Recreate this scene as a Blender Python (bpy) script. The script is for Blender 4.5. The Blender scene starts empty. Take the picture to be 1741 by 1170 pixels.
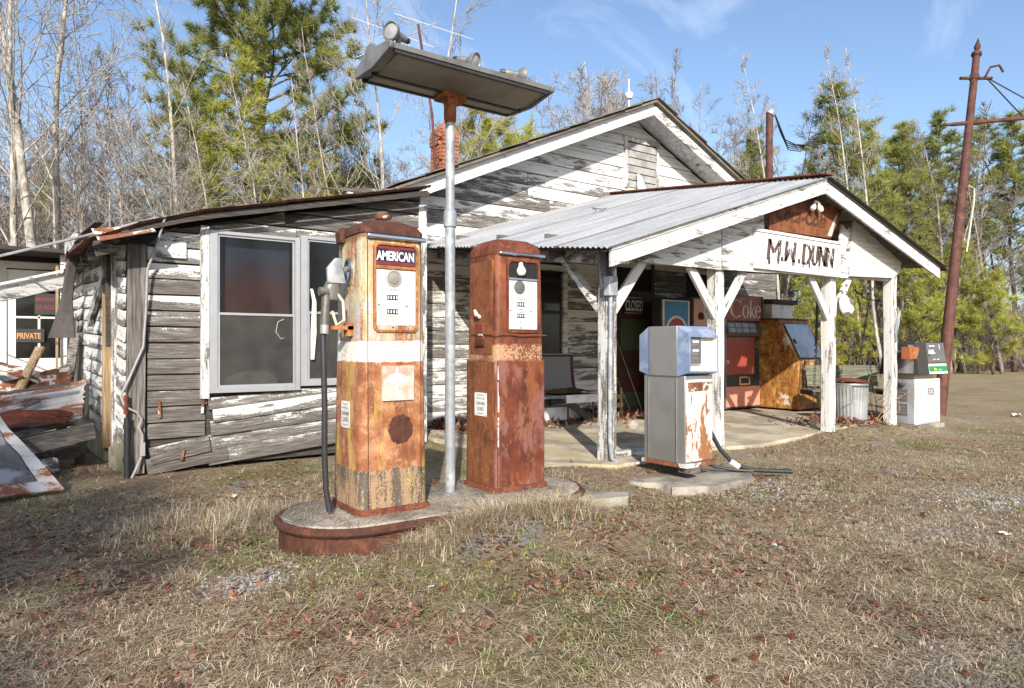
import bpy, math, random
import numpy as np
from mathutils import Vector, Matrix, noise as mnoise

random.seed(7)
SC = bpy.context.scene
COL = SC.collection
R = math.radians

# ------------------------------------------------------------------ camera
F_PX, CX, CY, EYE = 1160.0, 870.0, 590.0, 1.15          # focal length and centre for a 1741 px wide frame
TH = math.atan2(1160, 1630)                              # the store front (world X) against the picture plane
FW = Vector((math.sin(TH), math.cos(TH), 0)); RT = Vector((math.cos(TH), -math.sin(TH), 0))
cam_d = bpy.data.cameras.new('camera'); cam = bpy.data.objects.new('camera', cam_d); COL.objects.link(cam)
cam.location = (0, 0, EYE); cam.rotation_euler = (R(90), 0, -TH)
cam_d.sensor_width = 36; cam_d.lens = F_PX / 1741 * 36; cam_d.shift_y = 5 / 1741
cam_d.clip_end = 2000
SC.camera = cam

# ------------------------------------------------------------------ sky, sun, exposure
SUN_EL = 29.0
SUN_DIR = Vector((-0.534, -0.845, 0)).normalized()       # from the scene towards the sun (behind the camera)
world = bpy.data.worlds.new('World'); SC.world = world; world.use_nodes = True
wn = world.node_tree; wn.nodes.clear()
sky = wn.nodes.new('ShaderNodeTexSky'); sky.sky_type = 'NISHITA'; sky.sun_disc = False
sky.sun_elevation = R(SUN_EL); sky.sun_rotation = math.atan2(SUN_DIR.x, SUN_DIR.y)
sky.altitude = 60; sky.air_density = 1.0; sky.dust_density = 1.5; sky.ozone_density = 2.4
wtc = wn.nodes.new('ShaderNodeTexCoord')
wmp = wn.nodes.new('ShaderNodeMapping'); wmp.inputs['Rotation'].default_value = (0.3, 0.5, 0.9); wmp.inputs['Scale'].default_value = (.8, 3.0, 2.4)
wno = wn.nodes.new('ShaderNodeTexNoise'); wno.inputs['Scale'].default_value = 1.5; wno.inputs['Detail'].default_value = 8; wno.inputs['Roughness'].default_value = 0.6; wno.inputs['Distortion'].default_value = 0.6
wrp = wn.nodes.new('ShaderNodeValToRGB'); wrp.color_ramp.elements[0].position = 0.53; wrp.color_ramp.elements[0].color = (0, 0, 0, 1); wrp.color_ramp.elements[1].position = 0.8; wrp.color_ramp.elements[1].color = (.42, .42, .42, 1)
wmx = wn.nodes.new('ShaderNodeMix'); wmx.data_type = 'RGBA'; wmx.inputs[7].default_value = (7.5, 7.8, 8.4, 1)
wbg = wn.nodes.new('ShaderNodeBackground'); wbg.inputs['Strength'].default_value = 0.125
wou = wn.nodes.new('ShaderNodeOutputWorld')
L = wn.links.new
L(wtc.outputs['Generated'], wmp.inputs['Vector']); L(wmp.outputs[0], wno.inputs['Vector']); L(wno.outputs['Fac'], wrp.inputs[0])
L(wrp.outputs[0], wmx.inputs[0]); L(sky.outputs[0], wmx.inputs[6]); L(wmx.outputs[2], wbg.inputs[0]); L(wbg.outputs[0], wou.inputs[0])
sun_d = bpy.data.lights.new('sun', 'SUN'); sun = bpy.data.objects.new('sun', sun_d); COL.objects.link(sun)
sun_d.energy = 4.2; sun_d.angle = R(0.55); sun_d.color = (1.0, 0.93, 0.82)
sv = Vector((SUN_DIR.x * math.cos(R(SUN_EL)), SUN_DIR.y * math.cos(R(SUN_EL)), math.sin(R(SUN_EL))))
sun.rotation_euler = sv.to_track_quat('Z', 'Y').to_euler(); sun.location = sv * 60
SC.view_settings.view_transform = 'Standard'; SC.view_settings.look = 'None'
SC.view_settings.exposure = 0.8; SC.view_settings.gamma = 1.0; SC.view_settings.use_curve_mapping = False
SC.render.engine = 'CYCLES'
SC.cycles.max_bounces = 6; SC.cycles.diffuse_bounces = 3; SC.cycles.glossy_bounces = 3; SC.cycles.transparent_max_bounces = 12
SC.cycles.use_denoising = True

# trees across the road behind the camera: across and along the sun's direction, height, kind
SHADE = [(-3.5, -32.4, 20, 0, 'tall round-headed pine across the road, left of the camera'),
         (-4.4, -18.8, 15, 4, 'pine across the road, second from the left behind the camera'), (-5.8, -18, 14.5, 4, 'pine across the road, far left of the camera'), (-2.0, -24, 15, 14, 'bare tree across the road behind the pines'), (.3, -20, 12.4, 14, 'twiggy bare tree across the road, nearest the camera')]

# ------------------------------------------------------------------ node helpers
class Nd:
    def __init__(s, name):
        s.m = bpy.data.materials.new(name); s.m.use_nodes = True; s.t = s.m.node_tree; s.t.nodes.clear()
    def put(s, sock, v):
        if isinstance(v, bpy.types.NodeSocket): s.t.links.new(v, sock)
        elif v is not None:
            if isinstance(v, (tuple, list)) and len(v) == 3 and sock.type == 'RGBA': v = (*v, 1)
            sock.default_value = v
    def n(s, t, ins=None, **kw):
        nd = s.t.nodes.new('ShaderNode' + t)
        for k, v in kw.items(): setattr(nd, k, v)
        for k, v in (ins or {}).items(): s.put(nd.inputs[k], v)
        return nd
    def obj(s): return s.n('TexCoord').outputs['Object']
    def pos(s): return s.n('NewGeometry').outputs['Position']
    def rnd(s): return s.n('ObjectInfo').outputs['Random']
    def oattr(s, name): return s.n('Attribute', attribute_type='OBJECT', attribute_name=name).outputs['Fac']
    def vattr(s, name): return s.n('Attribute', attribute_type='GEOMETRY', attribute_name=name).outputs['Color']
    def mp(s, v, scale=(1, 1, 1), loc=(0, 0, 0), rot=(0, 0, 0)):
        return s.n('Mapping', {'Vector': v, 'Scale': scale, 'Location': loc, 'Rotation': rot}).outputs[0]
    def noise(s, v, scale, detail=4, rough=.55, dist=0):
        f = s.n('TexNoise', {'Vector': v, 'Scale': scale, 'Detail': detail, 'Roughness': rough, 'Distortion': dist}).outputs['Fac']
        return s.ma('MULTIPLY_ADD', f, 1.75, -.375, clamp=True)
    def vor(s, v, scale, feature='F1'):
        return s.n('TexVoronoi', {'Vector': v, 'Scale': scale}, feature=feature).outputs['Distance']
    def ramp(s, f, stops, interp='LINEAR'):
        nd = s.n('ValToRGB', {0: f}); cr = nd.color_ramp; cr.interpolation = interp
        while len(cr.elements) < len(stops): cr.elements.new(.5)
        for e, (p, c) in zip(cr.elements, stops):
            e.position = p; e.color = (c, c, c, 1) if isinstance(c, (int, float)) else (*c, 1)
        return nd.outputs[0]
    def mix(s, f, a, b, mode='MIX'):
        nd = s.n('Mix', data_type='RGBA', blend_type=mode); s.put(nd.inputs[0], f); s.put(nd.inputs[6], a); s.put(nd.inputs[7], b)
        return nd.outputs[2]
    def ma(s, op, a, b=None, c=None, clamp=False):
        nd = s.n('Math', operation=op, use_clamp=clamp)
        for i, v in enumerate((a, b, c)):
            if v is not None: s.put(nd.inputs[i], v)
        return nd.outputs[0]
    def step(s, v, a, b):
        return s.n('MapRange', {'Value': v, 'From Min': a, 'From Max': b, 'To Min': 0.0, 'To Max': 1.0}, interpolation_type='SMOOTHSTEP').outputs[0]
    def band(s, v, a, b, soft=.01):
        return s.ma('MULTIPLY', s.step(v, a - soft, a + soft), s.ma('SUBTRACT', 1.0, s.step(v, b - soft, b + soft)))
    def sep(s, v): return s.n('SeparateXYZ', {0: v}).outputs
    def addv(s, v, f):
        c = s.n('CombineXYZ', {0: f, 1: f, 2: f}).outputs[0]
        return s.n('VectorMath', {0: v, 1: c}, operation='ADD').outputs[0]
    def jit(s, v=None):
        return s.addv(v if v is not None else s.obj(), s.ma('MULTIPLY', s.rnd(), 37.0))
    def bump(s, h, strength=.4, dist=.01):
        return s.n('Bump', {'Height': h, 'Strength': strength, 'Distance': dist}).outputs[0]
    def fin(s, color, rough=.8, metal=0.0, normal=None, spec=None, **kw):
        b = s.n('BsdfPrincipled')
        s.put(b.inputs['Base Color'], color); s.put(b.inputs['Roughness'], rough); s.put(b.inputs['Metallic'], metal)
        if normal is not None: s.put(b.inputs['Normal'], normal)
        if spec is not None: s.put(b.inputs['Specular IOR Level'], spec)
        for k, v in kw.items(): s.put(b.inputs[k], v)
        o = s.n('OutputMaterial'); s.t.links.new(b.outputs[0], o.inputs[0])
        return s.m

M = {}
def m_plain(key, col, rough=.7, metal=0.0, vary=.25, scale=14.0, dirt=None, bump=.15, spec=None):
    d = Nd(key); v = d.jit(); n = d.noise(v, scale, 6, .65); n2 = d.noise(v, scale * .23, 4, .6)
    lo = tuple(c * (1 - vary) for c in col); hi = tuple(min(1, c * (1 + vary * .6)) for c in col)
    c = d.mix(n, lo, hi)
    if dirt: c = d.mix(d.ma('MULTIPLY', d.step(n2, .48, .68), .75), c, dirt)
    M[key] = d.fin(c, rough, metal, d.bump(n, bump, .004), spec)

def m_paintwood(key, axis='x', grad=.34):
    """White paint flaking off grey weathered wood; obj['wear'] says how much is gone."""
    d = Nd(key); o = d.obj(); v = d.jit(o)
    sc = {'x': (1, 3, 1), 'z': (3, 3, 1)}[axis]
    if axis == 'x': a, b, c3 = (1.3, 3, 7), (3.0, 10, 70), (.8, 8, 34)
    else: a, b, c3 = (7, 7, 1.3), (70, 70, 3.0), (34, 34, .8)
    n1 = d.noise(d.mp(v, a), 1.7, 9, .70, .3)
    n2 = d.noise(d.mp(v, b), 1.6, 7, .68)
    n3 = d.noise(v, 75, 4, .7)
    n4 = d.noise(d.mp(v, c3), 1.0, 3, .5)
    s = d.ma('ADD', d.ma('MULTIPLY', n1, .60), d.ma('ADD', d.ma('MULTIPLY', n2, .22), d.ma('MULTIPLY', n3, .20)))
    if grad:
        z = d.sep(o)[2]
        g = d.ma('MULTIPLY', d.ma('SUBTRACT', d.ma('MULTIPLY', z, 6.8), .45), grad)
        s = d.ma('ADD', s, g)
    th = d.ma('MULTIPLY_ADD', d.oattr('wear'), .50, .27)
    e_ = d.ma('SUBTRACT', s, th); pm = d.step(e_, -.015, .03); film = d.step(e_, -.20, .01)
    wood = d.ramp(n2, [(.12, (.016, .013, .012)), (.36, (.06, .051, .045)), (.60, (.135, .12, .108)), (.9, (.27, .25, .232))])
    wood = d.mix(d.ma('MULTIPLY', d.step(n4, .5, .85), .6), wood, (.045, .033, .027))
    wood = d.mix(d.ma('MULTIPLY', d.rnd(), .25), wood, (.17, .155, .145))
    crk = d.noise(d.mp(v, (1.1, 5, 95) if axis == 'x' else (95, 95, 1.1)), 1.5, 4, .6); wood = d.mix(d.ma('MULTIPLY', d.step(crk, .64, .74), .8), wood, (.012, .010, .009))
    paint = d.mix(d.ma('MULTIPLY', d.step(d.noise(d.mp(v, c3), .8, 6, .7), .30, .80), .75), (.66, .66, .65), (.40, .385, .36))
    paint = d.mix(d.ma('MULTIPLY', d.step(n3, .62, .9), .45), paint, (.33, .31, .29))
    wood = d.mix(d.ma('MULTIPLY', film, d.ma('MULTIPLY_ADD', n3, .42, .04)), wood, (.40, .39, .375))
    paint = d.mix(d.ma('MULTIPLY', d.step(crk, .70, .78), .55), paint, (.16, .145, .13))
    col = d.mix(pm, wood, paint)
    h = d.ma('ADD', d.ma('MULTIPLY', pm, .6), d.ma('MULTIPLY', n2, .55))
    M[key] = d.fin(col, d.ma('MULTIPLY_ADD', pm, -.25, .9), 0, d.bump(h, .7, .003))
m_paintwood('clapboard', 'x', .32); m_paintwood('gable_board', 'x', .08); m_paintwood('painted_board', 'x', 0); m_paintwood('painted_post', 'z', 0)

def m_wood(key, axis, cols):
    d = Nd(key); v = d.jit()
    a, b = ((2.0, 12, 42), (.7, 3, 6)) if axis == 'x' else (((42, 42, 2.0), (6, 6, .7)) if axis == 'z' else ((42, 2.0, 42), (6, .7, 6)))
    n = d.noise(d.mp(v, a), 1.6, 6, .62); n2 = d.noise(d.mp(v, b), 1.5, 4, .6)
    c = d.ramp(n, [(.25, cols[0]), (.5, cols[1]), (.8, cols[2])])
    c = d.mix(d.ma('MULTIPLY', d.step(n2, .45, .7), .5), c, cols[0])
    c = d.mix(d.ma('MULTIPLY', d.rnd(), .3), c, cols[1])
    M[key] = d.fin(c, .88, 0, d.bump(n, .6, .004))
GREYW = [(.03, .026, .023), (.13, .115, .105), (.29, .265, .245)]
m_wood('grey_wood', 'x', GREYW); m_wood('grey_wood_v', 'z', GREYW); m_wood('grey_wood_y', 'y', GREYW)
m_wood('dark_wood', 'x', [(.018, .015, .013), (.05, .042, .036), (.12, .10, .085)])
m_wood('tan_wood_v', 'z', [(.16, .10, .055), (.33, .23, .13), (.52, .40, .26)])
m_wood('green_wood', 'x', [(.075, .08, .055), (.15, .155, .115), (.24, .24, .18)])

def m_rust(key, base, dark, light, streak=.5, rough=.75, extra=None):
    d = Nd(key); v = d.jit(); st = d.noise(d.mp(v, (11, 11, .9)), 1.6, 8, .7); n = d.noise(v, 6, 10, .74, .4); n2 = d.noise(d.mp(v, loc=(4, 7, 1)), 11, 9, .74); f = d.noise(v, 120, 3, .7)
    c = d.ramp(n, [(.25, dark), (.42, tuple((x + y) / 2 for x, y in zip(dark, base))), (.47, base), (.62, base), (.68, light)])
    c = d.mix(d.ma('MULTIPLY', d.step(st, .52, .60), streak), c, dark)
    c = d.mix(d.ma('MULTIPLY', d.step(n2, .60, .66), .5), c, light)
    c = d.mix(d.ma('MULTIPLY', d.step(f, .62, .74), .5), c, tuple(x * .6 for x in dark))
    if extra: c = d.mix(d.step(d.noise(v, 3.2, 8, .7), extra[1], extra[1] + .05), c, extra[0])
    M[key] = d.fin(c, rough, 0, d.bump(d.ma('ADD', n, f), .6, .004), .35)
m_rust('rust_red', (.17, .046, .022), (.065, .02, .012), (.25, .085, .04))
m_rust('rust_side', (.215, .075, .03), (.10, .033, .016), (.30, .125, .055), .55)
m_rust('rust_orange', (.38, .15, .05), (.17, .05, .02), (.52, .26, .09))
m_rust('rust_pole', (.105, .042, .032), (.05, .021, .018), (.16, .07, .052), .3)
m_rust('rust_dark', (.085, .03, .018), (.04, .017, .012), (.14, .055, .03))
m_rust('rust_tin', (.20, .075, .04), (.11, .04, .02), (.28, .13, .07), .4, .7, ((.52, .51, .47), .5))
m_rust('roof_rust', (.19, .085, .05), (.06, .033, .025), (.28, .15, .095), .5)
m_plain('galvanized', (.50, .525, .55), .42, .55, .22, 9, (.33, .34, .35))
m_plain('galv_paint', (.28, .305, .335), .5, .2, .35, 24, (.47, .48, .48), .3)
m_plain('nozzle_metal', (.20, .185, .165), .5, .4, .4, 18, (.10, .09, .08), .3)
m_plain('vent_slat', (.42, .41, .40), .7, 0, .25, 14, (.25, .24, .23))
m_plain('light_grey_metal', (.40, .40, .40), .5, .35, .18, 10, (.25, .24, .22))
m_plain('canopy_metal', (.24, .24, .24), .55, .3, .25, 7, (.13, .125, .12), .3)
m_plain('lens_panel', (.30, .285, .255), .55, 0, .35, 3.5, (.14, .12, .10))
m_plain('dark_metal', (.045, .042, .04), .5, .4, .3, 20)
m_plain('chrome', (.66, .66, .68), .2, 1, .12, 12, (.35, .33, .31))
m_plain('aluminium', (.40, .41, .43), .42, .4, .15, 12, (.42, .42, .42))
m_plain('rubber', (.022, .023, .026), .55, 0, .3, 30)
m_plain('cable', (.30, .29, .28), .6, 0, .3, 30)
m_plain('black_pipe', (.018, .018, .02), .45, 0, .3, 30)
m_plain('white_enamel', (.72, .73, .72), .3, 0, .08, 16, (.50, .46, .40), .05)
m_plain('white_sheet', (.66, .66, .645), .5, 0, .12, 9, (.45, .42, .37))
m_plain('white_board', (.72, .72, .705), .7, 0, .08, 20, (.62, .60, .55), .2)
m_plain('black_ink', (.03, .03, .03), .6, 0, .2)
m_plain('grey_ink', (.22, .22, .22), .6, 0, .2)
m_plain('faded_ink', (.52, .46, .42), .7, 0, .2)
m_plain('red_ink', (.33, .045, .035), .5, 0, .2)
m_plain('orange_ink', (.50, .25, .10), .6, 0, .15)
m_plain('cream_ink', (.66, .56, .42), .6, 0, .15)
m_plain('pale_ink', (.68, .74, .80), .5, 0, .1)
m_plain('purple_ink', (.085, .055, .052), .8, 0, .4, 30)
m_plain('navy_glass', (.016, .016, .06), .18, 0, .3, 12, (.04, .01, .02))
m_plain('maroon_glass', (.17, .025, .03), .25, 0, .3, 12)
m_plain('blue_paint', (.16, .215, .34), .5, 0, .25, 26, (.27, .32, .43))
m_plain('stainless', (.42, .41, .40), .38, .75, .1, 5, (.34, .33, .32), .05)
m_plain('coke_red', (.33, .068, .045), .45, 0, .15, 6, (.29, .10, .07))
m_plain('coke_pale', (.62, .27, .19), .5, 0, .12, 6, (.55, .22, .15))
m_plain('coke_dark', (.035, .035, .037), .5, 0, .3, 9, (.08, .075, .07))
m_plain('grey_plastic', (.12, .115, .11), .45, 0, .3, 16)
m_plain('pepsi_blue', (.03, .19, .42), .4, 0, .1, 9)
m_plain('pepsi_red', (.33, .03, .03), .4, 0, .1, 9)
m_plain('pink_sign', (.62, .33, .28), .5, 0, .12, 9)
m_plain('green_sign', (.02, .21, .07), .35, 0, .12, 9)
m_plain('yellow_ink', (.75, .55, .05), .5, 0, .1)
m_plain('dark_red', (.075, .018, .013), .6, 0, .3, 6, (.03, .012, .01))
m_plain('dark_grey', (.035, .033, .03), .7, 0, .3, 9)
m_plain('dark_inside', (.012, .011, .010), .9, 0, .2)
m_plain('olive_box', (.06, .08, .045), .6, 0, .3, 9)
def m_curtain_sky_tint():
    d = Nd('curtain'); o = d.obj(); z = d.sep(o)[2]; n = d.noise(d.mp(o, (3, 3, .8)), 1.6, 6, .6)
    g = d.step(d.ma('ADD', z, d.ma('MULTIPLY', n, .25)), 1.75, 2.25); c = d.mix(g, d.mix(n, (.085, .030, .024), (.17, .062, .05)), d.mix(n, (.035, .045, .085), (.075, .09, .15)))  # maroon cloth; navy top paints in the sky reflected by the pane
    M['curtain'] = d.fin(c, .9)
m_curtain_sky_tint()
m_plain('pale_curtain', (.55, .52, .47), .9, 0, .25, 8)
m_plain('cushion', (.19, .10, .03), .9, 0, .5, 12, (.04, .03, .02), .6)
m_plain('bulb', (.75, .73, .68), .15, 0, .06, 12)
m_plain('orange_box', (.33, .10, .035), .6, 0, .2, 12)
m_plain('faded_sticker', (.50, .46, .41), .6, 0, .3, 26, (.40, .24, .15), .1)
m_plain('felt', (.10, .10, .11), .95, 0, .6, 9, (.32, .33, .37), .6)
m_plain('old_rubber', (.07, .062, .058), .9, 0, .4, 22)
m_plain('stone', (.34, .32, .29), .9, 0, .3, 14)
m_plain('brown_needles', (.13, .045, .022), .9, 0, .4, 40)
m_plain('copper_wire', (.22, .09, .04), .6, .3, .3)

def m_concrete(key, col, dark, moss=None):
    d = Nd(key); v = d.pos(); n = d.noise(v, 2.2, 7, .65); f = d.noise(v, 60, 5, .7); g = d.noise(v, 240, 2, .6)
    c = d.mix(d.step(n, .35, .68), dark, col)
    c = d.mix(d.ma('MULTIPLY', d.step(f, .52, .7), .35), c, dark)
    if moss: c = d.mix(d.ma('MULTIPLY', d.step(d.noise(v, 1.3, 5, .6), .5, .66), .7), c, moss)
    M[key] = d.fin(c, .92, 0, d.bump(d.ma('ADD', f, g), .4, .004))
m_concrete('concrete', (.52, .45, .345), (.27, .23, .175), (.38, .31, .17))
m_concrete('island_concrete', (.36, .32, .265), (.15, .135, .115))
m_concrete('footing', (.36, .33, .28), (.16, .16, .10), (.14, .16, .06))

def m_ground():
    d = Nd('ground'); p = d.pos()
    n1 = d.noise(p, .55, 5, .6); n2 = d.noise(d.mp(p, loc=(11, 5, 0)), .9, 5, .62); n3 = d.noise(d.mp(p, loc=(3, 21, 0)), 1.3, 4, .6)
    f = d.noise(p, 38, 6, .7); ff = d.noise(p, 150, 3, .7); fib = d.noise(p, 16, 8, .75, 2.5)
    soil = d.ramp(f, [(.1, (.085, .055, .038)), (.5, (.33, .225, .16)), (.9, (.55, .43, .32))])
    straw = d.ramp(fib, [(.15, (.22, .165, .11)), (.5, (.52, .43, .31)), (.85, (.76, .66, .51))])
    moss = d.ramp(f, [(.15, (.085, .08, .032)), (.5, (.18, .185, .065)), (.85, (.32, .315, .12))])
    grav = d.ramp(d.vor(p, 70), [(.1, (.11, .105, .10)), (.4, (.26, .25, .24)), (.7, (.42, .41, .39))])
    c = d.mix(d.ma('MULTIPLY', d.step(n1, .40, .70), .8), soil, straw)
    olive = d.ramp(fib, [(.15, (.13, .11, .058)), (.5, (.33, .285, .165)), (.85, (.54, .475, .31))]); c = d.mix(d.ma('MULTIPLY', d.step(n2, .30, .55), .65), c, olive)
    c = d.mix(d.ma('MULTIPLY', d.step(n2, .56, .74), .75), c, moss)
    c = d.mix(d.ma('MULTIPLY', d.step(n3, .66, .78), .85), c, grav)
    x = d.sep(p)[0]
    far = d.step(x, 9.0, 15.0)
    c = d.mix(d.ma('MULTIPLY', far, .8), c, d.mix(d.step(n2, .45, .6), d.mix(fib, (.26, .19, .115), (.48, .385, .255)), (.30, .25, .15)))
    M['ground'] = d.fin(c, .97, 0, d.bump(d.ma('ADD', d.ma('MULTIPLY', f, .8), d.ma('ADD', fib, ff)), .9, .02), .1)
m_ground()

def m_tint(key, rough=.8, trans=.0, spec=.2):
    d = Nd(key); c = d.vattr('tint')
    b = d.n('BsdfPrincipled', {'Base Color': c, 'Roughness': rough, 'Specular IOR Level': spec})
    o = d.n('OutputMaterial')
    if trans:
        t = d.n('BsdfTranslucent', {'Color': c}); mx = d.n('MixShader', {0: trans}); d.t.links.new(b.outputs[0], mx.inputs[1]); d.t.links.new(t.outputs[0], mx.inputs[2]); d.t.links.new(mx.outputs[0], o.inputs[0])
    else: d.t.links.new(b.outputs[0], o.inputs[0])
    M[key] = d.m
m_tint('litter', .85, .12); m_tint('blades', .75, .2); m_tint('weed_leaf', .6, .25)

def m_needles(key, a, b, c3):
    d = Nd(key); n = d.noise(d.pos(), .8, 4, .6); r = d.rnd(); f = d.noise(d.pos(), 9, 3, .6)
    c = d.mix(d.step(d.ma('ADD', d.ma('MULTIPLY', n, .7), d.ma('MULTIPLY', r, .3)), .34, .62), a, b)
    c = d.mix(d.ma('MULTIPLY', d.step(f, .5, .72), .6), c, c3)
    bs = d.n('BsdfPrincipled', {'Base Color': c, 'Roughness': .6, 'Specular IOR Level': .25}); t = d.n('BsdfTranslucent', {'Color': c})
    mx = d.n('MixShader', {0: .38}); o = d.n('OutputMaterial')
    d.t.links.new(bs.outputs[0], mx.inputs[1]); d.t.links.new(t.outputs[0], mx.inputs[2]); d.t.links.new(mx.outputs[0], o.inputs[0])
    M[key] = d.m
m_needles('needles', (.19, .225, .06), (.34, .36, .10), (.44, .42, .15))
m_needles('needles_yellow', (.30, .32, .065), (.46, .47, .10), (.54, .50, .16))

def m_bark(key, cols, zs=1.5):
    d = Nd(key); v = d.jit(); n = d.noise(d.mp(v, (5, 5, zs)), 2.5, 6, .65); l = d.noise(v, 1.1, 4, .6)
    c = d.ramp(n, [(.3, cols[0]), (.5, cols[1]), (.7, cols[2])])
    c = d.mix(d.ma('MULTIPLY', d.step(l, .45, .7), .4), c, cols[0])
    M[key] = d.fin(c, .9, 0, d.bump(n, .5, .02))
m_bark('bark_pale', [(.17, .15, .13), (.34, .305, .265), (.50, .46, .41)])
m_bark('bark_grey', [(.12, .098, .088), (.23, .195, .175), (.34, .30, .27)])
m_bark('bark_pine', [(.05, .036, .028), (.12, .085, .062), (.21, .155, .115)])

def m_tin_roof():
    d = Nd('tin_roof'); p = d.pos(); st = d.noise(d.mp(p, (.5, 5, .5)), 1.4, 6, .6); n = d.noise(p, 1.2, 6, .65); f = d.noise(p, 40, 4, .7)
    c = d.ramp(st, [(.2, (.25, .26, .275)), (.5, (.36, .37, .385)), (.85, (.47, .475, .485))])
    c = d.mix(d.ma('MULTIPLY', d.step(n, .56, .72), .55), c, (.33, .33, .34))
    c = d.mix(d.ma('MULTIPLY', d.step(f, .68, .74), .8), c, (.20, .10, .06))
    M['tin_roof'] = d.fin(c, .5, .25, d.bump(f, .1, .003))
m_tin_roof()

def m_pump_old():
    """Cream-yellow upper half, white band, rust below, black and yellow flakes at the foot."""
    d = Nd('pump_old_paint'); o = d.obj(); x, y, z = d.sep(o)
    st = d.noise(d.mp(o, (9, 9, 1.3)), 1.3, 8, .70); st2 = d.noise(d.mp(o, (14, 14, 2.6), (4, 2, 7)), 1.3, 8, .70); n = d.noise(o, 5, 8, .68); f = d.noise(o, 70, 4, .72); big = d.noise(d.mp(o, (4, 4, 1.2), (1, 9, 3)), 1.2, 5, .6)
    wob = d.ma('MULTIPLY', d.ma('SUBTRACT', d.noise(o, 18, 4, .6), .5), .02)
    zz = d.ma('ADD', z, wob)
    rust = d.ramp(n, [(.2, (.15, .045, .02)), (.42, (.30, .11, .045)), (.62, (.40, .185, .085)), (.85, (.48, .29, .165))])
    rust = d.mix(d.ma('MULTIPLY', d.step(st, .54, .64), .6), rust, (.15, .05, .024))
    pit = d.noise(o, 150, 3, .7); n9 = d.noise(d.mp(o, loc=(3, 8, 2)), 13, 10, .74)
    rust = d.mix(d.ma('MULTIPLY', d.step(n9, .56, .63), .55), rust, (.50, .30, .17)); rust = d.mix(d.ma('MULTIPLY', d.step(n9, .44, .38), .5), rust, (.20, .065, .03))
    rust = d.mix(d.ma('MULTIPLY', d.step(pit, .60, .70), .55), rust, (.11, .035, .018))
    rust = d.mix(d.ma('MULTIPLY', d.step(f, .58, .9), .45), rust, (.15, .05, .025))
    rust = d.mix(d.ma('MULTIPLY', d.step(big, .52, .66), .6), rust, (.50, .36, .07))
    upper = d.ramp(st2, [(.3, (.30, .25, .13)), (.5, (.46, .38, .19)), (.72, (.56, .53, .46))])
    upper = d.mix(d.ma('MULTIPLY', d.step(big, .45, .62), .55), upper, (.42, .40, .34))
    upper = d.mix(d.step(d.ma('ADD', d.ma('MULTIPLY', st, .75), d.ma('MULTIPLY', f, .25)), .50, .58), upper, d.mix(n, (.13, .035, .016), (.43, .17, .055)))
    bl = d.ma('MULTIPLY', d.step(d.ma('ADD', d.ma('MULTIPLY', st2, .6), d.ma('MULTIPLY', f, .4)), .50, .56), d.band(zz, .98, 1.22, .06))
    upper = d.mix(d.ma('MULTIPLY', bl, .8), upper, d.mix(f, (.10, .13, .28), (.62, .62, .62)))
    white = d.mix(d.step(d.ma('ADD', d.ma('MULTIPLY', f, .5), d.ma('MULTIPLY', n, .5)), .57, .62), (.70, .685, .64), (.50, .38, .26))
    foot = d.mix(d.step(d.ma('ADD', d.ma('MULTIPLY', st2, .6), d.ma('MULTIPLY', f, .4)), .46, .52), d.mix(n, (.42, .24, .12), (.27, .21, .14)), d.mix(f, (.03, .03, .033), (.16, .13, .10)))
    foot = d.mix(d.step(d.ma('MULTIPLY', st, f), .42, .46), foot, (.58, .45, .07))
    foot = d.mix(d.ma('MULTIPLY', d.step(pit, .58, .7), .5), foot, (.10, .05, .03)); upper = d.mix(d.ma('MULTIPLY', d.step(pit, .62, .72), .55), upper, (.16, .06, .03)); upper = d.mix(d.ma('MULTIPLY', d.step(n9, .60, .66), .6), upper, (.40, .19, .08)); white = d.mix(d.ma('MULTIPLY', d.step(pit, .66, .74), .6), white, (.33, .19, .11))
    c = d.mix(d.step(zz, .245, .255), foot, rust)
    c = d.mix(d.band(zz, .865, .985, .004), c, white)
    c = d.mix(d.step(zz, .985, .992), c, upper)
    c = d.mix(d.ma('MULTIPLY', d.step(d.ma('ADD', z, d.ma('MULTIPLY', n, .1)), 1.60, 1.64), .8), c, d.mix(n, (.07, .024, .016), (.20, .07, .03)))
    M['pump_old_paint'] = d.fin(c, .62, 0, d.bump(d.ma('ADD', n, d.ma('ADD', d.ma('MULTIPLY', f, .6), d.ma('MULTIPLY', pit, .5))), .6, .004), .4)
m_pump_old()

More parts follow.
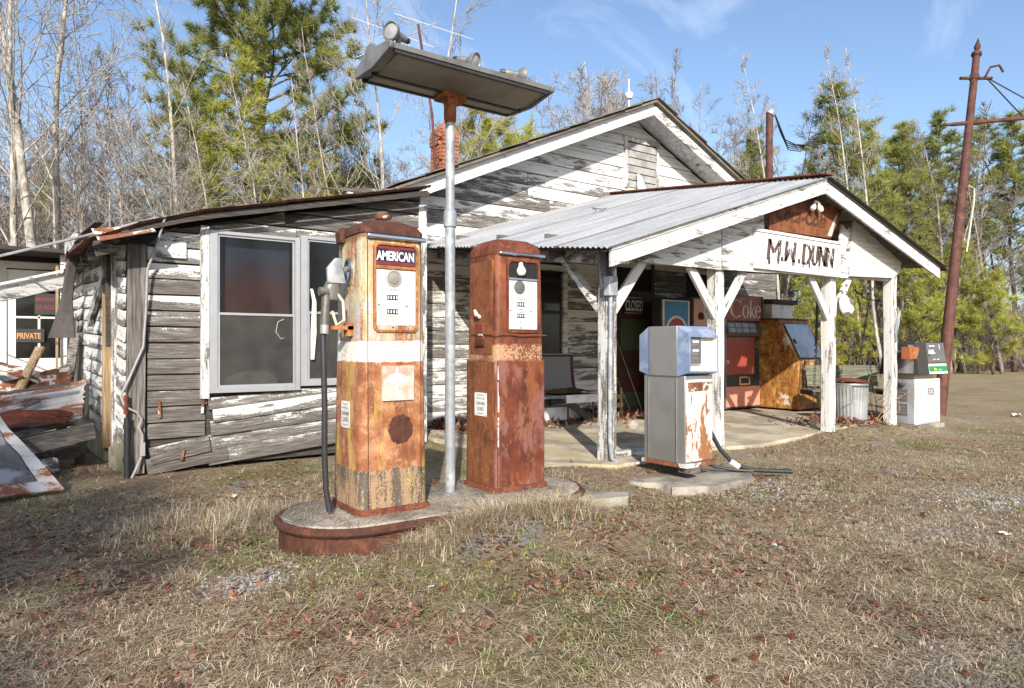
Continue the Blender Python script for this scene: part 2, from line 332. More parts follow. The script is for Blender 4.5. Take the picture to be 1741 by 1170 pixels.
def m_pump_red():
    d = Nd('pump_red_rust'); o = d.obj(); x, y, z = d.sep(o)
    st = d.noise(d.mp(o, (12, 12, 1.0)), 1.3, 7, .64); n = d.noise(o, 4, 8, .66); f = d.noise(o, 80, 3, .7); big = d.noise(d.mp(o, (3, 3, 1.1), (5, 2, 8)), 1.5, 5, .6)
    c = d.ramp(n, [(.2, (.075, .017, .010)), (.45, (.135, .032, .014)), (.65, (.195, .055, .022)), (.9, (.25, .10, .045))])
    c = d.mix(d.ma('MULTIPLY', d.step(st, .45, .75), .6), c, (.055, .018, .013))
    c = d.mix(d.ma('MULTIPLY', d.step(f, .60, .85), .4), c, (.07, .02, .013))
    pit = d.noise(o, 150, 3, .7); n9 = d.noise(d.mp(o, (1, 1, .6), (3, 8, 2)), 11, 10, .74); n8 = d.noise(d.mp(o, (1, 1, .5), (7, 1, 4)), 6, 10, .76, .5)
    c = d.mix(d.ma('MULTIPLY', d.step(n8, .53, .58), .65), c, (.25, .085, .032)); c = d.mix(d.ma('MULTIPLY', d.step(n9, .58, .63), .6), c, (.055, .018, .014)); c = d.mix(d.ma('MULTIPLY', d.step(pit, .60, .70), .5), c, (.06, .02, .014))
    low = d.ma('SUBTRACT', 1.0, d.step(z, .85, .88))
    c = d.mix(d.ma('MULTIPLY', d.ma('MULTIPLY', low, d.step(d.ma('ADD', d.ma('MULTIPLY', big, .6), d.ma('MULTIPLY', n8, .4)), .50, .56)), .6), c, (.21, .10, .09))
    c = d.mix(d.ma('MULTIPLY', low, d.step(d.ma('ADD', d.ma('MULTIPLY', big, .6), d.ma('MULTIPLY', n, .4)), .66, .70)), c, (.33, .17, .11))
    wob = d.ma('ADD', z, d.ma('MULTIPLY', d.ma('SUBTRACT', n, .5), .05))
    bandm = d.ma('MULTIPLY', d.band(wob, .865, .965, .012), d.step(d.ma('ADD', d.ma('MULTIPLY', big, .5), d.ma('MULTIPLY', f, .5)), .42, .50))
    c = d.mix(d.ma('MULTIPLY', bandm, .8), c, d.mix(f, (.36, .15, .06), (.52, .38, .24)))
    M['pump_red_rust'] = d.fin(c, .58, 0, d.bump(d.ma('ADD', n, d.ma('MULTIPLY', f, .6)), .3, .004), .4)
m_pump_red()

def m_flake(key, paint, rust, lo, axis_z=True, thresh=.52, drk=(.12, .045, .025), st=(7, 7, 2.4)):
    d = Nd(key); o = d.obj(); z = d.sep(o)[2]
    n = d.noise(d.mp(o, st), 1.5, 7, .66); f = d.noise(o, 60, 4, .7)
    s = d.ma('ADD', d.ma('MULTIPLY', n, .8), d.ma('MULTIPLY', f, .2))
    s = d.ma('ADD', s, d.ma('MULTIPLY', d.ma('SUBTRACT', lo, z), .22))
    c = d.mix(d.step(s, thresh - .06, thresh), paint, tuple(a * .5 + b * .5 for a, b in zip(paint, rust)))
    c = d.mix(d.step(s, thresh + .01, thresh + .035), c, d.mix(f, drk, rust))
    M[key] = d.fin(c, .5, 0, d.bump(s, .3, .004))
m_flake('flaking_white', (.76, .76, .75), (.42, .19, .08), .30)
m_rust('ice_rust', (.38, .17, .04), (.15, .05, .018), (.58, .38, .12), .6, .6, ((.60, .54, .44), .70))
m_flake('debris_white', (.42, .43, .43), (.26, .10, .05), .1, True, .53, (.12, .045, .025), (1.2, 4, 4))

def m_glass(key, col=(.02, .022, .026), rough=.06):
    d = Nd(key); n = d.noise(d.pos(), 2.2, 5, .7)
    g = d.n('BsdfGlossy', {'Color': (.9, .92, .95, 1), 'Roughness': rough}); t = d.n('BsdfTransparent', {'Color': (*[.72] * 3, 1)}); df = d.n('BsdfDiffuse', {'Color': (.30, .31, .33, 1)})
    fr = d.n('LayerWeight', {'Blend': .35}); a = d.n('MixShader', {0: d.ma('MULTIPLY_ADD', n, .03, .01)}); b = d.n('MixShader', {0: d.ma('MULTIPLY_ADD', fr.outputs['Fresnel'], .2, .008)}); o = d.n('OutputMaterial')
    d.t.links.new(t.outputs[0], a.inputs[1]); d.t.links.new(df.outputs[0], a.inputs[2]); d.t.links.new(a.outputs[0], b.inputs[1]); d.t.links.new(g.outputs[0], b.inputs[2]); d.t.links.new(b.outputs[0], o.inputs[0])
    M[key] = d.m
m_glass('glass')
def m_screen():
    d = Nd('screen'); n = d.noise(d.pos(), 4, 5, .65)
    t = d.n('BsdfTransparent'); df = d.n('BsdfDiffuse', {'Color': d.mix(n, (.035, .034, .033), (.10, .095, .09))}); a = d.n('MixShader', {0: .6}); o = d.n('OutputMaterial')
    d.t.links.new(t.outputs[0], a.inputs[1]); d.t.links.new(df.outputs[0], a.inputs[2]); d.t.links.new(a.outputs[0], o.inputs[0]); M['screen'] = d.m
m_screen()
def m_wicker():
    d = Nd('wire_weave'); v = d.obj(); b = d.n('TexChecker', {'Vector': v, 'Scale': 70.0}).outputs['Fac']
    M['wire_weave'] = d.fin(d.mix(b, (.10, .10, .105), (.30, .30, .31)), .6)
m_wicker()
def m_shingle():
    d = Nd('shingle'); p = d.pos(); n = d.noise(p, 3, 6, .7); f = d.noise(p, 60, 3, .7)
    c = d.mix(n, (.09, .075, .06), (.26, .225, .18)); c = d.mix(d.ma('MULTIPLY', d.step(f, .5, .7), .5), c, (.05, .04, .035))
    M['shingle'] = d.fin(c, .95, 0, d.bump(f, .5, .01))
m_shingle()
def m_brick():
    d = Nd('brick'); v = d.jit(); n = d.noise(v, 20, 5, .7)
    c = d.mix(d.rnd(), (.24, .085, .045), (.38, .16, .095)); M['brick'] = d.fin(d.mix(d.step(n, .5, .75), c, (.22, .08, .05)), .92, 0, d.bump(n, .4, .006))
m_brick(); m_plain('mortar', (.42, .36, .30), .95, 0, .2, 30)

# ------------------------------------------------------------------ mesh helpers
def V(*a): return Vector(a if len(a) > 1 else a[0])
def rr(cx, cy, wx, wy, r, z, n=4):
    """rounded rectangle, counter-clockwise, as 3-D points at height z"""
    pts = []
    for sx, sy, a0 in ((1, -1, -90), (1, 1, 0), (-1, 1, 90), (-1, -1, 180)):
        for i in range(n + 1):
            a = R(a0 + 90 * i / n)
            pts.append((cx + sx * (wx / 2 - r) + r * math.cos(a), cy + sy * (wy / 2 - r) + r * math.sin(a), z))
    return pts
class MB:
    def __init__(s): s.v = []; s.f = []
    def add(s, vs, fs):
        b = len(s.v); s.v += [tuple(p) for p in vs]; s.f += [tuple(i + b for i in f) for f in fs]; return s
    def box(s, x0, x1, y0, y1, z0, z1):
        return s.add([(x0, y0, z0), (x1, y0, z0), (x1, y1, z0), (x0, y1, z0), (x0, y0, z1), (x1, y0, z1), (x1, y1, z1), (x0, y1, z1)],
                     [(0, 3, 2, 1), (4, 5, 6, 7), (0, 1, 5, 4), (1, 2, 6, 5), (2, 3, 7, 6), (3, 0, 4, 7)])
    def bar(s, p, q, w, h, up=(0, 0, 1)):
        p, q, up = V(p), V(q), V(up); d = (q - p).normalized(); a = d.cross(up).normalized() * w / 2; b = a.cross(d).normalized() * h / 2
        vs = [p - a - b, p + a - b, p + a + b, p - a + b, q - a - b, q + a - b, q + a + b, q - a + b]
        return s.add(vs, [(0, 1, 2, 3), (7, 6, 5, 4), (4, 5, 1, 0), (5, 6, 2, 1), (6, 7, 3, 2), (7, 4, 0, 3)])
    def tube(s, pts, r, n=8, cap=True):
        pts = [V(p) for p in pts]; rs = r if isinstance(r, (list, tuple)) else [r] * len(pts)
        d0 = (pts[1] - pts[0]).normalized(); a = d0.orthogonal().normalized(); vs = []
        for i, p in enumerate(pts):
            d = ((pts[min(i + 1, len(pts) - 1)] - pts[max(i - 1, 0)])).normalized()
            a = (a - d * a.dot(d)).normalized(); b = d.cross(a)
            vs += [p + (a * math.cos(2 * math.pi * k / n) + b * math.sin(2 * math.pi * k / n)) * rs[i] for k in range(n)]
        fs = [(i * n + k, i * n + (k + 1) % n, (i + 1) * n + (k + 1) % n, (i + 1) * n + k) for i in range(len(pts) - 1) for k in range(n)]
        if cap: fs += [tuple(range(n - 1, -1, -1)), tuple((len(pts) - 1) * n + k for k in range(n))]
        return s.add(vs, fs)
    def lathe(s, prof, n=16, at=(0, 0, 0), axis=(0, 0, 1)):
        q = V(0, 0, 1).rotation_difference(V(axis).normalized()); at = V(at); vs = []
        for r, z in prof: vs += [at + q @ V(r * math.cos(2 * math.pi * k / n), r * math.sin(2 * math.pi * k / n), z) for k in range(n)]
        fs = [(i * n + k, i * n + (k + 1) % n, (i + 1) * n + (k + 1) % n, (i + 1) * n + k) for i in range(len(prof) - 1) for k in range(n)]
        fs += [tuple(range(n - 1, -1, -1)), tuple((len(prof) - 1) * n + k for k in range(n))]
        return s.add(vs, fs)
    def loft(s, secs, cap=True):
        n = len(secs[0]); vs = [p for sec in secs for p in sec]
        fs = [(i * n + k, i * n + (k + 1) % n, (i + 1) * n + (k + 1) % n, (i + 1) * n + k) for i in range(len(secs) - 1) for k in range(n)]
        if cap: fs += [tuple(range(n - 1, -1, -1)), tuple((len(secs) - 1) * n + k for k in range(n))]
        return s.add(vs, fs)
    def prism(s, poly, y0, y1):
        """poly of (x, z) counter-clockwise seen from -Y, extruded from y0 (front) to y1"""
        n = len(poly); vs = [(x, y0, z) for x, z in poly] + [(x, y1, z) for x, z in poly]
        return s.add(vs, [tuple(range(n)), tuple(range(2 * n - 1, n - 1, -1))] + [(k, k + n, (k + 1) % n + n, (k + 1) % n) for k in range(n)])
    def build(s, name, mat, parent=None, loc=(0, 0, 0), rot=(0, 0, 0), smooth=True, bevel=0, wear=None, world=True):
        me = bpy.data.meshes.new(name); me.from_pydata(s.v, [], s.f); me.update()
        return link(name, me, mat, parent, loc, rot, smooth, bevel, wear, world)
def link(name, me, mat, parent=None, loc=(0, 0, 0), rot=(0, 0, 0), smooth=True, bevel=0, wear=None, world=True):
    if not me.materials: me.materials.append(M[mat])
    if smooth:
        me.polygons.foreach_set('use_smooth', [True] * len(me.polygons)); me.set_sharp_from_angle(angle=R(38))
    o = bpy.data.objects.new(name, me); COL.objects.link(o); o.rotation_euler = rot
    o.location = loc
    if parent is not None:
        o.parent = parent
        if world: o.location = V(loc) - ORG.get(parent.name, V(0, 0, 0))
    if bevel:
        b = o.modifiers.new('bevel', 'BEVEL'); b.width = bevel; b.segments = 2; b.limit_method = 'ANGLE'; b.angle_limit = R(40)
    if wear is not None: o['wear'] = float(wear)
    ORG[o.name] = V(loc) if (parent is None or world) else ORG.get(parent.name, V(0, 0, 0)) + V(loc)
    return o
ORG = {}                                                   # world origin of every unrotated parent
def tag(o, label, cat, group=None, kind=None):
    o['label'] = label; o['category'] = cat
    if group: o['group'] = group
    if kind: o['kind'] = kind
    return o
def thing(name, label, cat, loc=(0, 0, 0), rotz=0.0, group=None):
    o = bpy.data.objects.new(name, None); COL.objects.link(o); o.location = loc; o.rotation_euler = (0, 0, rotz); o.empty_display_size = .1
    ORG[o.name] = V(0, 0, 0) if rotz else V(loc)
    tag(o, label, cat, group); return o
def struct(o): o['kind'] = 'structure'; return o
def copy_tree(o, parent=None):
    c = o.copy(); COL.objects.link(c); c.parent = parent
    for ch in o.children: copy_tree(ch, c)
    return c
def text(s, size, mat, parent, loc, rot=(R(90), 0, 0), ext=.0015, shear=0, bold=0.0, name='lettering', sx=1.0, space=1.0, world=True, align='LEFT'):
    cu = bpy.data.curves.new('t', 'FONT'); cu.body = s; cu.size = size; cu.extrude = ext; cu.shear = shear; cu.offset = bold; cu.space_character = space; cu.align_x = align; cu.resolution_u = 3
    t = bpy.data.objects.new('t', cu); COL.objects.link(t)
    me = bpy.data.meshes.new_from_object(t.evaluated_get(bpy.context.evaluated_depsgraph_get()))
    bpy.data.objects.remove(t); bpy.data.curves.remove(cu)
    if sx != 1.0:
        for v in me.vertices: v.co.x *= sx
    me.materials.clear()
    return link(name, me, mat, parent, loc, rot, False, world=world)
def rj(a): return random.uniform(-a, a)
def at(px, d, z=0.0):
    """ground position seen in the direction of column px, d metres ahead of the camera"""
    p = FW * d + RT * ((px - CX) / F_PX * d); return V(p.x, p.y, z)
def ground_z(x, y):
    if y > 6.5 and -1 < x < 13 and y < 14: k = .3
    else: k = 1.0
    z = k * (mnoise.noise(V(x * .35, y * .35, 0)) * .035 + mnoise.noise(V(x * 1.3, y * 1.3, 4)) * .018)
    z += .115 * math.exp(-(((x - 2.42) / .55) ** 4 + ((y - 3.24) / .26) ** 2)) + .06 * math.exp(-(((x - 2.5) / .9) ** 4 + ((y - 3.1) / .4) ** 2))          # earth washed up against the island
    z -= .02
    z += .05 * math.exp(-(((x - 1.25) / .4) ** 2 + ((y - 3.45) / .35) ** 2))
    if 3.5 < x < 12 and 3 < y < 8:
        yf_ = 4.42 + .075 * (x - 4.3); t = min(1, max(0, (y - yf_ + .75) / .8)); z += .085 * t * t * (3 - 2 * t) * min(1, (x - 3.5) / .5)
    return z

# ------------------------------------------------------------------ ground
def make_ground():
    a = np.concatenate([-np.geomspace(300, 8, 26), np.linspace(-7.6, 16, 190), np.geomspace(16.6, 300, 28)])
    b = np.concatenate([-np.geomspace(300, 6, 24), np.linspace(-5.6, 13, 150), np.geomspace(13.6, 300, 28)])
    mb = MB(); vs = []
    for y in b:
        for x in a: vs.append((x, y, ground_z(x, y)))
    n = len(a); fs = [(j * n + i, j * n + i + 1, (j + 1) * n + i + 1, (j + 1) * n + i) for j in range(len(b) - 1) for i in range(n - 1)]
    mb.add(vs, fs); struct(mb.build('ground', 'ground'))
make_ground()
def slab(name, poly, z, mat, skirt=.25):
    mb = MB(); n = len(poly); c = [(x + rj(.012), y + rj(.012)) for x, y in poly]
    mb.add([(x, y, z - skirt) for x, y in c] + [(x, y, z - .02) for x, y in c] + [(x * .996 + .004 * 7, y * .996 + .004 * 6, z) for x, y in c],
           [(k, (k + 1) % n, (k + 1) % n + n, k + n) for k in range(n)] + [(k + n, (k + 1) % n + n, (k + 1) % n + 2 * n, k + 2 * n) for k in range(n)] + [tuple(range(2 * n, 3 * n))])
    return mb.build(name, mat)
struct(slab('porch_pavement', [(3.85, 5.0), (4.3, 4.45), (5.0, 4.5), (5.8, 4.62), (6.6, 4.5), (7.5, 4.62), (8.3, 4.75), (9.4, 4.9), (10.6, 5.0), (11.2, 5.3), (11.2, 7.9), (3.85, 7.9)], .09, 'concrete'))
pad_ = [(4.72 + (.60 + .07 * math.sin(3 * a + 1) + .04 * math.sin(7 * a)) * math.cos(a), 3.96 + (.46 + .05 * math.sin(2 * a + 2) + .03 * math.sin(6 * a)) * math.sin(a)) for a in [2 * math.pi * k / 64 for k in range(64)]]
o = slab('concrete_pad', pad_, .026, 'island_concrete'); tag(o, 'low tan concrete pad under the silver and blue gas pump', 'concrete pad')
o = slab('stone_slab', [(2.98, 3.86), (3.2, 3.72), (3.62, 3.62), (3.72, 3.70), (3.4, 3.98), (3.05, 4.12)], .045, 'footing', .12); tag(o, 'loose flat stone slab lying between the round island end and the porch', 'stone slab')

# ------------------------------------------------------------------ the store
AY, MY = 7.02, 7.90                                        # front of the lean-to, front of the main gable wall
store = thing('country_store', 'weathered white clapboard country store with lean-to, gable and open porch', 'store', (0.72, 7.02, 0))
def clap(parent, x0b, x1b, x0t, x1t, y, z0, h, wear, tilt=0.0, angle=0.0, name='board', mat='clapboard', t=.018, org=None, wave=.0015):
    """one clapboard; local x runs along the wall, -y is outwards, its lower edge stands proud"""
    L_ = max(x1b - x0b, .05); n = max(2, int(L_ / .35)); vs = []
    ph = random.random() * 9
    for i in range(n + 1):
        f = i / n; xb = x0b + (x1b - x0b) * f - x0b; xt = x0t + (x1t - x0t) * f - x0b
        wz = wave * math.sin(ph + f * L_ * 2.1) + rj(wave * .4); wy = .003 * math.sin(ph * 2 + f * L_ * 1.7)
        vs += [(xb, -t + wy + rj(.0015), wz), (xt, -.006 + wy, h + wz), (xt, .012, h), (xb, .006, wz)]
    fs = [(0, 1, 2, 3), tuple(n * 4 + k for k in (3, 2, 1, 0))]
    for i in range(n):
        a, b = i * 4, i * 4 + 4
        fs += [(a, b, b + 1, a + 1), (a + 1, b + 1, b + 2, a + 2), (a + 3, a, b, b + 3)] if False else [(a, b, b + 1, a + 1), (a + 1, b + 1, b + 2, a + 2), (a + 3, b + 3, b, a)]
    loc = V(x0b, y, z0) if org is None else org
    return MB().add(vs, fs).build(name, mat, parent, loc, (0, -tilt, angle), False, wear=wear)

# --- lean-to front wall ---------------------------------------------------
def zroof(x): return 2.20 + (x - .72) * .222 - .13 * max(0.0, 1.45 - x) ** 2               # under the lean-to roof along its front
lw = MB()
for x0_, x1_, za_, zb_ in ((.74, 1.47, .02, None), (3.06, 3.70, .02, None), (1.47, 3.06, .02, .74), (1.47, 3.06, 2.26, None)):
    lw.prism([(x0_, za_), (x1_, za_), (x1_, zroof(x1_) - .02 if zb_ is None else zb_), (x0_, zroof(x0_) - .02 if zb_ is None else zb_)], AY + .012, AY + .06)
lean = None
lean = lw.build('lean_to_wall', 'dark_wood', store)
H = .148
WEAR_L = [1.02, 1.0, .98, .95, .90, .87, .83, .76, .54, .92, .30, .30, .50, .66, .78]
for k in range(18):
    z0 = .30 + H * k; z1 = z0 + H * 1.04
    xl = max(.90, .72 + (z0 - 2.16) / .222 + .02); xlt = max(.90, .72 + (z1 - 2.16) / .222 + .02)
    w = WEAR_L[min(k, len(WEAR_L) - 1)]
    if z0 > 2.9: break
    if z0 < .62: segs = [(.90, 1.40 + rj(.02), w)] + ([(3.15, 3.69, .6)])
    elif z1 < 2.32: segs = [(max(xl, .90), 1.405, w), (3.10, 3.69, .55 + rj(.2))]
    else: segs = [(xl, 2.3 + rj(.3), .72), (2.3 + rj(.02), 3.69, .78)]; segs[1] = (segs[0][1] + .006, 3.69, .8)
    for a, b, ww in segs:
        if b - a < .08: continue
        at_ = max(a, xlt)
        if at_ > b - .03: at_ = b - .03
        clap(lean, a, b, at_, b, AY, z0 + .008, H * .90, ww, rj(.004))
clap(lean, .97, 1.22, .97, 1.22, AY - .024, 1.98, .15, .20, -.02)               # short proud white board at the eave
# sprung boards at the foot, left of and below the window
clap(lean, .93, 1.44, .93, 1.44, AY - .05, .08, .15, .97, .16); clap(lean, .90, 1.60, .90, 1.60, AY - .035, -.02, .145, .95, .13)
clap(lean, 1.42, 2.9, 1.42, 2.9, AY - .03, .02, .15, .86, .09); clap(lean, 1.42, 3.0, 1.42, 3.0, AY - .02, .16, .145, .72, .075)
clap(lean, 1.44, 3.1, 1.44, 3.1, AY - .035, .30, .14, .60, .085); clap(lean, 1.46, 3.1, 1.46, 3.1, AY - .05, .43, .12, .40, .10)
clap(lean, 1.42, 2.3, 1.42, 2.3, AY - .012, .55, .11, .62, .05); clap(lean, 2.3, 3.15, 2.3, 3.15, AY - .01, .60, .12, .5, .02)
clap(lean, 2.95, 3.7, 2.95, 3.7, AY - .01, .06, .15, .6, .0); clap(lean, 3.0, 3.7, 3.0, 3.7, AY - .01, .2, .15, .5, .0)
MB().box(-.075, .075, -.03, .06, 0, 2.08).build('corner_post', 'grey_wood_v', store, (.80, AY - .012, 0), (0, R(.5), 0), bevel=.006)
MB().box(-.05, .05, -.026, .05, .05, 2.80).build('corner_trim', 'painted_post', store, (3.72, AY - .005, 0), bevel=.004, wear=.38)
for x, z in ((1.0, .50), (1.36, .52)):
    MB().box(-.012, .012, -.010, 0, 0, .16).build('hinge', 'rust_tin', store, (x, AY - .028, z), (0, rj(.08), 0))
MB().box(-.012, .012, -.012, 0, 0, .10).build('hinge', 'rust_tin', store, (1.17, AY - .075, .10), (0, .2, 0))
# fascia strip and roof of the lean-to
XS_ = [.46, .7, .95, 1.2, 1.45, 2.2, 3.0, 3.70]
def roof_prism(xs, a, b): return [(x, zroof(x) + a) for x in xs] + [(x, zroof(x) + b) for x in xs[::-1]]
MB().prism(roof_prism(XS_, -.005, .035), 6.80, 6.825).build('edge_board', 'dark_wood', store)
def tin_sheet(p00, p10, p01, p11, waves, amp, nu=2, curl=0.0, sag=0.0, per=6):
    """corrugated sheet, ridges run from p0* to p1*; corners as points"""
    p00, p10, p01, p11 = map(V, (p00, p10, p01, p11)); nv = waves * per; up = ((p10 - p00).cross(p01 - p00)).normalized(); vs = []
    if up.z < 0: up = -up
    for j in range(nv + 1):
        g = j / nv
        for i in range(nu + 1):
            f = i / nu; p = p00.lerp(p10, f).lerp(p01.lerp(p11, f), g)
            p = p + up * (amp * math.cos(2 * math.pi * g * waves) + curl * (g - .5) ** 2 - sag * math.sin(math.pi * f))
            vs.append(p)
    n = nu + 1; b = len(vs); vs = vs + [p - up * .002 for p in vs]; fs = []
    for j in range(nv):
        for i in range(nu): 
            q = (j * n + i, j * n + i + 1, (j + 1) * n + i + 1, (j + 1) * n + i); fs += [q, tuple(k + b for k in q[::-1])]
    rim = [i for i in range(n)] + [j * n + n - 1 for j in range(1, nv + 1)] + [nv * n + i for i in range(n - 2, -1, -1)] + [j * n for j in range(nv - 1, 0, -1)]
    for a, c in zip(rim, rim[1:] + rim[:1]): fs.append((a, a + b, c + b, c))
    return MB().add(vs, fs)
lroof = MB().prism(roof_prism(XS_, .037, .06), 6.84, 12.4).build('lean_to_roof', 'dark_wood', store)
ys = np.linspace(6.78, 12.4, 8)
for y0, y1 in zip(ys[:-1], ys[1:]):
    zb = .02 * (y0 - 6.8) / 5
    m0, m1 = 2.0 + rj(.2), 2.0
    e0, e1 = .34 + rj(.06), .34 + rj(.06)
    for xa_, xb_, dz_s in ((None, .86, .0), (.80, 1.36, .004), (1.30, 2.1, .008)):
        p0, p1 = (e0, e1) if xa_ is None else (xa_, xa_)
        tin_sheet((p0, y0, zroof(p0) + .075 + dz_s + (rj(.018) if xa_ is None else 0)), (xb_, y0, zroof(xb_) + .075 + dz_s), (p1, y1 + .06, zroof(p1) + .085 + zb + dz_s), (xb_, y1 + .06, zroof(xb_) + .085 + dz_s), 9, .011, 3, 0, .004).build('roof_sheet', 'roof_rust', lroof)
    tin_sheet((2.0, y0, zroof(2.0) + .09), (3.72, y0, zroof(3.72) + .10), (2.0, y1 + .06, zroof(2.0) + .10), (3.72, y1 + .06, zroof(3.72) + .11), 9, .011, 3, 0, .01).build('roof_sheet', 'roof_rust', lroof)
tin_sheet((.50, 6.68, 2.03), (.92, 6.62, 2.15), (.46, 6.95, 2.17), (.92, 6.92, 2.24), 3, .01, 2).build('roof_sheet', 'rust_tin', lroof)
MB().bar((1.95, 8.6, 2.62), (2.45, 8.6, 2.72), .28, .07).build('loose_board', 'tan_wood_v', lroof)

# --- lean-to side wall ----------------------------------------------------
SA = R(-90) + .050                                         # splays outwards a little towards the back
SD = V(math.cos(SA), math.sin(SA), 0)                      # runs from back to front
def side(s, out=0.0, z=0.0):                               # s = metres back from the corner
    return V(.735, 7.03, z) - SD * s + V(math.sin(SA), -math.cos(SA), 0) * out
swall = MB(); pa, pb, pc, pd = side(1.05, -.012), side(4.9, -.012), side(4.9, -.07), side(1.05, -.07)
swall.add([pa, pb, pc, pd] + [p + V(0, 0, 2.2) for p in (pa, pb, pc, pd)], [(0, 1, 2, 3), (7, 6, 5, 4), (0, 4, 5, 1), (1, 5, 6, 2), (2, 6, 7, 3), (3, 7, 4, 0)])
swall = swall.build('side_wall', 'dark_wood', store)
for k in range(13):
    z = .30 + .15 * k; dz = -.02
    clap(swall, 0, .36, 0, .36, 0, 0, .138, .40 + rj(.1), -.10 + rj(.01), SA, org=side(.46, 0, z + .03))
    s1 = 2.95 if k > 2 else 2.4
    clap(swall, 0, s1 - 1.08, 0, s1 - 1.08, 0, 0, .138, .36 + rj(.08), -.03 + rj(.006), SA, org=side(s1, 0, z - .02))
    if k > 5: clap(swall, 0, 1.7, 0, 1.7, 0, 0, .138, .42 + rj(.1), .0, SA, org=side(4.75, 0, z))
for s, w, mt in ((1.07, .07, 'tan_wood_v'), (.50, .05, 'painted_post')):
    p = side(s, .02); MB().box(-w / 2, w / 2, -.03, .05, .12, 2.12).build('door_jamb', mt, store, p, (0, 0, SA), wear=.45)
p = side(.78, -.30); MB().box(-.34, .34, -.01, .01, .1, 2.1).build('doorway_shade_sheet', 'dark_inside', store, p, (0, 0, SA))  # near-black sheet paints the unlit room inside the doorway
p = side(.62, .035); MB().box(-.05, .05, -.015, .015, 1.15, 2.1).build('torn_trim', 'dark_wood', store, p, (.02, .015, SA))
p = side(.80, .03, 2.10); MB().box(-.34, .34, -.03, .03, -.03, .06).build('door_lintel', 'painted_board', store, p, (0, 0, SA), wear=.5)
p = side(1.5, .05, 1.66); MB().box(-.62, .62, -.02, .02, -.055, .055).build('loose_board', 'painted_board', store, p, (0, -.38, SA), wear=.45)
for i in range(6):
    s = .25 + i * .50; p = side(s, .22, 2.03 + i * .012)
    MB().bar(p, side(s, -.5, 2.26 + i * .012), .05, .11).build('rafter_tail', 'painted_board', store, wear=.5)
f = MB(); pts = [side(.12, -.02), side(.6, .06), side(.6, -.3), side(.12, -.3)]
f.add([p + V(0, 0, -.05) for p in pts] + [p + V(0, 0, .30 - .12 * i % .2) for i, p in enumerate(pts)], [(0, 1, 2, 3), (7, 6, 5, 4), (0, 4, 5, 1), (1, 5, 6, 2), (2, 6, 7, 3), (3, 7, 4, 0)]); f.build('footing', 'footing', store)
p = side(2.2, .02); MB().box(-1.1, 1.1, -.02, .1, -.05, .26).build('footing', 'footing', store, p, (0, 0, SA))
for i, (s, ln, tl, w) in enumerate(((3.0, 1.15, .04, .14), (3.35, 1.3, .02, .16), (3.8, 1.35, -.03, .13), (4.15, 1.9, .0, .10))):
    p = side(s, .10 + .03 * i); MB().box(-w / 2, w / 2, -.012, .012, .35, .35 + ln).build('hanging_plank', 'tan_wood_v' if i == 3 else 'grey_wood_v', store, p, (0, tl, SA))
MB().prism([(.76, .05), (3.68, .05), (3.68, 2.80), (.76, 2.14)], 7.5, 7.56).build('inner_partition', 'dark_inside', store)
MB().box(3.62, 3.69, 7.10, 7.88, .02, 2.86).build('return_wall', 'dark_wood', store)
for i in range(6): MB().box(3.695, 3.715, 7.09, 7.88, .1 + i * .45, .54 + i * .45).build('board', 'painted_board', store, wear=.4)

# --- rear wing with the PRIVATE door --------------------------------------
wing = MB().box(-2.6, .62, 12.6, 12.66, 0, 2.55).build('rear_wall', 'dark_wood', store)
for k in range(16):
    z = .1 + .15 * k
    clap(wing, -2.6, -.34, -2.6, -.34, 12.6, z, .142, .05 + rj(.04)); clap(wing, .40, .72, .40, .72, 11.9, z, .142, .08 + rj(.04))
MB().box(-.34, -.24, 12.52, 12.6, .05, 2.42).build('door_trim', 'painted_post', store, wear=.06)
MB().box(-.24, .55, 12.50, 12.58, 2.32, 2.42).build('door_trim', 'painted_board', store, wear=.06)
dr = MB().box(-.24, .55, 12.55, 12.59, .08, .98).box(-.24, -.13, 12.55, 12.59, .98, 2.3).box(.44, .55, 12.55, 12.59, .98, 2.3).box(-.13, .44, 12.55, 12.59, 2.0, 2.3).box(-.13, .44, 12.55, 12.59, 1.58, 1.61).box(.14, .17, 12.55, 12.59, .98, 2.0).build('rear_door', 'white_board', store)
MB().box(-.13, .44, 12.565, 12.57, .98, 2.0).build('pane', 'glass', dr)
MB().box(-.13, .44, 12.60, 12.61, .95, 2.0).build('curtain', 'pale_curtain', dr)
for z in (.22, .48, .74): MB().box(-.15, .46, 12.535, 12.549, z, z + .19).build('door_panel', 'white_board', dr, bevel=.008)
sg = MB().box(-.13, .22, 12.525, 12.533, 1.22, 1.42).build('private_sign', 'black_ink', dr); text('PRIVATE', .12, 'orange_ink', sg, (-.12, 12.522, 1.275), sx=.66, bold=.004)
sg = MB().box(.10, .42, 12.525, 12.533, 1.64, 1.96).build('warning_sign', 'black_ink', dr)
text('BEWARE', .085, 'red_ink', sg, (.115, 12.522, 1.84), sx=.72); text('OF DOG', .085, 'red_ink', sg, (.115, 12.522, 1.72), sx=.72)
MB().prism([(-2.8, 2.50), (.85, 2.50), (.85, 2.55), (-2.8, 2.55)], 11.7, 15).build('rear_roof', 'dark_wood', store)
MB().bar((.50, 9.6, 1.98), (-.95, 8.9, 1.45), .03, .15).build('fallen_fascia', 'painted_board', store, wear=.32)
MB().bar((.46, 9.6, 2.08), (-1.0, 8.9, 1.56), .14, .02).build('fallen_gutter', 'white_board', store)

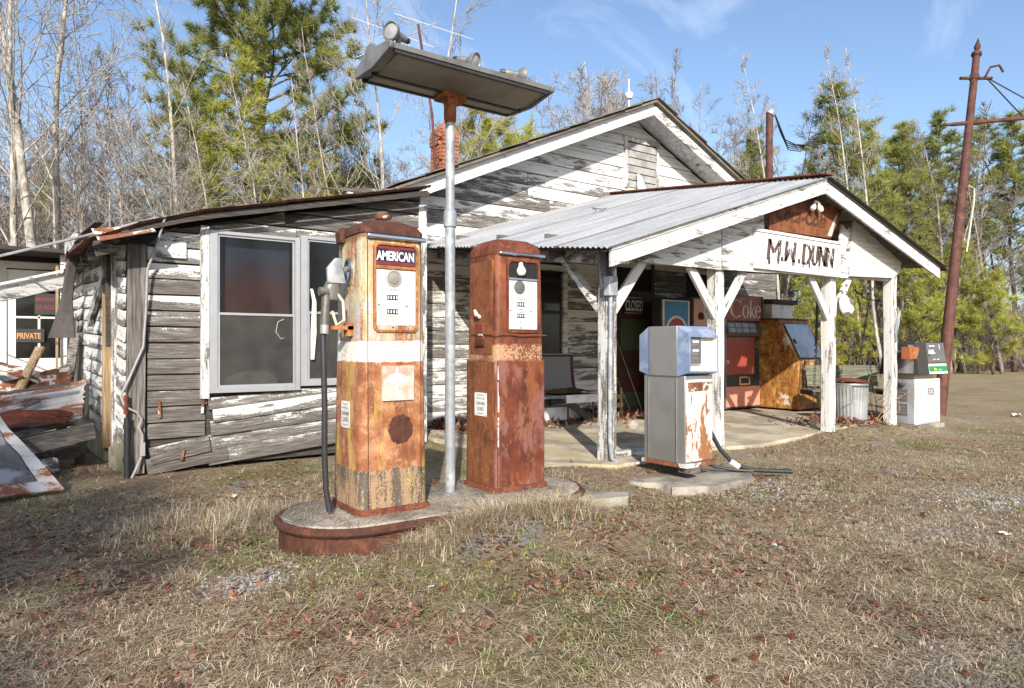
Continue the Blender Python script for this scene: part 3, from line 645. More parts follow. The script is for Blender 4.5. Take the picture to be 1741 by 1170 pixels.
# --- main gable wall ------------------------------------------------------
AX, AZ, SL = 8.02, 4.84, .44                                # apex of the wall under the rake, slope
def zg(x): return AZ - SL * abs(x - AX)
mw = MB().prism([(3.70, .02), (11.95, .02), (11.95, zg(11.95)), (AX, AZ), (3.70, zg(3.7))], MY + .012, MY + .07).build('gable_wall', 'dark_wood', store)
H = .1775
for k in range(30):
    z0 = .12 + H * k; z1 = z0 + H * 1.04
    if z0 > AZ - .06: break
    xl, xr = max(3.74, AX - (AZ - z0) / SL), min(11.95, AX + (AZ - z0) / SL); tl, tr = max(3.74, AX - (AZ - z1) / SL), min(11.95, AX + (AZ - z1) / SL)
    if z1 > AZ: tl = tr = AX
    cuts = []
    if z0 < 2.36 and z1 > 1.05: cuts.append((5.28, 6.62))         # porch window
    if z1 < 2.56: cuts.append((7.60, 8.48))                       # shop door
    if 1.1 < z0 and z1 < 2.5: cuts.append((9.32, 10.15))          # second opening
    if 3.72 < z0 < 4.44 : cuts.append((7.82, 8.60))               # vent
    joints = sorted([5.95 + rj(.15)] if (3.05 < z0 < 3.7 and k % 3 == 0) else ([6.05 + rj(.4), 9.5 + rj(.4)] if k % 2 and z0 > 2.3 else []))
    spans = [(xl, xr)]
    for c0, c1 in cuts: spans = [q for a, b in spans for q in ((a, min(b, c0)), (max(a, c1), b)) if q[1] - q[0] > .06]
    for j in joints: spans = [q for a, b in spans for q in (((a, j - .002), (j + .002, b)) if a + .1 < j < b - .1 else ((a, b),))]
    for a, b in spans:
        at_, bt = (tl if a == xl else a), (tr if b == xr else b); mid = (a + b) / 2
        if z0 < 2.6 and mid > 8.6: w = .72 + rj(.1)  # wear raised here to paint in the shade under the porch roof
        elif z0 < 2.2: w = .38 + rj(.12) if mid > 4.6 else .55 + rj(.15)
        else:
            w = .20 + rj(.08)
            if 2.9 < z0 < 4.0 and 5.4 < mid < 7.9: w = .50 + rj(.12)
            if 2.3 < z0 < 3.4 and mid < 6.6: w = .58 + rj(.12)
            if mid > 8.4: w = .16 + rj(.05)
        clap(mw, a, b, min(at_, bt - .01), bt, MY, z0 + .004, H * .945, w, rj(.002), mat='gable_board', t=.014)
vent = MB().box(7.82, 7.88, MY - .045, MY, 3.72, 4.50).box(8.54, 8.60, MY - .045, MY, 3.72, 4.44).box(7.80, 8.62, MY - .05, MY, 4.47, 4.54).build('gable_vent', 'painted_post', store, wear=.42)
for i in range(6):
    z = 3.74 + i * .122
    MB().box(7.88, 8.54, -.02, .0, 0, .10).build('vent_slat', 'vent_slat', vent, (0, MY - .012, z), (R(14), 0, 0), False)
MB().prism([(8.06, 3.60), (8.50, 3.42), (8.52, 3.52), (8.28, 3.66), (8.12, 3.92), (8.04, 3.95)], MY - .11, MY - .085).build('loose_board', 'white_board', store)
for i in range(3): MB().bar((8.70 + .07 * i, MY - .12, 3.40), (8.62 + .09 * i, MY - .06, 3.70 + .03 * i), .06, .02, (0, 1, 0)).build('loose_board', 'grey_wood_v', store)
# rakes and main roof
for sgn, wr in ((-1, .10), (1, .35)):
    xe = 3.66 if sgn < 0 else 12.3; L0 = (AX, AZ + .10); ze = AZ - SL * abs(xe - AX)
    pl = [(xe, ze - .05), (AX, AZ - .05), (AX, AZ + .13), (xe, ze + .13)] if sgn < 0 else [(AX, AZ - .05), (xe, ze - .05), (xe, ze + .13), (AX, AZ + .13)]
    MB().prism(pl, 7.43, 7.46).build('rake_fascia', 'painted_board', store, wear=wr)
    for k in range(3):
        y0 = 7.465 + .15 * k
        q = [(x, z - .015) for x, z in pl[:2]] + [(x, z - .16 + .175) for x, z in pl[2:]]
        z0 = .055; pl2 = [(xe, ze + z0), (AX, AZ + z0), (AX, AZ + z0 + .02), (xe, ze + z0 + .02)] if sgn < 0 else [(AX, AZ + z0), (xe, ze + z0), (xe, ze + z0 + .02), (AX, AZ + z0 + .02)]
        MB().prism(pl2, y0, y0 + .146).build('soffit_board', 'painted_board', store, wear=.22)
    rp = [(xe - .1, ze + .09), (AX, AZ + .135), (AX, AZ + .17), (xe - .1, ze + .125)] if sgn < 0 else [(AX, AZ + .135), (xe + .1, ze + .09), (xe + .1, ze + .125), (AX, AZ + .17)]
    rf = MB().prism(rp, 7.36, 14.5).build('main_roof', 'shingle', store)
    Ls = abs(xe - AX)
    for i in range(12):
        for j in range(4 if sgn < 0 else 3):
            a = i / 12; x0 = AX + sgn * Ls * a; x1 = AX + sgn * Ls * (a + 1.25 / 12); y0 = 7.33 + .62 * j + rj(.02) + (.3 if i % 2 else 0) * (j > 0)
            zz0 = AZ + .185 - SL * abs(x0 - AX); zz1 = AZ + .198 - SL * abs(x1 - AX) + rj(.006)
            xs = (x1, x0) if sgn < 0 else (x0, x1); zs = (zz1, zz0) if sgn < 0 else (zz0, zz1)
            MB().prism([(xs[0], zs[0]), (xs[1], zs[1]), (xs[1], zs[1] + .012), (xs[0], zs[0] + .012)], y0, y0 + .60).build('shingle', 'shingle', rf, smooth=False)
MB().prism([(3.70, .02), (11.95, .02), (11.95, zg(11.95)), (AX, AZ), (3.70, zg(3.7))], 14.1, 14.2).build('back_wall', 'dark_wood', store)
MB().box(11.87, 11.95, 7.97, 14.1, 0, zg(11.95) - .02).build('right_side_wall', 'dark_wood', store)
MB().box(3.70, 3.76, 7.98, 12.4, 2.4, zg(3.76)).build('left_side_wall', 'dark_wood', store)
CHX = .14
ch = MB().box(5.98, 6.36, 10.82, 11.20, 3.7, 5.12).build('chimney', 'mortar', store)
bm = bpy.data.meshes.new('brick'); t_ = MB().box(-.098, .098, -.048, .048, -.03, .03); bm.from_pydata(t_.v, [], t_.f); bm.materials.append(M['brick'])
bm2 = bpy.data.meshes.new('brick'); t_ = MB().box(-.062, .062, -.048, .048, -.03, .03); bm2.from_pydata(t_.v, [], t_.f); bm2.materials.append(M['brick'])
for r_ in range(19):
    z = 3.86 + .072 * r_; g = .03 if r_ in (14, 15, 16) else 0
    if r_ == 18: continue
    for side_i in range(2):
        for k in range(2 if r_ % 2 else 3):
            ln, mesh = (.205, bm) if r_ % 2 else (.135, bm2)
            c = (k - (.5 if r_ % 2 else 1)) * ln
            if side_i == 0: link('brick', mesh, 'brick', ch, (6.17 + c, 10.81 - g + rj(.004), z), (0, 0, 0), False)
            else: link('brick', mesh, 'brick', ch, (5.97 - g + rj(.004), 11.01 + c, z), (0, 0, R(90)), False)
MB().loft([rr(6.17, 11.01, .46, .46, .01, 5.12, 1), rr(6.17, 11.01, .30, .30, .01, 5.20, 1), rr(6.17, 11.01, .08, .08, .01, 5.30, 1)]).build('chimney_cap', 'brick', ch)
ch.location.x += CHX; ch.scale = (.84, .84, 1); ch.location.x += .16 * 6.17; ch.location.y += .16 * 11.0
lr = MB().tube([(8.05, 8.0, 4.95), (8.05, 8.0, 5.54)], .012, 6).lathe([(.0, -.07), (.05, -.05), (.07, 0), (.05, .05), (0, .07)], 12, (8.05, 8.0, 5.27)).build('lightning_rod', 'white_board', store)
lr2 = MB().tube([(3.66, 9.0, 2.9), (3.66, 9.0, 3.30)], .008, 6).lathe([(.0, -.05), (.04, -.03), (.05, 0), (.04, .03), (0, .05)], 12, (3.66, 9.0, 3.30)).build('lightning_rod', 'white_board', store)

# --- windows --------------------------------------------------------------
def sash_window(x0, x1, z0, z1, y, upper, lower, bent=False):
    w = MB().box(x0 - .07, x0, y - .05, y + .02, z0 - .05, z1 + .03).box(x1, x1 + .05, y - .05, y + .02, z0 - .05, z1 + .03).box(x0, x1, y - .05, y + .02, z1, z1 + .03).box(x0, x1, y - .06, y + .02, z0 - .05, z0).build('window', 'aluminium', store)
    zm = z0 + (z1 - z0) * .475; a = .022
    for nm, za, zb, dy in (('upper_sash', zm, z1, -.020), ('lower_sash', z0, zm + .02, -.034)):
        yy = y + dy; s = MB().box(x0 + .004, x0 + a, yy - .012, yy + .012, za, zb).box(x1 - a, x1 - .004, yy - .012, yy + .012, za, zb).box(x0 + a, x1 - a, yy - .012, yy + .012, zb - a, zb).box(x0 + a, x1 - a, yy - .012, yy + .012, za, za + a).build(nm, 'aluminium', w)
        MB().box(x0 + a, x1 - a, yy - .001, yy + .001, za + a, zb - a).build('pane', 'glass' if nm == 'upper_sash' else 'screen', w)
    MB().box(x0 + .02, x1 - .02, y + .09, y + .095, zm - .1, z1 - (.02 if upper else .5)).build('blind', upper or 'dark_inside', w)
    MB().box(x0 + .02, x1 - .02, y + .16, y + .165, z0, zm).build('blind', lower, w)
    return w
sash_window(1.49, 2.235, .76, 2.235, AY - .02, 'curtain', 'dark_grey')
MB().box(1.345, 1.418, AY - .062, AY + .01, .66, 2.30).build('casing', 'painted_post', store, wear=.38)
w2 = sash_window(2.362, 3.04, .80, 2.265, AY - .02, None, 'dark_grey')
MB().add([(x, y, z) for z, x0, x1, y in ((1.02, 2.385, 2.42, 6.93), (1.3, 2.392, 2.45, 6.95), (1.62, 2.40, 2.44, 6.925), (1.75, 2.39, 2.41, 6.95)) for x, y in ((x0, y), (x1, y - .012))], [(0, 1, 3, 2), (2, 3, 5, 4), (4, 5, 7, 6)]).build('torn_screen', 'white_sheet', w2)
MB().loft([rr(1.80, AY + .07, .62, .05, .02, .76, 2), rr(1.82, AY + .07, .52, .05, .02, .84, 2), rr(1.88, AY + .07, .2, .04, .015, .91, 2)]).build('crumpled_cloth', 'pale_curtain', store)
MB().tube([(2.12, 6.965, 1.43), (2.06, 6.955, 1.40), (2.04, 6.95, 1.3), (2.09, 6.955, 1.23), (2.12, 6.96, 1.24)], .006, 6).build('wire_loop', 'cable', w2)
pw = MB().box(5.28, 5.36, MY - .04, MY + .02, 1.02, 2.36).box(6.54, 6.62, MY - .04, MY + .02, 1.02, 2.36).box(5.36, 6.54, MY - .04, MY + .02, 2.28, 2.36).box(5.22, 6.68, MY - .07, MY + .02, .98, 1.05).build('porch_window', 'painted_board', store, wear=.35)
MB().box(5.36, 6.54, MY + .005, MY + .009, 1.05, 2.28).build('pane', 'glass', pw)
MB().box(5.92, 5.98, MY - .01, MY + .004, 1.05, 2.28).box(5.36, 6.54, MY - .012, MY + .002, 1.64, 1.69).build('sash_bar', 'dark_grey', pw)
MB().box(5.36, 6.54, MY + .03, MY + .035, 1.05, 2.28).build('blind', 'dark_inside', pw)

# --- shop doorway under the porch -----------------------------------------
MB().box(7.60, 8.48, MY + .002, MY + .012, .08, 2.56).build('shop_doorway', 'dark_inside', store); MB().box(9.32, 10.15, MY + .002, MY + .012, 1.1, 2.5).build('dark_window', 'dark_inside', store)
sd = MB().box(7.64, 8.44, MY - .03, MY - .002, .10, 2.06).build('shop_door', 'dark_red', store)
MB().box(7.72, 8.36, MY - .042, MY - .031, 1.10, 1.60).build('door_screen', 'olive_box', sd); MB().box(7.72, 8.36, MY - .042, MY - .031, .18, .42).build('kick_plate', 'olive_box', sd)
MB().box(7.66, 8.42, MY - .05, MY - .031, .68, .78).build('door_rail', 'dark_grey', sd)
for x in (7.60, 8.48): MB().box(x - .035, x + .035, MY - .03, MY + .02, .08, 2.56).build('door_trim', 'dark_grey', store)

# --- porch ----------------------------------------------------------------
PY = 4.72                                                   # front row of posts
FYF = 4.35                                                  # rake fascia
PX0, PXA, PX1 = 4.16, 7.58, 10.52                           # eave, ridge, eave
RISE = .125                                                 # the porch has sunk at the front: its roof climbs to the wall
def zl(x, y): return 3.13 - (PXA - x) * .318 + (y - FYF) * RISE
def zr(x, y): return 3.13 - (x - PXA) * .280 + (y - FYF) * RISE
POSTS = [(4.46, .02, 2.04), (6.06, .0, 2.05), (8.27, .08, 2.06), (9.87, .06, 2.20)]
for i, (x, z0, z1) in enumerate(POSTS):
    MB().loft([rr(rj(.006), rj(.006), .135, .135, .012, z, 1) for z in np.linspace(0, z1 - z0, 7)]).build('porch_post', 'painted_post', store, (x, PY, z0), (0, rj(.008), 0), wear=.52 if i == 0 else .30)
for x, zt, sides_ in ((4.46, 1.98, (1,)), (6.06, 1.98, (-1, 1)), (8.27, 2.02, (-1, 1))):
    for s in sides_:
        p, q = V(x + s * .04, PY - .02, zt - .50), V(x + s * .46, PY - .02, zt + .02); d = q - p
        L_ = d.length; MB().box(0, L_, -.02, .02, -.05, .05).build('brace', 'painted_board', store, p, (0, -math.atan2(d.z, d.x), 0), wear=.25, bevel=.003)
p, q = V(4.44, PY + .06, 1.50), V(4.44, PY + .62, 2.06); MB().bar(p, q, .10, .05).build('brace', 'painted_board', store, wear=.35)
# beams: front header, left and right plates, tie beams
MB().box(0, 5.40, -.045, .045, -.06, .06).build('header_beam', 'painted_board', store, (4.44, PY + .03, 2.03), (0, R(-1.1), 0), wear=.3)
def sidebeam(x, za, name='side_beam', f=.25):
    p, q = V(x, PY - f, za), V(x, MY - .03, za + (MY - PY) * RISE); MB().bar(p, q, .09, .15).build(name, 'painted_board', store, wear=.4)
sidebeam(4.46, 1.985); sidebeam(9.87, 2.17, f=.05)
for k, y in enumerate((5.6, 6.5, 7.4)):
    z = 2.16 + (y - PY) * RISE; MB().bar((4.42, y, z), (9.92, y, z + .06), .05, .12).build('tie_beam', 'grey_wood', store)
    for fx, g in ((zl, (4.2, 7.55)), (zr, (7.61, 10.5))):
        MB().bar((g[0], y - .3, fx(g[0], y - .3) - .12), (g[1], y - .3, fx(g[1], y - .3) - .12), .045, .10).build('rafter', 'grey_wood', store)
# front gable panels (cut sheet), with the gap where the board has broken away
def pan(poly, y0, y1, name, wear): return MB().prism(poly, y0, y1).build(name, 'painted_board', store, wear=wear)
def zin(x): return (zl(x, PY) if x < PXA else zr(x, PY)) - .10
pan([(4.54, 1.97), (6.02, 1.97), (6.02, zin(6.02)), (4.54, zin(4.54))], PY - .10, PY - .075, 'gable_panel', .34)
pan([(6.03, 1.975), (8.56, 2.03), (8.50, 2.36), (8.60, 2.62), (8.42, 2.70), (8.36, 2.44), (6.03, 2.50)], PY - .104, PY - .078, 'gable_panel', .26)
pan([(6.03, 2.505), (6.78, 2.485), (6.78, zin(6.78)), (6.03, zin(6.03))], PY - .10, PY - .076, 'gable_panel', .36)
pan([(8.62, 2.06), (9.72, 2.10), (9.95, 2.20), (9.97, 2.33), (8.72, 2.80), (8.66, 2.62)], PY - .102, PY - .077, 'gable_panel', .18)
pan([(8.50, 2.04), (8.615, 2.05), (8.655, 2.62), (8.68, 2.66), (8.60, 2.70)], PY - .085, PY - .07, 'gable_panel', .45)
# fascia, verge strip, roof deck planks, tin
for fx, xa, xb, wr in ((zl, PX0, PXA, .24), (zr, PXA, PX1, .24)):
    MB().prism([(xa, fx(xa, FYF) - .19), (xb, fx(xb, FYF) - .19), (xb, fx(xb, FYF) - .05), (xa, fx(xa, FYF) - .05)], FYF, FYF + .028).build('rake_fascia', 'painted_board', store, wear=wr)
    MB().prism([(xa, fx(xa, FYF) - .05), (xb, fx(xb, FYF) - .05), (xb, fx(xb, FYF) - .022), (xa, fx(xa, FYF) - .022)], FYF - .012, FYF + .03).build('verge_strip', 'dark_metal' if fx is zr else 'painted_board', store, wear=.3)
nplank = 15
for s, (fx, xa, xb) in enumerate(((zl, PX0 + .02, PXA), (zr, PXA, PX1 - .02))):
    for k in range(nplank):
        x0 = xa + (xb - xa) * k / nplank; x1 = xa + (xb - xa) * (k + .955) / nplank
        ya, yb = FYF + .03, MY - .02; o = .045 + rj(.004)
        vs = [(x, y, fx(x, y) - o - t) for t in (.018, 0) for x, y in ((x0, ya), (x1, ya), (x1, yb), (x0, yb))]
        MB().add(vs, [(0, 3, 2, 1), (4, 5, 6, 7), (0, 1, 5, 4), (1, 2, 6, 5), (2, 3, 7, 6), (3, 0, 4, 7)]).build('roof_plank', 'grey_wood_y', store, smooth=False)
proof = MB().add([(x, y, zl(x, y) - .042) for x, y in ((PX0, FYF + .01), (PXA, FYF + .01), (PXA, MY), (PX0, MY))] + [(x, y, zr(x, y) - .042) for x, y in ((PXA + .002, FYF + .01), (PX1, FYF + .01), (PX1, MY), (PXA + .002, MY))] +
                 [(x, y, zl(x, y) - .036) for x, y in ((PX0, FYF + .01), (PXA, FYF + .01), (PXA, MY), (PX0, MY))] + [(x, y, zr(x, y) - .036) for x, y in ((PXA + .002, FYF + .01), (PX1, FYF + .01), (PX1, MY), (PXA + .002, MY))],
                 [(3, 2, 1, 0), (7, 6, 5, 4), (8, 9, 10, 11), (12, 13, 14, 15), (0, 1, 9, 8), (3, 0, 8, 11), (4, 5, 13, 12), (5, 6, 14, 13)]).build('porch_roof', 'dark_wood', store)
ysh = np.linspace(FYF - .05, MY + .02, 6)
for i, (y0, y1) in enumerate(zip(ysh[:-1], ysh[1:])):
    y1 += .05; h = .004 * (i % 2)
    xe = PX0 - .06 - .02 * i + rj(.012)
    tin_sheet((xe, y0, zl(xe, y0) - .008 + h), (PXA + .02, y0, zl(PXA, y0) - .004 + h), (xe, y1, zl(xe, y1) - .008 + h), (PXA + .02, y1, zl(PXA, y1) - .004 + h), 11, .0095, 3).build('tin_sheet', 'tin_roof', proof)
    tin_sheet((PXA - .02, y0, zr(PXA, y0) + h), (PX1 + .08, y0, zr(PX1 + .08, y0) - .002 + h), (PXA - .02, y1, zr(PXA, y1) + h), (PX1 + .08, y1, zr(PX1 + .08, y1) - .002 + h), 11, .0095, 3).build('tin_sheet', 'dark_metal' if i == 0 else 'tin_roof', proof)
MB().bar((PXA, FYF - .05, 3.15), (PXA, MY, 3.15 + (MY - FYF) * RISE), .16, .015).build('ridge_cap', 'rust_red', proof)
MB().bar((10.38, FYF + .08, zr(10.38, FYF) + .012), (10.66, FYF + .06, zr(10.66, FYF) - .03), .22, .008).build('bent_edge', 'rust_dark', proof)
tw = thing('roof_twig', 'small bare twig lying on the silver porch roof', 'twig', (5.9, 6.4, zl(5.9, 6.4) + .03))
MB().tube([(-.1, 0, .0), (-.05, .02, .02), (.05, .0, .015), (.16, .03, .05)], .005, 5).tube([(-.05, .02, .02), (-.07, -.03, -.03)], .005, 5).tube([(-.05, .02, .02), (-.12, .0, .02)], .004, 5).build('twig_stem', 'dark_wood', tw, world=False)

# electrics on the first post
MB().tube([(4.40, PY - .10, 1.99), (4.40, PY - .10, 1.80)], .022, 8).build('conduit', 'dark_metal', store)
jb = MB().box(4.345, 4.455, PY - .15, PY - .07, 1.62, 1.80).build('junction_box', 'galv_paint', store, bevel=.008)
MB().tube([(4.40, PY - .11, 1.62), (4.395, PY - .11, 1.0), (4.39, PY - .11, .30), (4.40, PY - .125, .12), (4.46, PY - .16, .07), (4.55, PY - .2, .06), (4.72, PY - .36, .10)], .021, 10).build('conduit', 'galv_paint', store)
MB().bar((4.56, PY + .05, .11), (5.4, PY + .05, .11), .09, .07).build('base_timber', 'painted_board', store, wear=.45)

# cables and pipes at the lean-to corner
MB().tube([(1.02, 6.80, 2.33), (.97, 6.86, 2.12), (.89, 6.92, 1.85), (.88, 6.95, 1.45), (.86, 6.95, 1.15), (.74, 6.94, .85), (.68, 6.93, .72), (.71, 6.92, .62), (.80, 6.92, .57), (.845, 6.93, .50), (.82, 6.93, .43), (.85, 6.93, .36), (.85, 6.94, .18), (.80, 6.92, .06), (.76, 6.90, -.02)], .011, 8).build('cable', 'cable', store)
MB().box(-.02, .02, -.02, .02, -.06, .06).build('cable_clamp', 'cable', store, (.85, 6.935, .23))
MB().tube([(.73, 6.93, -.03), (.73, 6.93, .52)], .027, 10).tube([(.73, 6.93, .12), (.73, 6.93, .17)], .034, 10).tube([(.73, 6.93, .42), (.73, 6.93, .46)], .034, 10).build('drain_pipe', 'black_pipe', store)
MB().tube([(.72, 6.93, .55), (.72, 6.93, .72)], .02, 8).tube([(.72, 6.93, .60), (.72, 6.93, .64)], .028, 8).build('pipe_end', 'rust_red', store)
MB().tube([(.95, 6.80, 2.30), (.45, 7.6, 2.20), (-.3, 9.3, 2.12), (-1.2, 11, 2.05)], .014, 6).build('eave_cable', 'galvanized', store)
MB().bar((.40, 7.9, 2.22), (.36, 9.2, 2.26), .02, .13).build('eave_board', 'painted_board', store, wear=.4)

# --- signs on the porch front (each hangs on the store) --------------------
s = thing('name_sign', 'white board sign reading M. W. DUNN over the porch', 'sign', (7.40, PY - .16, 2.22))
MB().box(6.56, 8.30, PY - .145, PY - .108, 2.02, 2.43).build('sign_board', 'white_board', s, bevel=.006)
MB().box(6.54, 8.32, PY - .16, PY - .105, 2.43, 2.46).build('sign_moulding', 'white_board', s)
def letters(strokes, x, z, h, w, mb, sl=.16, th=.05):
    for (a, b, c, d) in strokes:
        p = V(x + (a * w) + b * h * sl, 0, z + b * h); q = V(x + (c * w) + d * h * sl, 0, z + d * h)
        dx = th / 2
        if abs(q.z - p.z) < .35 * abs(q.x - p.x):
            l_, r_ = (p, q) if p.x < q.x else (q, p); mb.prism([(l_.x, l_.z - .018), (r_.x, r_.z - .018), (r_.x, r_.z + .014), (l_.x, l_.z + .014)], 0, .003); continue
        mb.prism([(p.x - dx, p.z), (p.x + dx, p.z), (q.x + dx, q.z), (q.x - dx, q.z)] if q.z >= p.z else [(q.x - dx, q.z), (q.x + dx, q.z), (p.x + dx, p.z), (p.x - dx, p.z)], 0, .003)
GL = {'M': [(0, 0, 0, 1), (0, .98, .5, .35), (.5, .35, 1, .98), (1, 0, 1, 1)], 'W': [(0, 0.05, .05, 1), (0, .02, .5, .65), (.5, .65, 1, .02), (1, 0.02, 1.0, 1)],
      'D': [(0, 0, 0, 1), (.0, .95, .55, .95), (.95, .65, .5, .97), (.95, .33, .95, .68), (.55, .02, .95, .36), (.0, .04, .6, .05)], 'U': [(0, .22, 0, 1), (.35, .0, 0, .28), (.3, .05, .7, .06), (.85, .1, .85, 1)], 'N': [(0, 0, 0, 1), (0, .97, .95, .05), (.95, 0, .95, 1)]}
lm = MB(); x = -.62
for c_, w_, g_ in (('M', .20, .33), ('W', .17, .36), ('D', .15, .19), ('U', .12, .15), ('N', .13, .17), ('N', .13, .17)):
    letters(GL[c_], x, -.11, .24, w_, lm, .15, .058); x += g_
for xx in (-.37, -.03): lm.prism([(xx, -.11), (xx + .045, -.11), (xx + .04, -.055), (xx - .005, -.06)], 0, .003)
drip = random.Random(4)
for i in range(34):
    xx = drip.choice([-.62, -.60, -.42, -.44, -.28, -.12, -.14, .07, .08, .20, .27, .40, .42, .54, .58, .70]) + drip.uniform(-.01, .02); ln = drip.uniform(.02, .06); ww = drip.uniform(.004, .010)
    lm.prism([(xx, -.115 - ln), (xx + ww, -.115 - ln), (xx + ww, -.07), (xx, -.07)], .0006, .003)
lm.build('lettering', 'purple_ink', s, (0, .011, .02), world=False)
lo_ = MB()
for i in range(80):
    xx = drip.uniform(-.66, .80); zz = drip.uniform(-.12, .12); ln = drip.uniform(.015, .07) * (1.3 if zz < 0 else .7); ww = drip.uniform(.003, .010)
    lo_.prism([(xx, zz), (xx + ww, zz + .005), (xx + ww + ln * .15, zz + ln), (xx + ln * .15, zz + ln * .8)], -.0012, .0005)
lo_.build('paint_loss', 'white_board', s, (0, .0105, .02), world=False)['kind'] = 'stuff'
c = thing('rusted_drink_sign', 'rusted red drink sign hung crooked under the porch peak', 'sign', (7.55, PY - .14, 2.70))
MB().prism([(-.75, -.235), (.50, -.215), (.53, -.19), (.76, .13), (.74, .16), (.30, .235), (-.12, .235), (-.74, .055), (-.765, .03)], -.02, .0).build('sign_plate', 'rust_side', c, world=False, bevel=.004)
text('Coca-Cola', .25, 'rust_dark', c, (-.66, -.0225, -.10), (R(90), R(0), 0), shear=.35, sx=.95, world=False, bold=.006, ext=.001)
MB().add([(.42, -.0235, -.19), (.52, -.0235, -.19), (.60, -.0235, .0), (.66, -.0235, .11), (.645, -.0235, .11), (.55, -.0235, .0)], [(0, 1, 2, 5), (5, 2, 3, 4)]).build('bottle_print', 'faded_ink', c, world=False)
b = thing('bulb_pair', 'two bare white bulbs hanging from a black fitting at the porch peak', 'light fitting', (7.62, FYF + .14, 2.93))
MB().tube([(0, 0, .12), (0, 0, -.06)], .025, 8).build('fitting', 'dark_metal', b, world=False)
for sx in (-1, 1):
    MB().tube([(0, 0, -.05), (sx * .05, 0, -.08)], .018, 8).build('socket', 'white_enamel', b, world=False)
    MB().lathe([(.012, 0), (.016, .02), (.034, .055), (.038, .08), (.03, .105), (0, .118)], 14, (sx * .035, 0, -.075), (sx * .55, 0, -.8)).build('bulb', 'bulb', b, world=False)
cl = thing('closed_sign', 'black sign with white CLOSED lettering beside the shop door', 'sign', (7.77, MY - .06, 1.68))
MB().box(0, .40, -.012, 0, 0, .28).build('sign_plate', 'black_ink', cl, world=False); text('CLOSED', .24, 'pale_ink', cl, (.02, -.014, .055), sx=.45, world=False, bold=.004)
MB().box(.01, .39, -.0125, -.012, .26, .268).box(.01, .39, -.0125, -.012, .012, .02).build('sign_border', 'pale_ink', cl, world=False)

# floodlight fixture dangling on the third post, wires, boxes
fl = thing('floodlight', 'broken white floodlight dangling from the third porch post', 'floodlight', (8.42, PY - .13, 1.80))
MB().loft([rr(0, 0, .06, .06, .02, -.10, 2), rr(.03, 0, .15, .12, .03, -.02, 2), rr(.05, 0, .17, .13, .03, .08, 2), rr(.03, 0, .10, .09, .03, .17, 2)]).build('lamp_housing', 'white_sheet', fl, (0, 0, -.08), (R(160), R(24), 0), world=False)
for i in range(4): MB().box(-.05, .05, -.004, .004, 0, .012).build('louvre', 'grey_ink', fl, (.03, -.075, -.06 - .03 * i), (0, .4, 0), world=False)
MB().tube([(-.06, 0, .12), (.0, -.02, .16), (.07, 0, .12), (.04, .0, .05)], .018, 6).build('bracket', 'cream_ink', fl, world=False)
MB().tube([(9.90, PY - .08, 1.70), (9.93, PY - .09, 1.62), (9.86, PY - .09, 1.45), (9.82, PY - .09, 1.35), (9.86, PY - .09, 1.22)], .014, 6).build('loose_wire', 'galv_paint', store)
MB().tube([(9.98, PY - .09, 1.66), (9.93, PY - .09, 1.5), (9.85, PY - .09, 1.3)], .007, 6).build('loose_wire', 'galv_paint', store)
bx = thing('orange_box', 'small open orange metal box fixed to the right porch post', 'box', (9.86, PY - .16, .98)); MB().box(-.02, .24, -.12, .0, 0, .17).build('box_shell', 'orange_box', bx, world=False, bevel=.006); MB().box(.05, .2, -.124, -.12, .03, .14).build('box_door', 'rust_orange', bx, world=False)

# ------------------------------------------------------------------ pump island
IZ = .20
isl = thing('pump_island', 'long round-ended concrete pump island with rusty steel rim', 'pump island', (2.1, 3.78, 0))
def stadium(xa, xb, yc, r, z, n=14, sk=0.0):
    pts = []
    for c, a0 in ((xb, -90), (xa, 90)):
        for i in range(n + 1):
            a = R(a0 + 180 * i / n); pts.append((c + r * math.cos(a), yc + r * math.sin(a), z))
    return pts
XA, XB, YC, RR = 1.545, 2.80, 3.80, .41
MB().loft([stadium(XA, XB, YC, RR - .02, -.2), stadium(XA, XB, YC, RR - .02, IZ - .02), stadium(XA, XB, YC, RR - .035, IZ - .004), stadium(XA, XB, YC, RR - .10, IZ)]).build('concrete_top', 'island_concrete', isl)
MB().loft([stadium(XA, XB, YC, RR - .012, -.2), stadium(XA, XB, YC, RR - .012, IZ - .06)], False).build('steel_skirt', 'rust_dark', isl)
ring = MB(); path = stadium(XA, XB, YC, RR - .008, IZ - .035); ring.tube(path + path[:1], .026, 8, False); ring.build('steel_rim', 'rust_dark', isl)

# ------------------------------------------------------------------ digits and little print
def print_lines(mb, x0, x1, z, n, y, rnd, h=.006):
    for i in range(n):
        a = x0 + (x1 - x0) * i / n; mb.box(a, a + (x1 - x0) / n * rnd.uniform(.4, .85), y - .0008, y, z, z + h)
def dial(t, x, z, w, y, mats=('dark_metal', 'pale_ink'), h=.03):
    MB().box(x - w / 2, x + w / 2, y - .002, y, z, z + h).build('counter_window', mats[0], t, world=False)
    d = MB(); k = 4
    for i in range(k):
        cx = x - w / 2 + w * (i + .5) / k; d.box(cx - w * .05, cx + w * .05, y - .003, y - .002, z + h * .2, z + h * .8)
    d.build('counter_digit', mats[1], t, world=False)

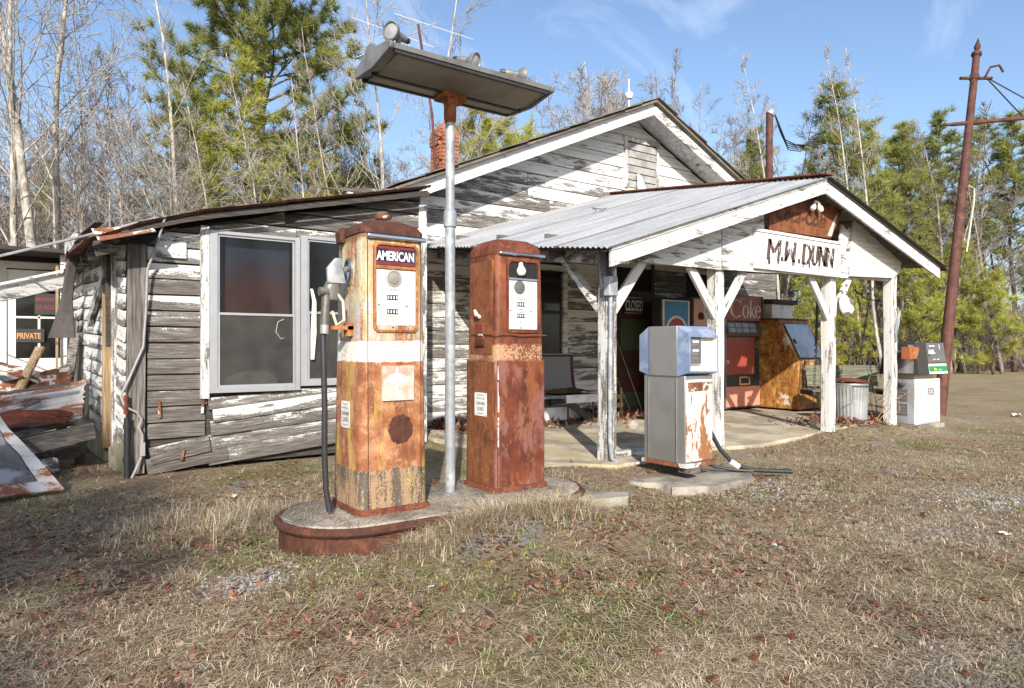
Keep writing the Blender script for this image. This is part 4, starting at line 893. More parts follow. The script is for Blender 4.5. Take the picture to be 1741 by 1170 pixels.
# ------------------------------------------------------------------ pump A: cream, white and rust
pa = thing('gas_pump', 'tall old gas pump with yellow paint, white band and AMERICAN glass', 'gas pump', (1.73, 3.80, IZ), group='old gas pumps')
W0, W1, D0, D1 = .435, .385, .43, .40
def wz(z): return W0 + (W1 - W0) * z / 1.62
def dz_(z): return D0 + (D1 - D0) * z / 1.62
MB().loft([rr(0, 0, W0 + .03, D0 + .03, .05, -.01, 5), rr(0, 0, W0 + .03, D0 + .03, .05, .02, 5), rr(0, 0, W0 + .012, D0 + .012, .05, .035, 5)]).build('base_flange', 'rust_red', pa, world=False)
zs = [.03, .24, .245, .55, .862, .985, 1.25, 1.5, 1.585]
MB().loft([rr(0, 0, wz(z), dz_(z), .052, z, 5) for z in zs] + [rr(0, 0, wz(1.6) - .004, dz_(1.6) - .004, .052, 1.60, 5)]).build('body', 'pump_old_paint', pa, world=False)
MB().loft([rr(0, 0, W1 + .012, D1 + .012, .055, 1.598, 5), rr(0, 0, W1 + .012, D1 + .012, .055, 1.622, 5), rr(0, 0, W1 - .03, D1 - .03, .06, 1.655, 5), rr(0, 0, W1 - .15, D1 - .13, .06, 1.685, 5), rr(0, 0, W1 - .30, D1 - .28, .02, 1.692, 5)]).build('domed_cap', 'rust_dark', pa, world=False)
MB().loft([rr(.02, -.02, .16, .10, .04, 1.683, 4), rr(.02, -.02, .13, .08, .035, 1.697, 4)]).build('cap_paint_patch', 'cream_ink', pa, world=False)
MB().lathe([(.02, 1.68), (.02, 1.715), (.05, 1.72), (.055, 1.735), (.035, 1.75), (0, 1.752)], 12, (.02, .0, 0)).build('cap_knob', 'rust_tin', pa, world=False)
MB().loft([rr(-.205, .09, .05, .07, .015, 1.565, 2), rr(-.205, .09, .06, .08, .015, 1.62, 2), rr(-.195, .09, .03, .04, .01, 1.655, 2)]).build('cap_latch', 'rust_dark', pa, world=False)
yf = -dz_(1.4) / 2
MB().box(-W1 / 2 + .02, W1 / 2 + .005, yf - .022, yf + .02, 1.565, 1.592).build('chrome_trim', 'chrome', pa, bevel=.008, world=False)
# bezel with the glass and the dial face
bz = MB(); outer = [(x, z) for x, z in ((-.115, 1.035), (.125, 1.035), (.145, 1.055), (.145, 1.525), (.125, 1.545), (-.115, 1.545), (-.135, 1.525), (-.135, 1.055))]
inner = [(x * .90 + .0005, (z - 1.29) * .95 + 1.29) for x, z in outer]; n = len(outer)
vs = [(x, yf - .014, z) for x, z in outer] + [(x, yf - .016, z) for x, z in inner] + [(x, yf + .006, z) for x, z in inner] + [(x, yf + .02, z) for x, z in outer]
bz.add(vs, [(k, (k + 1) % n, (k + 1) % n + n, k + n) for k in range(n)] + [(k + n, (k + 1) % n + n, (k + 1) % n + 2 * n, k + 2 * n) for k in range(n)] + [((k + 1) % n, k, k + 3 * n, (k + 1) % n + 3 * n) for k in range(n)])
bz.build('bezel', 'rust_orange', pa, world=False)
gl = MB().box(-.118, .128, yf - .006, yf + .004, 1.418, 1.528).build('name_glass', 'navy_glass', pa, world=False, bevel=.004)
MB().box(-.117, .127, yf - .0075, yf - .006, 1.419, 1.438).box(-.117, .127, yf - .0075, yf - .006, 1.512, 1.526).box(-.04, .03, yf - .0076, yf - .006, 1.494, 1.513).build('glass_band', 'maroon_glass', gl, world=False)
text('AMERICAN', .072, 'pale_ink', gl, (-.114, yf - .0078, 1.447), sx=.66, bold=.0022, world=False, ext=.0006)
MB().box(-.125, .135, yf - .012, yf + .004, 1.396, 1.415).build('glass_rail', 'rust_orange', pa, bevel=.003, world=False)
fc = MB().box(-.122, .132, yf - .003, yf + .004, 1.055, 1.392).build('dial_face', 'white_enamel', pa, world=False)
MB().lathe([(.050, 0), (.050, .006), (.040, .008), (.038, .003), (0, .003)], 24, (-.008, yf - .003, 1.345), (0, -1, 0)).build('sight_ring', 'light_grey_metal', pa, world=False)
MB().lathe([(.037, 0), (.034, .006), (.02, .010), (0, .011)], 20, (-.008, yf - .0055, 1.345), (0, -1, 0)).build('sight_glass', 'lens_panel', pa, world=False)
MB().box(-.118, -.062, yf - .005, yf - .003, 1.318, 1.388).build('paper_label', 'white_board', pa, world=False)
text('Tokheim', .026, 'red_ink', pa, (-.055, yf - .0036, 1.272), shear=.3, sx=.9, world=False, ext=.0005)
text('AMOUNT OF SALE', .0125, 'grey_ink', pa, (-.06, yf - .0036, 1.252), sx=.72, world=False, ext=.0005); dial(pa, -.015, 1.219, .07, yf - .003)
text('GALLONS DELIVERED', .0115, 'grey_ink', pa, (-.06, yf - .0036, 1.172), sx=.70, world=False, ext=.0005); dial(pa, -.015, 1.138, .07, yf - .003)
text('COST PER GALLON', .009, 'grey_ink', pa, (-.055, yf - .0036, 1.120), sx=.8, world=False, ext=.0005)
for i, c_ in enumerate('342'): text(c_, .022, 'black_ink', pa, (-.058 + .04 * i, yf - .0036, 1.097), world=False, ext=.0005)
for x, z in ((-.10, 1.19), (.075, 1.187), (-.012, 1.062)): MB().lathe([(.006, 0), (.005, .004), (0, .005)], 8, (x, yf - .003, z), (0, -1, 0)).build('screw', 'rust_dark', pa, world=False)
MB().box(-W0 / 2 + .048, -W0 / 2 + .052, -.0016, .0, .04, 1.58).build('panel_seam', 'rust_dark', pa, (0, -D0 / 2 - .0005, 0), (R(-.53), 0, R(0)), world=False)
MB().box(W0 / 2 - .045, W0 / 2 - .041, -.0016, .0, .04, 1.58).build('panel_seam', 'rust_red', pa, (-.01, -D0 / 2 - .0005, 0), (R(-.53), 0, R(0)), world=False)
# faded sticker, rust disc, band print, lead notice
yl = -dz_(.7) / 2 - .001
stk = MB().box(-.125, .075, yl - .0025, yl + .02, .645, .845).build('torch_sticker', 'faded_sticker', pa, (.04, 0, 0), (R(.7), 0, 0), world=False)
em = MB()
for k in range(14):
    a0, a1 = math.pi * k / 14, math.pi * (k + 1) / 14; em.add([(-.035 + .07 * math.cos(a), yl - .003, .755 + .045 * math.sin(a)) for a in (a0, a1)] + [(-.035, yl - .003, .755)], [(1, 0, 2)])
em.box(-.042, -.028, yl - .0032, yl - .0028, .67, .835).build('torch_emblem', 'pale_ink', stk, world=False)
rd = MB(); nn = 40; rg = random.Random(3)
ring_ = [(.035 + (.077 + rg.uniform(-.007, .006)) * math.cos(2 * math.pi * k / nn), .475 + (.085 + rg.uniform(-.007, .006)) * math.sin(2 * math.pi * k / nn)) for k in range(nn)]
yd = -dz_(.47) / 2; rd.prism(ring_, yd - .0022, yd + .02); rd.build('rust_disc', 'rust_dark', pa, world=False)
text('AMERICAN', .030, 'faded_ink', pa, (-.06, -dz_(.95) / 2 - .0015, .945), sx=.9, world=False, ext=.0005); text('REGULAR', .034, 'faded_ink', pa, (-.075, -dz_(.92) / 2 - .0015, .905), sx=1.0, world=False, ext=.0005)
def lead_notice(parent, x, y, z, rot, w=.085, h=.105):
    t = MB().box(-w / 2, w / 2, -.003, 0, 0, h).build('lead_notice', 'white_enamel', parent, (x, y, z), rot, world=False)
    for s_, sz, zz, sx in (('FOR USE AS A', .0165, .133, .78), ('MOTOR FUEL ONLY', .0165, .111, .66), ('CONTAINS', .028, .074, .74), ('LEAD', .036, .036, .90), ('(TETRAETHYL)', .014, .012, .84)):
        text(s_, sz, 'grey_ink' if sz < .02 else 'black_ink', t, (0, -.0036, zz), sx=sx, align='CENTER', world=False, ext=.0004)
    for a, b_ in ((-1, 0), (1, 0), (-1, 1), (1, 1)): MB().lathe([(.004, 0), (0, .003)], 6, (a * (w / 2 - .007), -.003, .006 + b_ * (h - .012)), (0, -1, 0)).build('rivet', 'rust_dark', t, world=False)
lead_notice(pa, -wz(.5) / 2 - .004, .0, .48, (0, R(-.7), R(-90)), .125, .155)
# nozzle, its boot and the long black hose on the left side
xs_ = 0.0
MB().loft([[(xs_ - .012 + d_, y, z) for y, z in [(.0 + (.042 - s_) * math.cos(a), 1.285 + (.062 - s_) * math.sin(a)) for a in [2 * math.pi * k / 20 for k in range(20)]]] for d_, s_ in ((.02, 0), (.0, 0), (-.004, .008), (.006, .014))]).build('nozzle_boot', 'chrome', pa, world=False)
nz = MB().tube([(xs_ - .01, .005, 1.30), (xs_ - .045, .0, 1.265), (xs_ - .085, -.005, 1.225)], [.013, .014, .019], 10).loft([rr(xs_ - .085, -.01, .055, .05, .02, 1.15, 3), rr(xs_ - .09, -.01, .075, .06, .025, 1.20, 3), rr(xs_ - .08, -.005, .06, .055, .02, 1.235, 3)]).build('nozzle', 'nozzle_metal', pa, world=False, bevel=.002)
MB().tube([(xs_ - .115, -.015, 1.20), (xs_ - .122, -.02, 1.12), (xs_ - .125, -.02, 1.04)], [.021, .018, .022], 10).build('nozzle_elbow', 'nozzle_metal', pa, world=False)
MB().lathe([(.0, 0), (.02, .0), (.022, .04), (0, .045)], 10, (xs_ - .15, -.02, 1.185), (1, 0, 0)).build('valve_cap', 'nozzle_metal', pa, world=False)
MB().loft([rr(xs_ - .075, -.03, .085, .02, .008, 1.225, 2), rr(xs_ - .085, -.035, .075, .03, .012, 1.29, 2), rr(xs_ - .07, -.035, .03, .02, .008, 1.335, 2)]).build('nozzle_shield', 'galv_paint', pa, world=False)
MB().tube([(xs_ - .09, -.03, 1.20), (xs_ - .045, -.03, 1.145), (xs_ - .04, -.03, 1.06), (xs_ - .075, -.03, 1.04), (xs_ - .095, -.03, 1.10)], .007, 6).build('nozzle_guard', 'cream_ink', pa, world=False)
MB().box(xs_ - .10, xs_ - .0, -.05, .0, 1.018, 1.035).box(xs_ - .03, xs_ - .0, -.05, .0, .99, 1.05).build('nozzle_bracket', 'rust_orange', pa, world=False)
hose = [(xs_ - .128, -.008, 1.08), (xs_ - .132, -.03, .9), (xs_ - .128, -.04, .6), (xs_ - .126, -.03, .35), (xs_ - .118, -.03, .15), (xs_ - .10, -.04, .02)]
MB().tube(hose, .0165, 10).build('hose', 'rubber', pa, world=False)
MB().tube([(xs_ - .125, -.02, 1.045), (xs_ - .126, -.02, 1.0)], .020, 10).build('hose_collar', 'light_grey_metal', pa, world=False)

for ch_ in pa.children:
    if ch_.name.split('.')[0] in ('nozzle_boot', 'nozzle', 'nozzle_elbow', 'valve_cap', 'nozzle_shield', 'nozzle_guard', 'nozzle_bracket', 'hose_collar'): ch_.location = (-wz(1.35) / 2, -.02, -.255); ch_.scale = (1.28, 1.28, 1.28)
for ch_ in [c for c in pa.children if c.name.split('.')[0] == 'hose']: ch_.location = (-wz(1.2) / 2 - .035, -.02, 0)

# ------------------------------------------------------------------ pump B: rust red
pb_ = thing('gas_pump', 'tall old gas pump rusted dark red all over behind the light pole', 'gas pump', (2.68, 3.845, IZ), group='old gas pumps')
WB, DB = .41, .37
MB().loft([rr(0, 0, WB + .03, DB + .03, .02, -.01, 2), rr(0, 0, WB + .03, DB + .03, .02, .02, 2), rr(0, 0, WB + .01, DB + .01, .02, .035, 2)]).build('base_flange', 'rust_red', pb_, world=False)
MB().loft([rr(0, 0, WB, DB, .018, .03, 3), rr(0, 0, WB - .002, DB, .018, .86, 3)]).build('lower_panel', 'pump_red_rust', pb_, world=False)
MB().loft([rr(0, .002, WB - .012, DB - .008, .035, .86, 4), rr(0, .002, WB - .022, DB - .012, .04, 1.30, 4), rr(0, .002, WB - .03, DB - .018, .045, 1.56, 4)]).build('upper_body', 'pump_red_rust', pb_, world=False)
MB().loft([rr(0, .002, WB - .024, DB - .012, .045, 1.56, 4), rr(0, .002, WB - .024, DB - .012, .05, 1.60, 4), rr(0, .002, WB - .05, DB - .04, .06, 1.635, 4), rr(0, .002, WB - .14, DB - .12, .06, 1.665, 4), rr(0, .002, WB - .30, DB - .28, .02, 1.675, 4)]).build('domed_cap', 'rust_red', pb_, world=False)
yb_ = -DB / 2 + .008
MB().box(-WB / 2 - .002, -WB / 2 + .01, -DB / 2 + .022, DB / 2 - .02, .04, .85).build('side_panel', 'rust_side', pb_, world=False); MB().box(-WB / 2 + .004, -WB / 2 + .03, -DB / 2 + .05, DB / 2 - .05, .90, 1.52).build('side_panel', 'rust_side', pb_, (0, 0, 0), (0, 0, 0), world=False)
MB().box(-WB / 2 + .03, WB / 2 - .005, yb_ - .018, yb_ + .02, 1.553, 1.575).build('chrome_trim', 'chrome', pb_, bevel=.007, world=False)
bz = MB(); outer = [(-.10, 1.045), (.135, 1.045), (.15, 1.06), (.15, 1.50), (.13, 1.525), (-.095, 1.525), (-.115, 1.50), (-.115, 1.06)]
inner = [((x - .0175) * .90 + .0175, (z - 1.285) * .955 + 1.285) for x, z in outer]; n = len(outer)
vs = [(x, yb_ - .012, z) for x, z in outer] + [(x, yb_ - .013, z) for x, z in inner] + [(x, yb_ + .004, z) for x, z in inner] + [(x, yb_ + .02, z) for x, z in outer]
bz.add(vs, [(k, (k + 1) % n, (k + 1) % n + n, k + n) for k in range(n)] + [(k + n, (k + 1) % n + n, (k + 1) % n + 2 * n, k + 2 * n) for k in range(n)] + [((k + 1) % n, k, k + 3 * n, (k + 1) % n + 3 * n) for k in range(n)]); bz.build('bezel', 'rust_red', pb_, world=False)
MB().box(-.100, .135, yb_ - .004, yb_ + .003, 1.412, 1.512).build('empty_glass_opening', 'dark_inside', pb_, world=False)
MB().lathe([(.014, .0), (.016, .02), (.030, .045), (.032, .062), (.022, .082), (0, .09)], 14, (-.005, yb_ - .010, 1.508), (0, -.1, -1)).build('bulb', 'bulb', pb_, world=False)
MB().box(-.108, .142, yb_ - .012, yb_ + .003, 1.392, 1.408).build('glass_rail', 'chrome', pb_, bevel=.003, world=False)
MB().box(-.100, .136, yb_ - .003, yb_ + .003, 1.068, 1.388).build('dial_face', 'white_enamel', pb_, world=False)
MB().lathe([(.044, 0), (.044, .006), (.036, .007), (.02, .010), (0, .011)], 22, (-.012, yb_ - .003, 1.345), (0, -1, 0)).build('sight_glass', 'grey_plastic', pb_, world=False)
text('Tokheim', .025, 'red_ink', pb_, (-.035, yb_ - .0036, 1.258), shear=.3, sx=.8, world=False, ext=.0005)
dial(pb_, .002, 1.218, .07, yb_ - .003); dial(pb_, .002, 1.142, .07, yb_ - .003)
for z in (1.196, 1.178): MB().box(-.015, .02, yb_ - .004, yb_ - .003, z, z + .007).build('name_strip', 'grey_ink', pb_, world=False)
for i, c_ in enumerate('380'): text(c_, .022, 'black_ink', pb_, (-.04 + .032 * i, yb_ - .0036, 1.107), world=False, ext=.0005)
rg2 = random.Random(5); pl_ = MB()
for x0 in (-.085, .045):
    for i in range(3): print_lines(pl_, x0, x0 + .03, 1.285 - .012 * i, 3, yb_ - .003, rg2, .004)
print_lines(pl_, -.04, .045, 1.133, 6, yb_ - .003, rg2, .004); print_lines(pl_, -.045, .05, 1.092, 9, yb_ - .003, rg2, .003); pl_.build('fine_print', 'grey_ink', pb_, world=False)
for x, z in ((-.085, 1.19), (.085, 1.19), (-.0, 1.077)): MB().lathe([(.006, 0), (.005, .004), (0, .005)], 8, (x, yb_ - .003, z), (0, -1, 0)).build('screw', 'rust_dark', pb_, world=False)
wire = [(-WB / 2 - .008, .1, 1.04), (-WB / 2 - .008, -.1, 1.035), (-WB / 2 - .005, -DB / 2 - .008, 1.03), (-.1, -DB / 2 - .012, 1.035), (0, -DB / 2 - .012, 1.025), (.1, -DB / 2 - .012, 1.03), (WB / 2, -DB / 2 - .01, 1.028)]
MB().tube(wire, .004, 5).build('binding_wire', 'copper_wire', pb_, world=False)
lead_notice(pb_, -WB / 2 - .002, -.01, .49, (0, 0, R(-90)), .145, .155)
MB().box(-WB / 2 - .010, -WB / 2 + .02, -.05, .06, .95, 1.11).build('side_hatch', 'rust_red', pb_, bevel=.01, world=False)
MB().tube([(-WB / 2 - .012, .0, 1.03), (-WB / 2 - .012, -.045, 1.03)], .006, 6).build('hatch_latch', 'rust_tin', pb_, world=False)
MB().tube([(-WB / 2, .01, 1.15), (-WB / 2 - .03, .0, 1.165), (-WB / 2 - .035, .015, 1.195)], [.014, .014, .010], 8).build('hook', 'white_enamel', pb_, world=False)
MB().tube([(WB / 2 - .02, -.06, .835), (WB / 2 + .05, -.06, .835), (WB / 2 + .07, -.06, .81), (WB / 2 + .07, -.06, .56), (WB / 2 + .05, -.06, .535), (WB / 2 - .02, -.06, .535)], [.018, .018, .012, .012, .018, .018], 8).build('handle', 'white_enamel', pb_, world=False)

rgp = random.Random(12); chip = MB(); z = .30
while z < .83:
    h_ = rgp.uniform(.015, .09); w_ = rgp.uniform(.003, .011)
    if rgp.random() < .75: chip.box(-WB / 2 + .016, -WB / 2 + .016 + w_, -DB / 2 - .0016, -DB / 2 + .002, z, z + h_)
    z += h_ * rgp.uniform(.8, 1.3)
chip.build('paint_chips', 'pale_ink', pb_, world=False); MB().box(-WB / 2 + .012, -WB / 2 + .015, -DB / 2 - .0012, -DB / 2 + .003, .04, .86).build('panel_seam', 'rust_dark', pb_, world=False)

# ------------------------------------------------------------------ island light
lp = thing('island_light', 'grey island light with long tilted canopy and three floodlights on a galvanized pole', 'light', (2.24, 3.84, IZ))
MB().lathe([(.062, 0), (.062, .006), (.034, .012), (.033, 1.72), (.042, 1.73), (.044, 1.80), (.040, 1.83), (.030, 1.84), (.030, 2.50)], 18).build('pole', 'galv_paint', lp, world=False)
MB().lathe([(.034, 2.40), (.039, 2.42), (.041, 2.51), (.05, 2.54), (.06, 2.56)], 16).build('collar', 'rust_orange', lp, world=False)
# the canopy: its long axis runs along the island, tilted up at the far end
hd = bpy.data.objects.new('canopy', None); COL.objects.link(hd); hd.parent = lp; hd.location = (-.02, -.13, 2.635); hd.rotation_euler = (R(-3), R(0), R(0)); ORG[hd.name] = V(0, 0, 0)
CL = .555; prof = [(-.245, -.005), (-.235, -.03), (.0, -.055), (.235, -.03), (.25, -.008), (.17, .02), (.05, .035), (-.10, .025)]
MB().loft([[(x, y, z) for y, z in prof] for x in (-CL, CL)]).build('canopy_shell', 'canopy_metal', hd, world=False)
for sgn in (-1, 1):
    ep = [(-.255, -.005), (-.245, -.038), (.0, -.065), (.245, -.038), (.26, -.006), (.20, .03), (.14, .05), (.05, .095), (.0, .09), (-.06, .045), (-.20, .02)]; MB().loft([[(x, y, z) for y, z in ep] for x in ((sgn * (CL + .004), sgn * (CL + .030)) if sgn > 0 else (-CL - .030, -CL - .004))]).build('end_cap', 'canopy_metal', hd, world=False, bevel=.006)
fy = lambda y: -.055 + abs(y) * .109
for ya, yb2, nm in ((-.205, .07, 'lens_near'), (.10, .21, 'lens_far')):
    vs = [(x, y, fy(y) - d_) for d_ in (.004, .012) for x, y in ((-CL + .04, ya), (CL - .04, ya), (CL - .04, yb2), (-CL + .04, yb2))]
    MB().add(vs, [(0, 1, 2, 3), (7, 6, 5, 4), (0, 4, 5, 1), (1, 5, 6, 2), (2, 6, 7, 3), (3, 7, 4, 0)]).build('lens_panel', 'lens_panel', hd, world=False)
for y in (-.218, .085, .225): MB().bar((-CL + .01, y, fy(y) - .012), (CL - .01, y, fy(y) - .012), .022, .016).build('lens_rail', 'dark_metal', hd, world=False)
MB().loft([rr(.02, .13, .20, .13, .03, -.082, 3), rr(.02, .13, .20, .13, .03, -.045, 3)]).build('mount_plate', 'rust_orange', hd, world=False)
for i, (x, d_, sp) in enumerate(((-.47, (-.90, -.42, -.05), -.12), (.03, (.45, -.80, -.30), -.06), (.40, (.92, -.38, -.12), -.06))):
    a = V(x, sp, .035); dv = V(d_).normalized()
    MB().tube([a + V(0, 0, -.03), a + V(0, 0, .06)], .016, 8).build('lamp_bracket', 'canopy_metal', hd, world=False)
    fl_ = MB().lathe([(.0, -.062), (.021, -.062), (.025, -.015), (.021, .0), (.023, .016), (.034, .028), (.051, .046), (.056, .072), (.051, .074), (.038, .05), (.0, .042)], 20, a + V(0, 0, .075), dv).build('floodlight', 'canopy_metal', hd, world=False)
    MB().lathe([(.0, .060), (.047, .060), (.042, .067), (.0, .074)], 20, a + V(0, 0, .075), dv).build('lamp_lens', 'light_grey_metal', fl_, world=False)
    MB().lathe([(.0, -.095), (.018, -.095), (.02, -.058), (.0, -.058)], 8, a + V(0, 0, .075), dv).build('lamp_socket', 'dark_metal', fl_, world=False)

# old iron pipe stub with a rusty can between the pumps
st = thing('pipe_stub', 'leaning bleached post with a rusty valve between the two old pumps', 'post', (2.11, 4.06, IZ))
MB().tube([(-.03, 0, 0), (.0, .05, .2), (.03, .10, .38)], [.022, .026, .02], 8).build('stub_post', 'grey_wood_v', st, world=False)
MB().lathe([(.05, -.05), (.06, -.03), (.06, .03), (.04, .05)], 12, (-.01, .12, .45), (.3, .9, 0)).build('valve_can', 'rust_dark', st, world=False)
MB().tube([(.03, .10, .36), (.035, .1, .43), (.08, .1, .44)], .014, 8).build('valve_fitting', 'rust_tin', st, world=False)
MB().tube([(-.12, .1, .78), (-.10, .1, .6), (-.09, .12, .5), (-.05, .12, .44)], .008, 6).build('cable', 'rubber', st, world=False)

# ------------------------------------------------------------------ pump C: silver with blue head
pc_ = thing('gas_pump', 'silver gas pump with boxy blue and white head on the concrete pad', 'gas pump', (4.70, 4.07, .125), R(2), 'later gas pumps')
WC, DC = .375, .47
MB().box(-WC / 2 - .012, WC / 2 + .012, -DC / 2 - .012, DC / 2 + .012, 0, .035).build('base_frame', 'rust_tin', pc_, bevel=.003, world=False)
MB().box(-WC / 2, WC / 2, -DC / 2 + .01, DC / 2 - .01, .035, .78).build('cabinet', 'stainless', pc_, bevel=.004, world=False)
MB().box(-WC / 2 - .004, -WC / 2, DC / 2 - .06, DC / 2 - .05, .04, .77).box(-WC / 2 - .006, -WC / 2, -DC / 2 + .10, -DC / 2 + .108, .04, .77).build('side_rib', 'chrome', pc_, world=False)
MB().box(-WC / 2 + .015, WC / 2 - .02, -DC / 2 - .004, -DC / 2 + .012, .05, .745).build('front_panel', 'flaking_white', pc_, bevel=.004, world=False)
MB().box(-WC / 2 + .02, WC / 2 - .025, -DC / 2 - .0065, -DC / 2 - .003, .645, .725).build('rust_band', 'rust_tin', pc_, world=False)
hb = []
HX, H0, H1 = .205, .775, 1.205
MB().box(-HX, HX, -.155, .155, H0, H1).build('head', 'stainless', pc_, bevel=.004, world=False)
for sgn in (-1, 1):
    y0, y1 = sgn * .157, sgn * .275
    def q(x, y, z): return (x, y, z)
    a = [(-HX, y0, H0), (HX, y0, H0), (HX, y0, H1), (-HX, y0, H1)]; b_ = [(-HX + .01, y1, H0 + .035), (HX - .005, y1, H0 + .03), (HX - .005, y1, H1 - .085), (-HX + .01, y1, H1 - .075)]
    c_ = [(-HX + .03, y1, H0 + .05), (HX - .022, y1, H0 + .045), (HX - .022, y1, H1 - .10), (-HX + .03, y1, H1 - .095)]; d_ = [(-HX + .035, sgn * .245, H0 + .05), (HX - .03, sgn * .245, H0 + .05), (HX - .03, sgn * .225, H1 - .10), (-HX + .035, sgn * .225, H1 - .095)]
    vs = a + b_ + c_
    fs = [(k, (k + 1) % 4, (k + 1) % 4 + 4, k + 4) for k in range(4)] + [(k + 4, (k + 1) % 4 + 4, (k + 1) % 4 + 8, k + 8) for k in range(4)]
    if sgn > 0: fs = [f_[::-1] for f_ in fs]
    MB().add(vs, fs).build('hood', 'blue_paint', pc_, smooth=False, world=False)
    fs = [(k, (k + 1) % 4, (k + 1) % 4 + 4, k + 4) for k in range(4)] + [(4, 5, 6, 7)]
    if sgn > 0: fs = [f_[::-1] for f_ in fs]
    MB().add(c_ + d_, fs).build('hood_lining', 'white_sheet', pc_, smooth=False, world=False)
yr = -.246
MB().box(-.145, -.005, yr - .006, yr, .885, 1.105).build('register_plate', 'grey_plastic', pc_, (0, 0, 0), (0, R(0), 0), world=False)
for i, z in enumerate((1.06, .985)):
    dg = MB()
    for k in range(4): dg.box(-.12 + .022 * k, -.106 + .022 * k, yr - .008, yr - .006, z, z + .02)
    dg.build('counter_digit', 'pale_ink', pc_, world=False)
rg3 = random.Random(8); pl_ = MB()
for z in (1.04, .965, .925): print_lines(pl_, -.12, -.04, z, 5, yr - .006, rg3, .008)
pl_.build('fine_print', 'grey_ink', pc_, world=False)
MB().box(-.145, -.01, yr - .003, yr, .865, .905).build('scuff', 'light_grey_metal', pc_, world=False)
MB().tube([(.17, -.05, .57), (.21, -.07, .47), (.28, -.12, .29), (.36, -.18, .11), (.46, -.26, -.03), (.58, -.36, -.075), (.72, -.47, -.085), (.86, -.58, -.09)], .020, 10).build('hose', 'rubber', pc_, world=False)
MB().tube([(.17, -.02, .16), (.24, -.08, .03), (.33, -.15, -.05), (.46, -.26, -.075), (.58, -.37, -.085)], .016, 8).build('hose', 'rubber', pc_, world=False)
MB().tube([(.43, -.235, .0), (.49, -.285, -.05)], .028, 8).build('hose_clamp', 'white_sheet', pc_, world=False)
MB().box(-.16, -.03, -DC / 2 - .03, -DC / 2 + .1, -.045, -.0).build('shim_block', 'grey_wood', pc_, world=False)

# ------------------------------------------------------------------ pump D: black head with green strip
pd_ = thing('gas_pump', 'white gas pump with black slanted head and green strip beside the rusty leaning pole', 'gas pump', (10.43, 4.66, .0), R(-3), 'later gas pumps')
MB().box(-.36, .36, -.25, .25, -.03, .06).build('plinth', 'island_concrete', pd_, bevel=.01, world=False)
MB().box(-.33, .33, -.20, .20, .06, .70).build('cabinet', 'white_sheet', pd_, bevel=.012, world=False)
MB().box(-.19, .30, -.215, -.20, .08, .69).build('front_door', 'white_sheet', pd_, bevel=.006, world=False)
text('R826', .15, 'black_ink', pd_, (-.06, -.2165, .47), shear=.15, sx=.62, world=False, ext=.0006)
MB().box(-.345, -.33, -.18, .18, .07, .69).build('side_panel', 'galvanized', pd_, world=False)
for z in (.18, .38): MB().box(-.349, -.345, -.09, .06, z, z + .17).build('notice', 'grey_plastic', pd_, world=False)
for z in (.22, .26, .30, .42, .46, .50): MB().box(-.3505, -.349, -.07, .04, z, z + .01).build('notice_line', 'grey_ink', pd_, world=False)
MB().tube([(-.37, -.06, .60), (-.39, .0, .64), (-.39, .05, .58), (-.38, .09, .42), (-.375, .10, .2), (-.37, .09, .02)], .02, 8).build('hose', 'rubber', pd_, world=False)
MB().box(-.26, .26, -.14, .14, .70, .78).build('neck', 'cream_ink', pd_, world=False)
hx = .40
def hs(x, z): return (-.27 + (z - .76) * .12 if True else 0)
MB().loft([[(-hx, -.28, .76), (hx, -.28, .76), (hx, .28, .76), (-hx, .28, .76)], [(-hx + .02, -.22, 1.22), (hx - .03, -.22, 1.22), (hx - .03, .22, 1.22), (-hx + .02, .22, 1.22)]]).build('head', 'dark_grey', pd_, bevel=.006, world=False)
tl = math.atan2(.06, .46)
def slab_front(x0, x1, z0, z1, mat, nm, d=.006):
    MB().box(x0, x1, -d, 0, z0, z1).build(nm, mat, pd_, (0, -.281, .76), (-tl, 0, 0), world=False)
slab_front(-.13, .36, .17, .45, 'grey_plastic', 'display'); slab_front(-.13, .37, .01, .155, 'white_sheet', 'price_strip'); slab_front(-.125, .365, .045, .12, 'green_sign', 'green_strip', .009)
text('Plus', .05, 'yellow_ink', pd_, (-.02, -.288, .82), (R(90) - tl, 0, 0), world=False, ext=.001, bold=.002); text('unleaded', .024, 'pale_ink', pd_, (.11, -.288, .822), (R(90) - tl, 0, 0), world=False, ext=.001)
for x0, z, w_ in ((-.06, .40, .16), (-.02, .30, .12), (.02, .21, .05), (.12, .21, .06), (.22, .36, .012)): slab_front(x0, x0 + w_, z, z + (.012 if w_ > .02 else .07), 'pale_ink', 'print', .008)
MB().box(-.012, .012, -.03, .03, .0, .06).build('paper_tag', 'pale_ink', pd_, (-.10, -.285, 1.05), world=False)
sl_ = math.atan2(.02, .46)
MB().box(-.006, 0, -.20, .10, .02, .42).build('nozzle_panel', 'stainless', pd_, (-.400, 0, .76), (0, sl_, 0), world=False); MB().box(-.009, -.006, -.12, .06, .34, .42).build('side_window', 'black_ink', pd_, (-.400, 0, .76), (0, sl_, 0), world=False)
MB().tube([(-.43, -.02, 1.08), (-.47, .04, 1.0), (-.46, .08, .90), (-.43, .10, .82)], [.02, .035, .05, .03], 8).tube([(-.43, -.02, 1.08), (-.43, -.06, 1.02)], .012, 6).build('nozzle', 'grey_plastic', pd_, world=False)

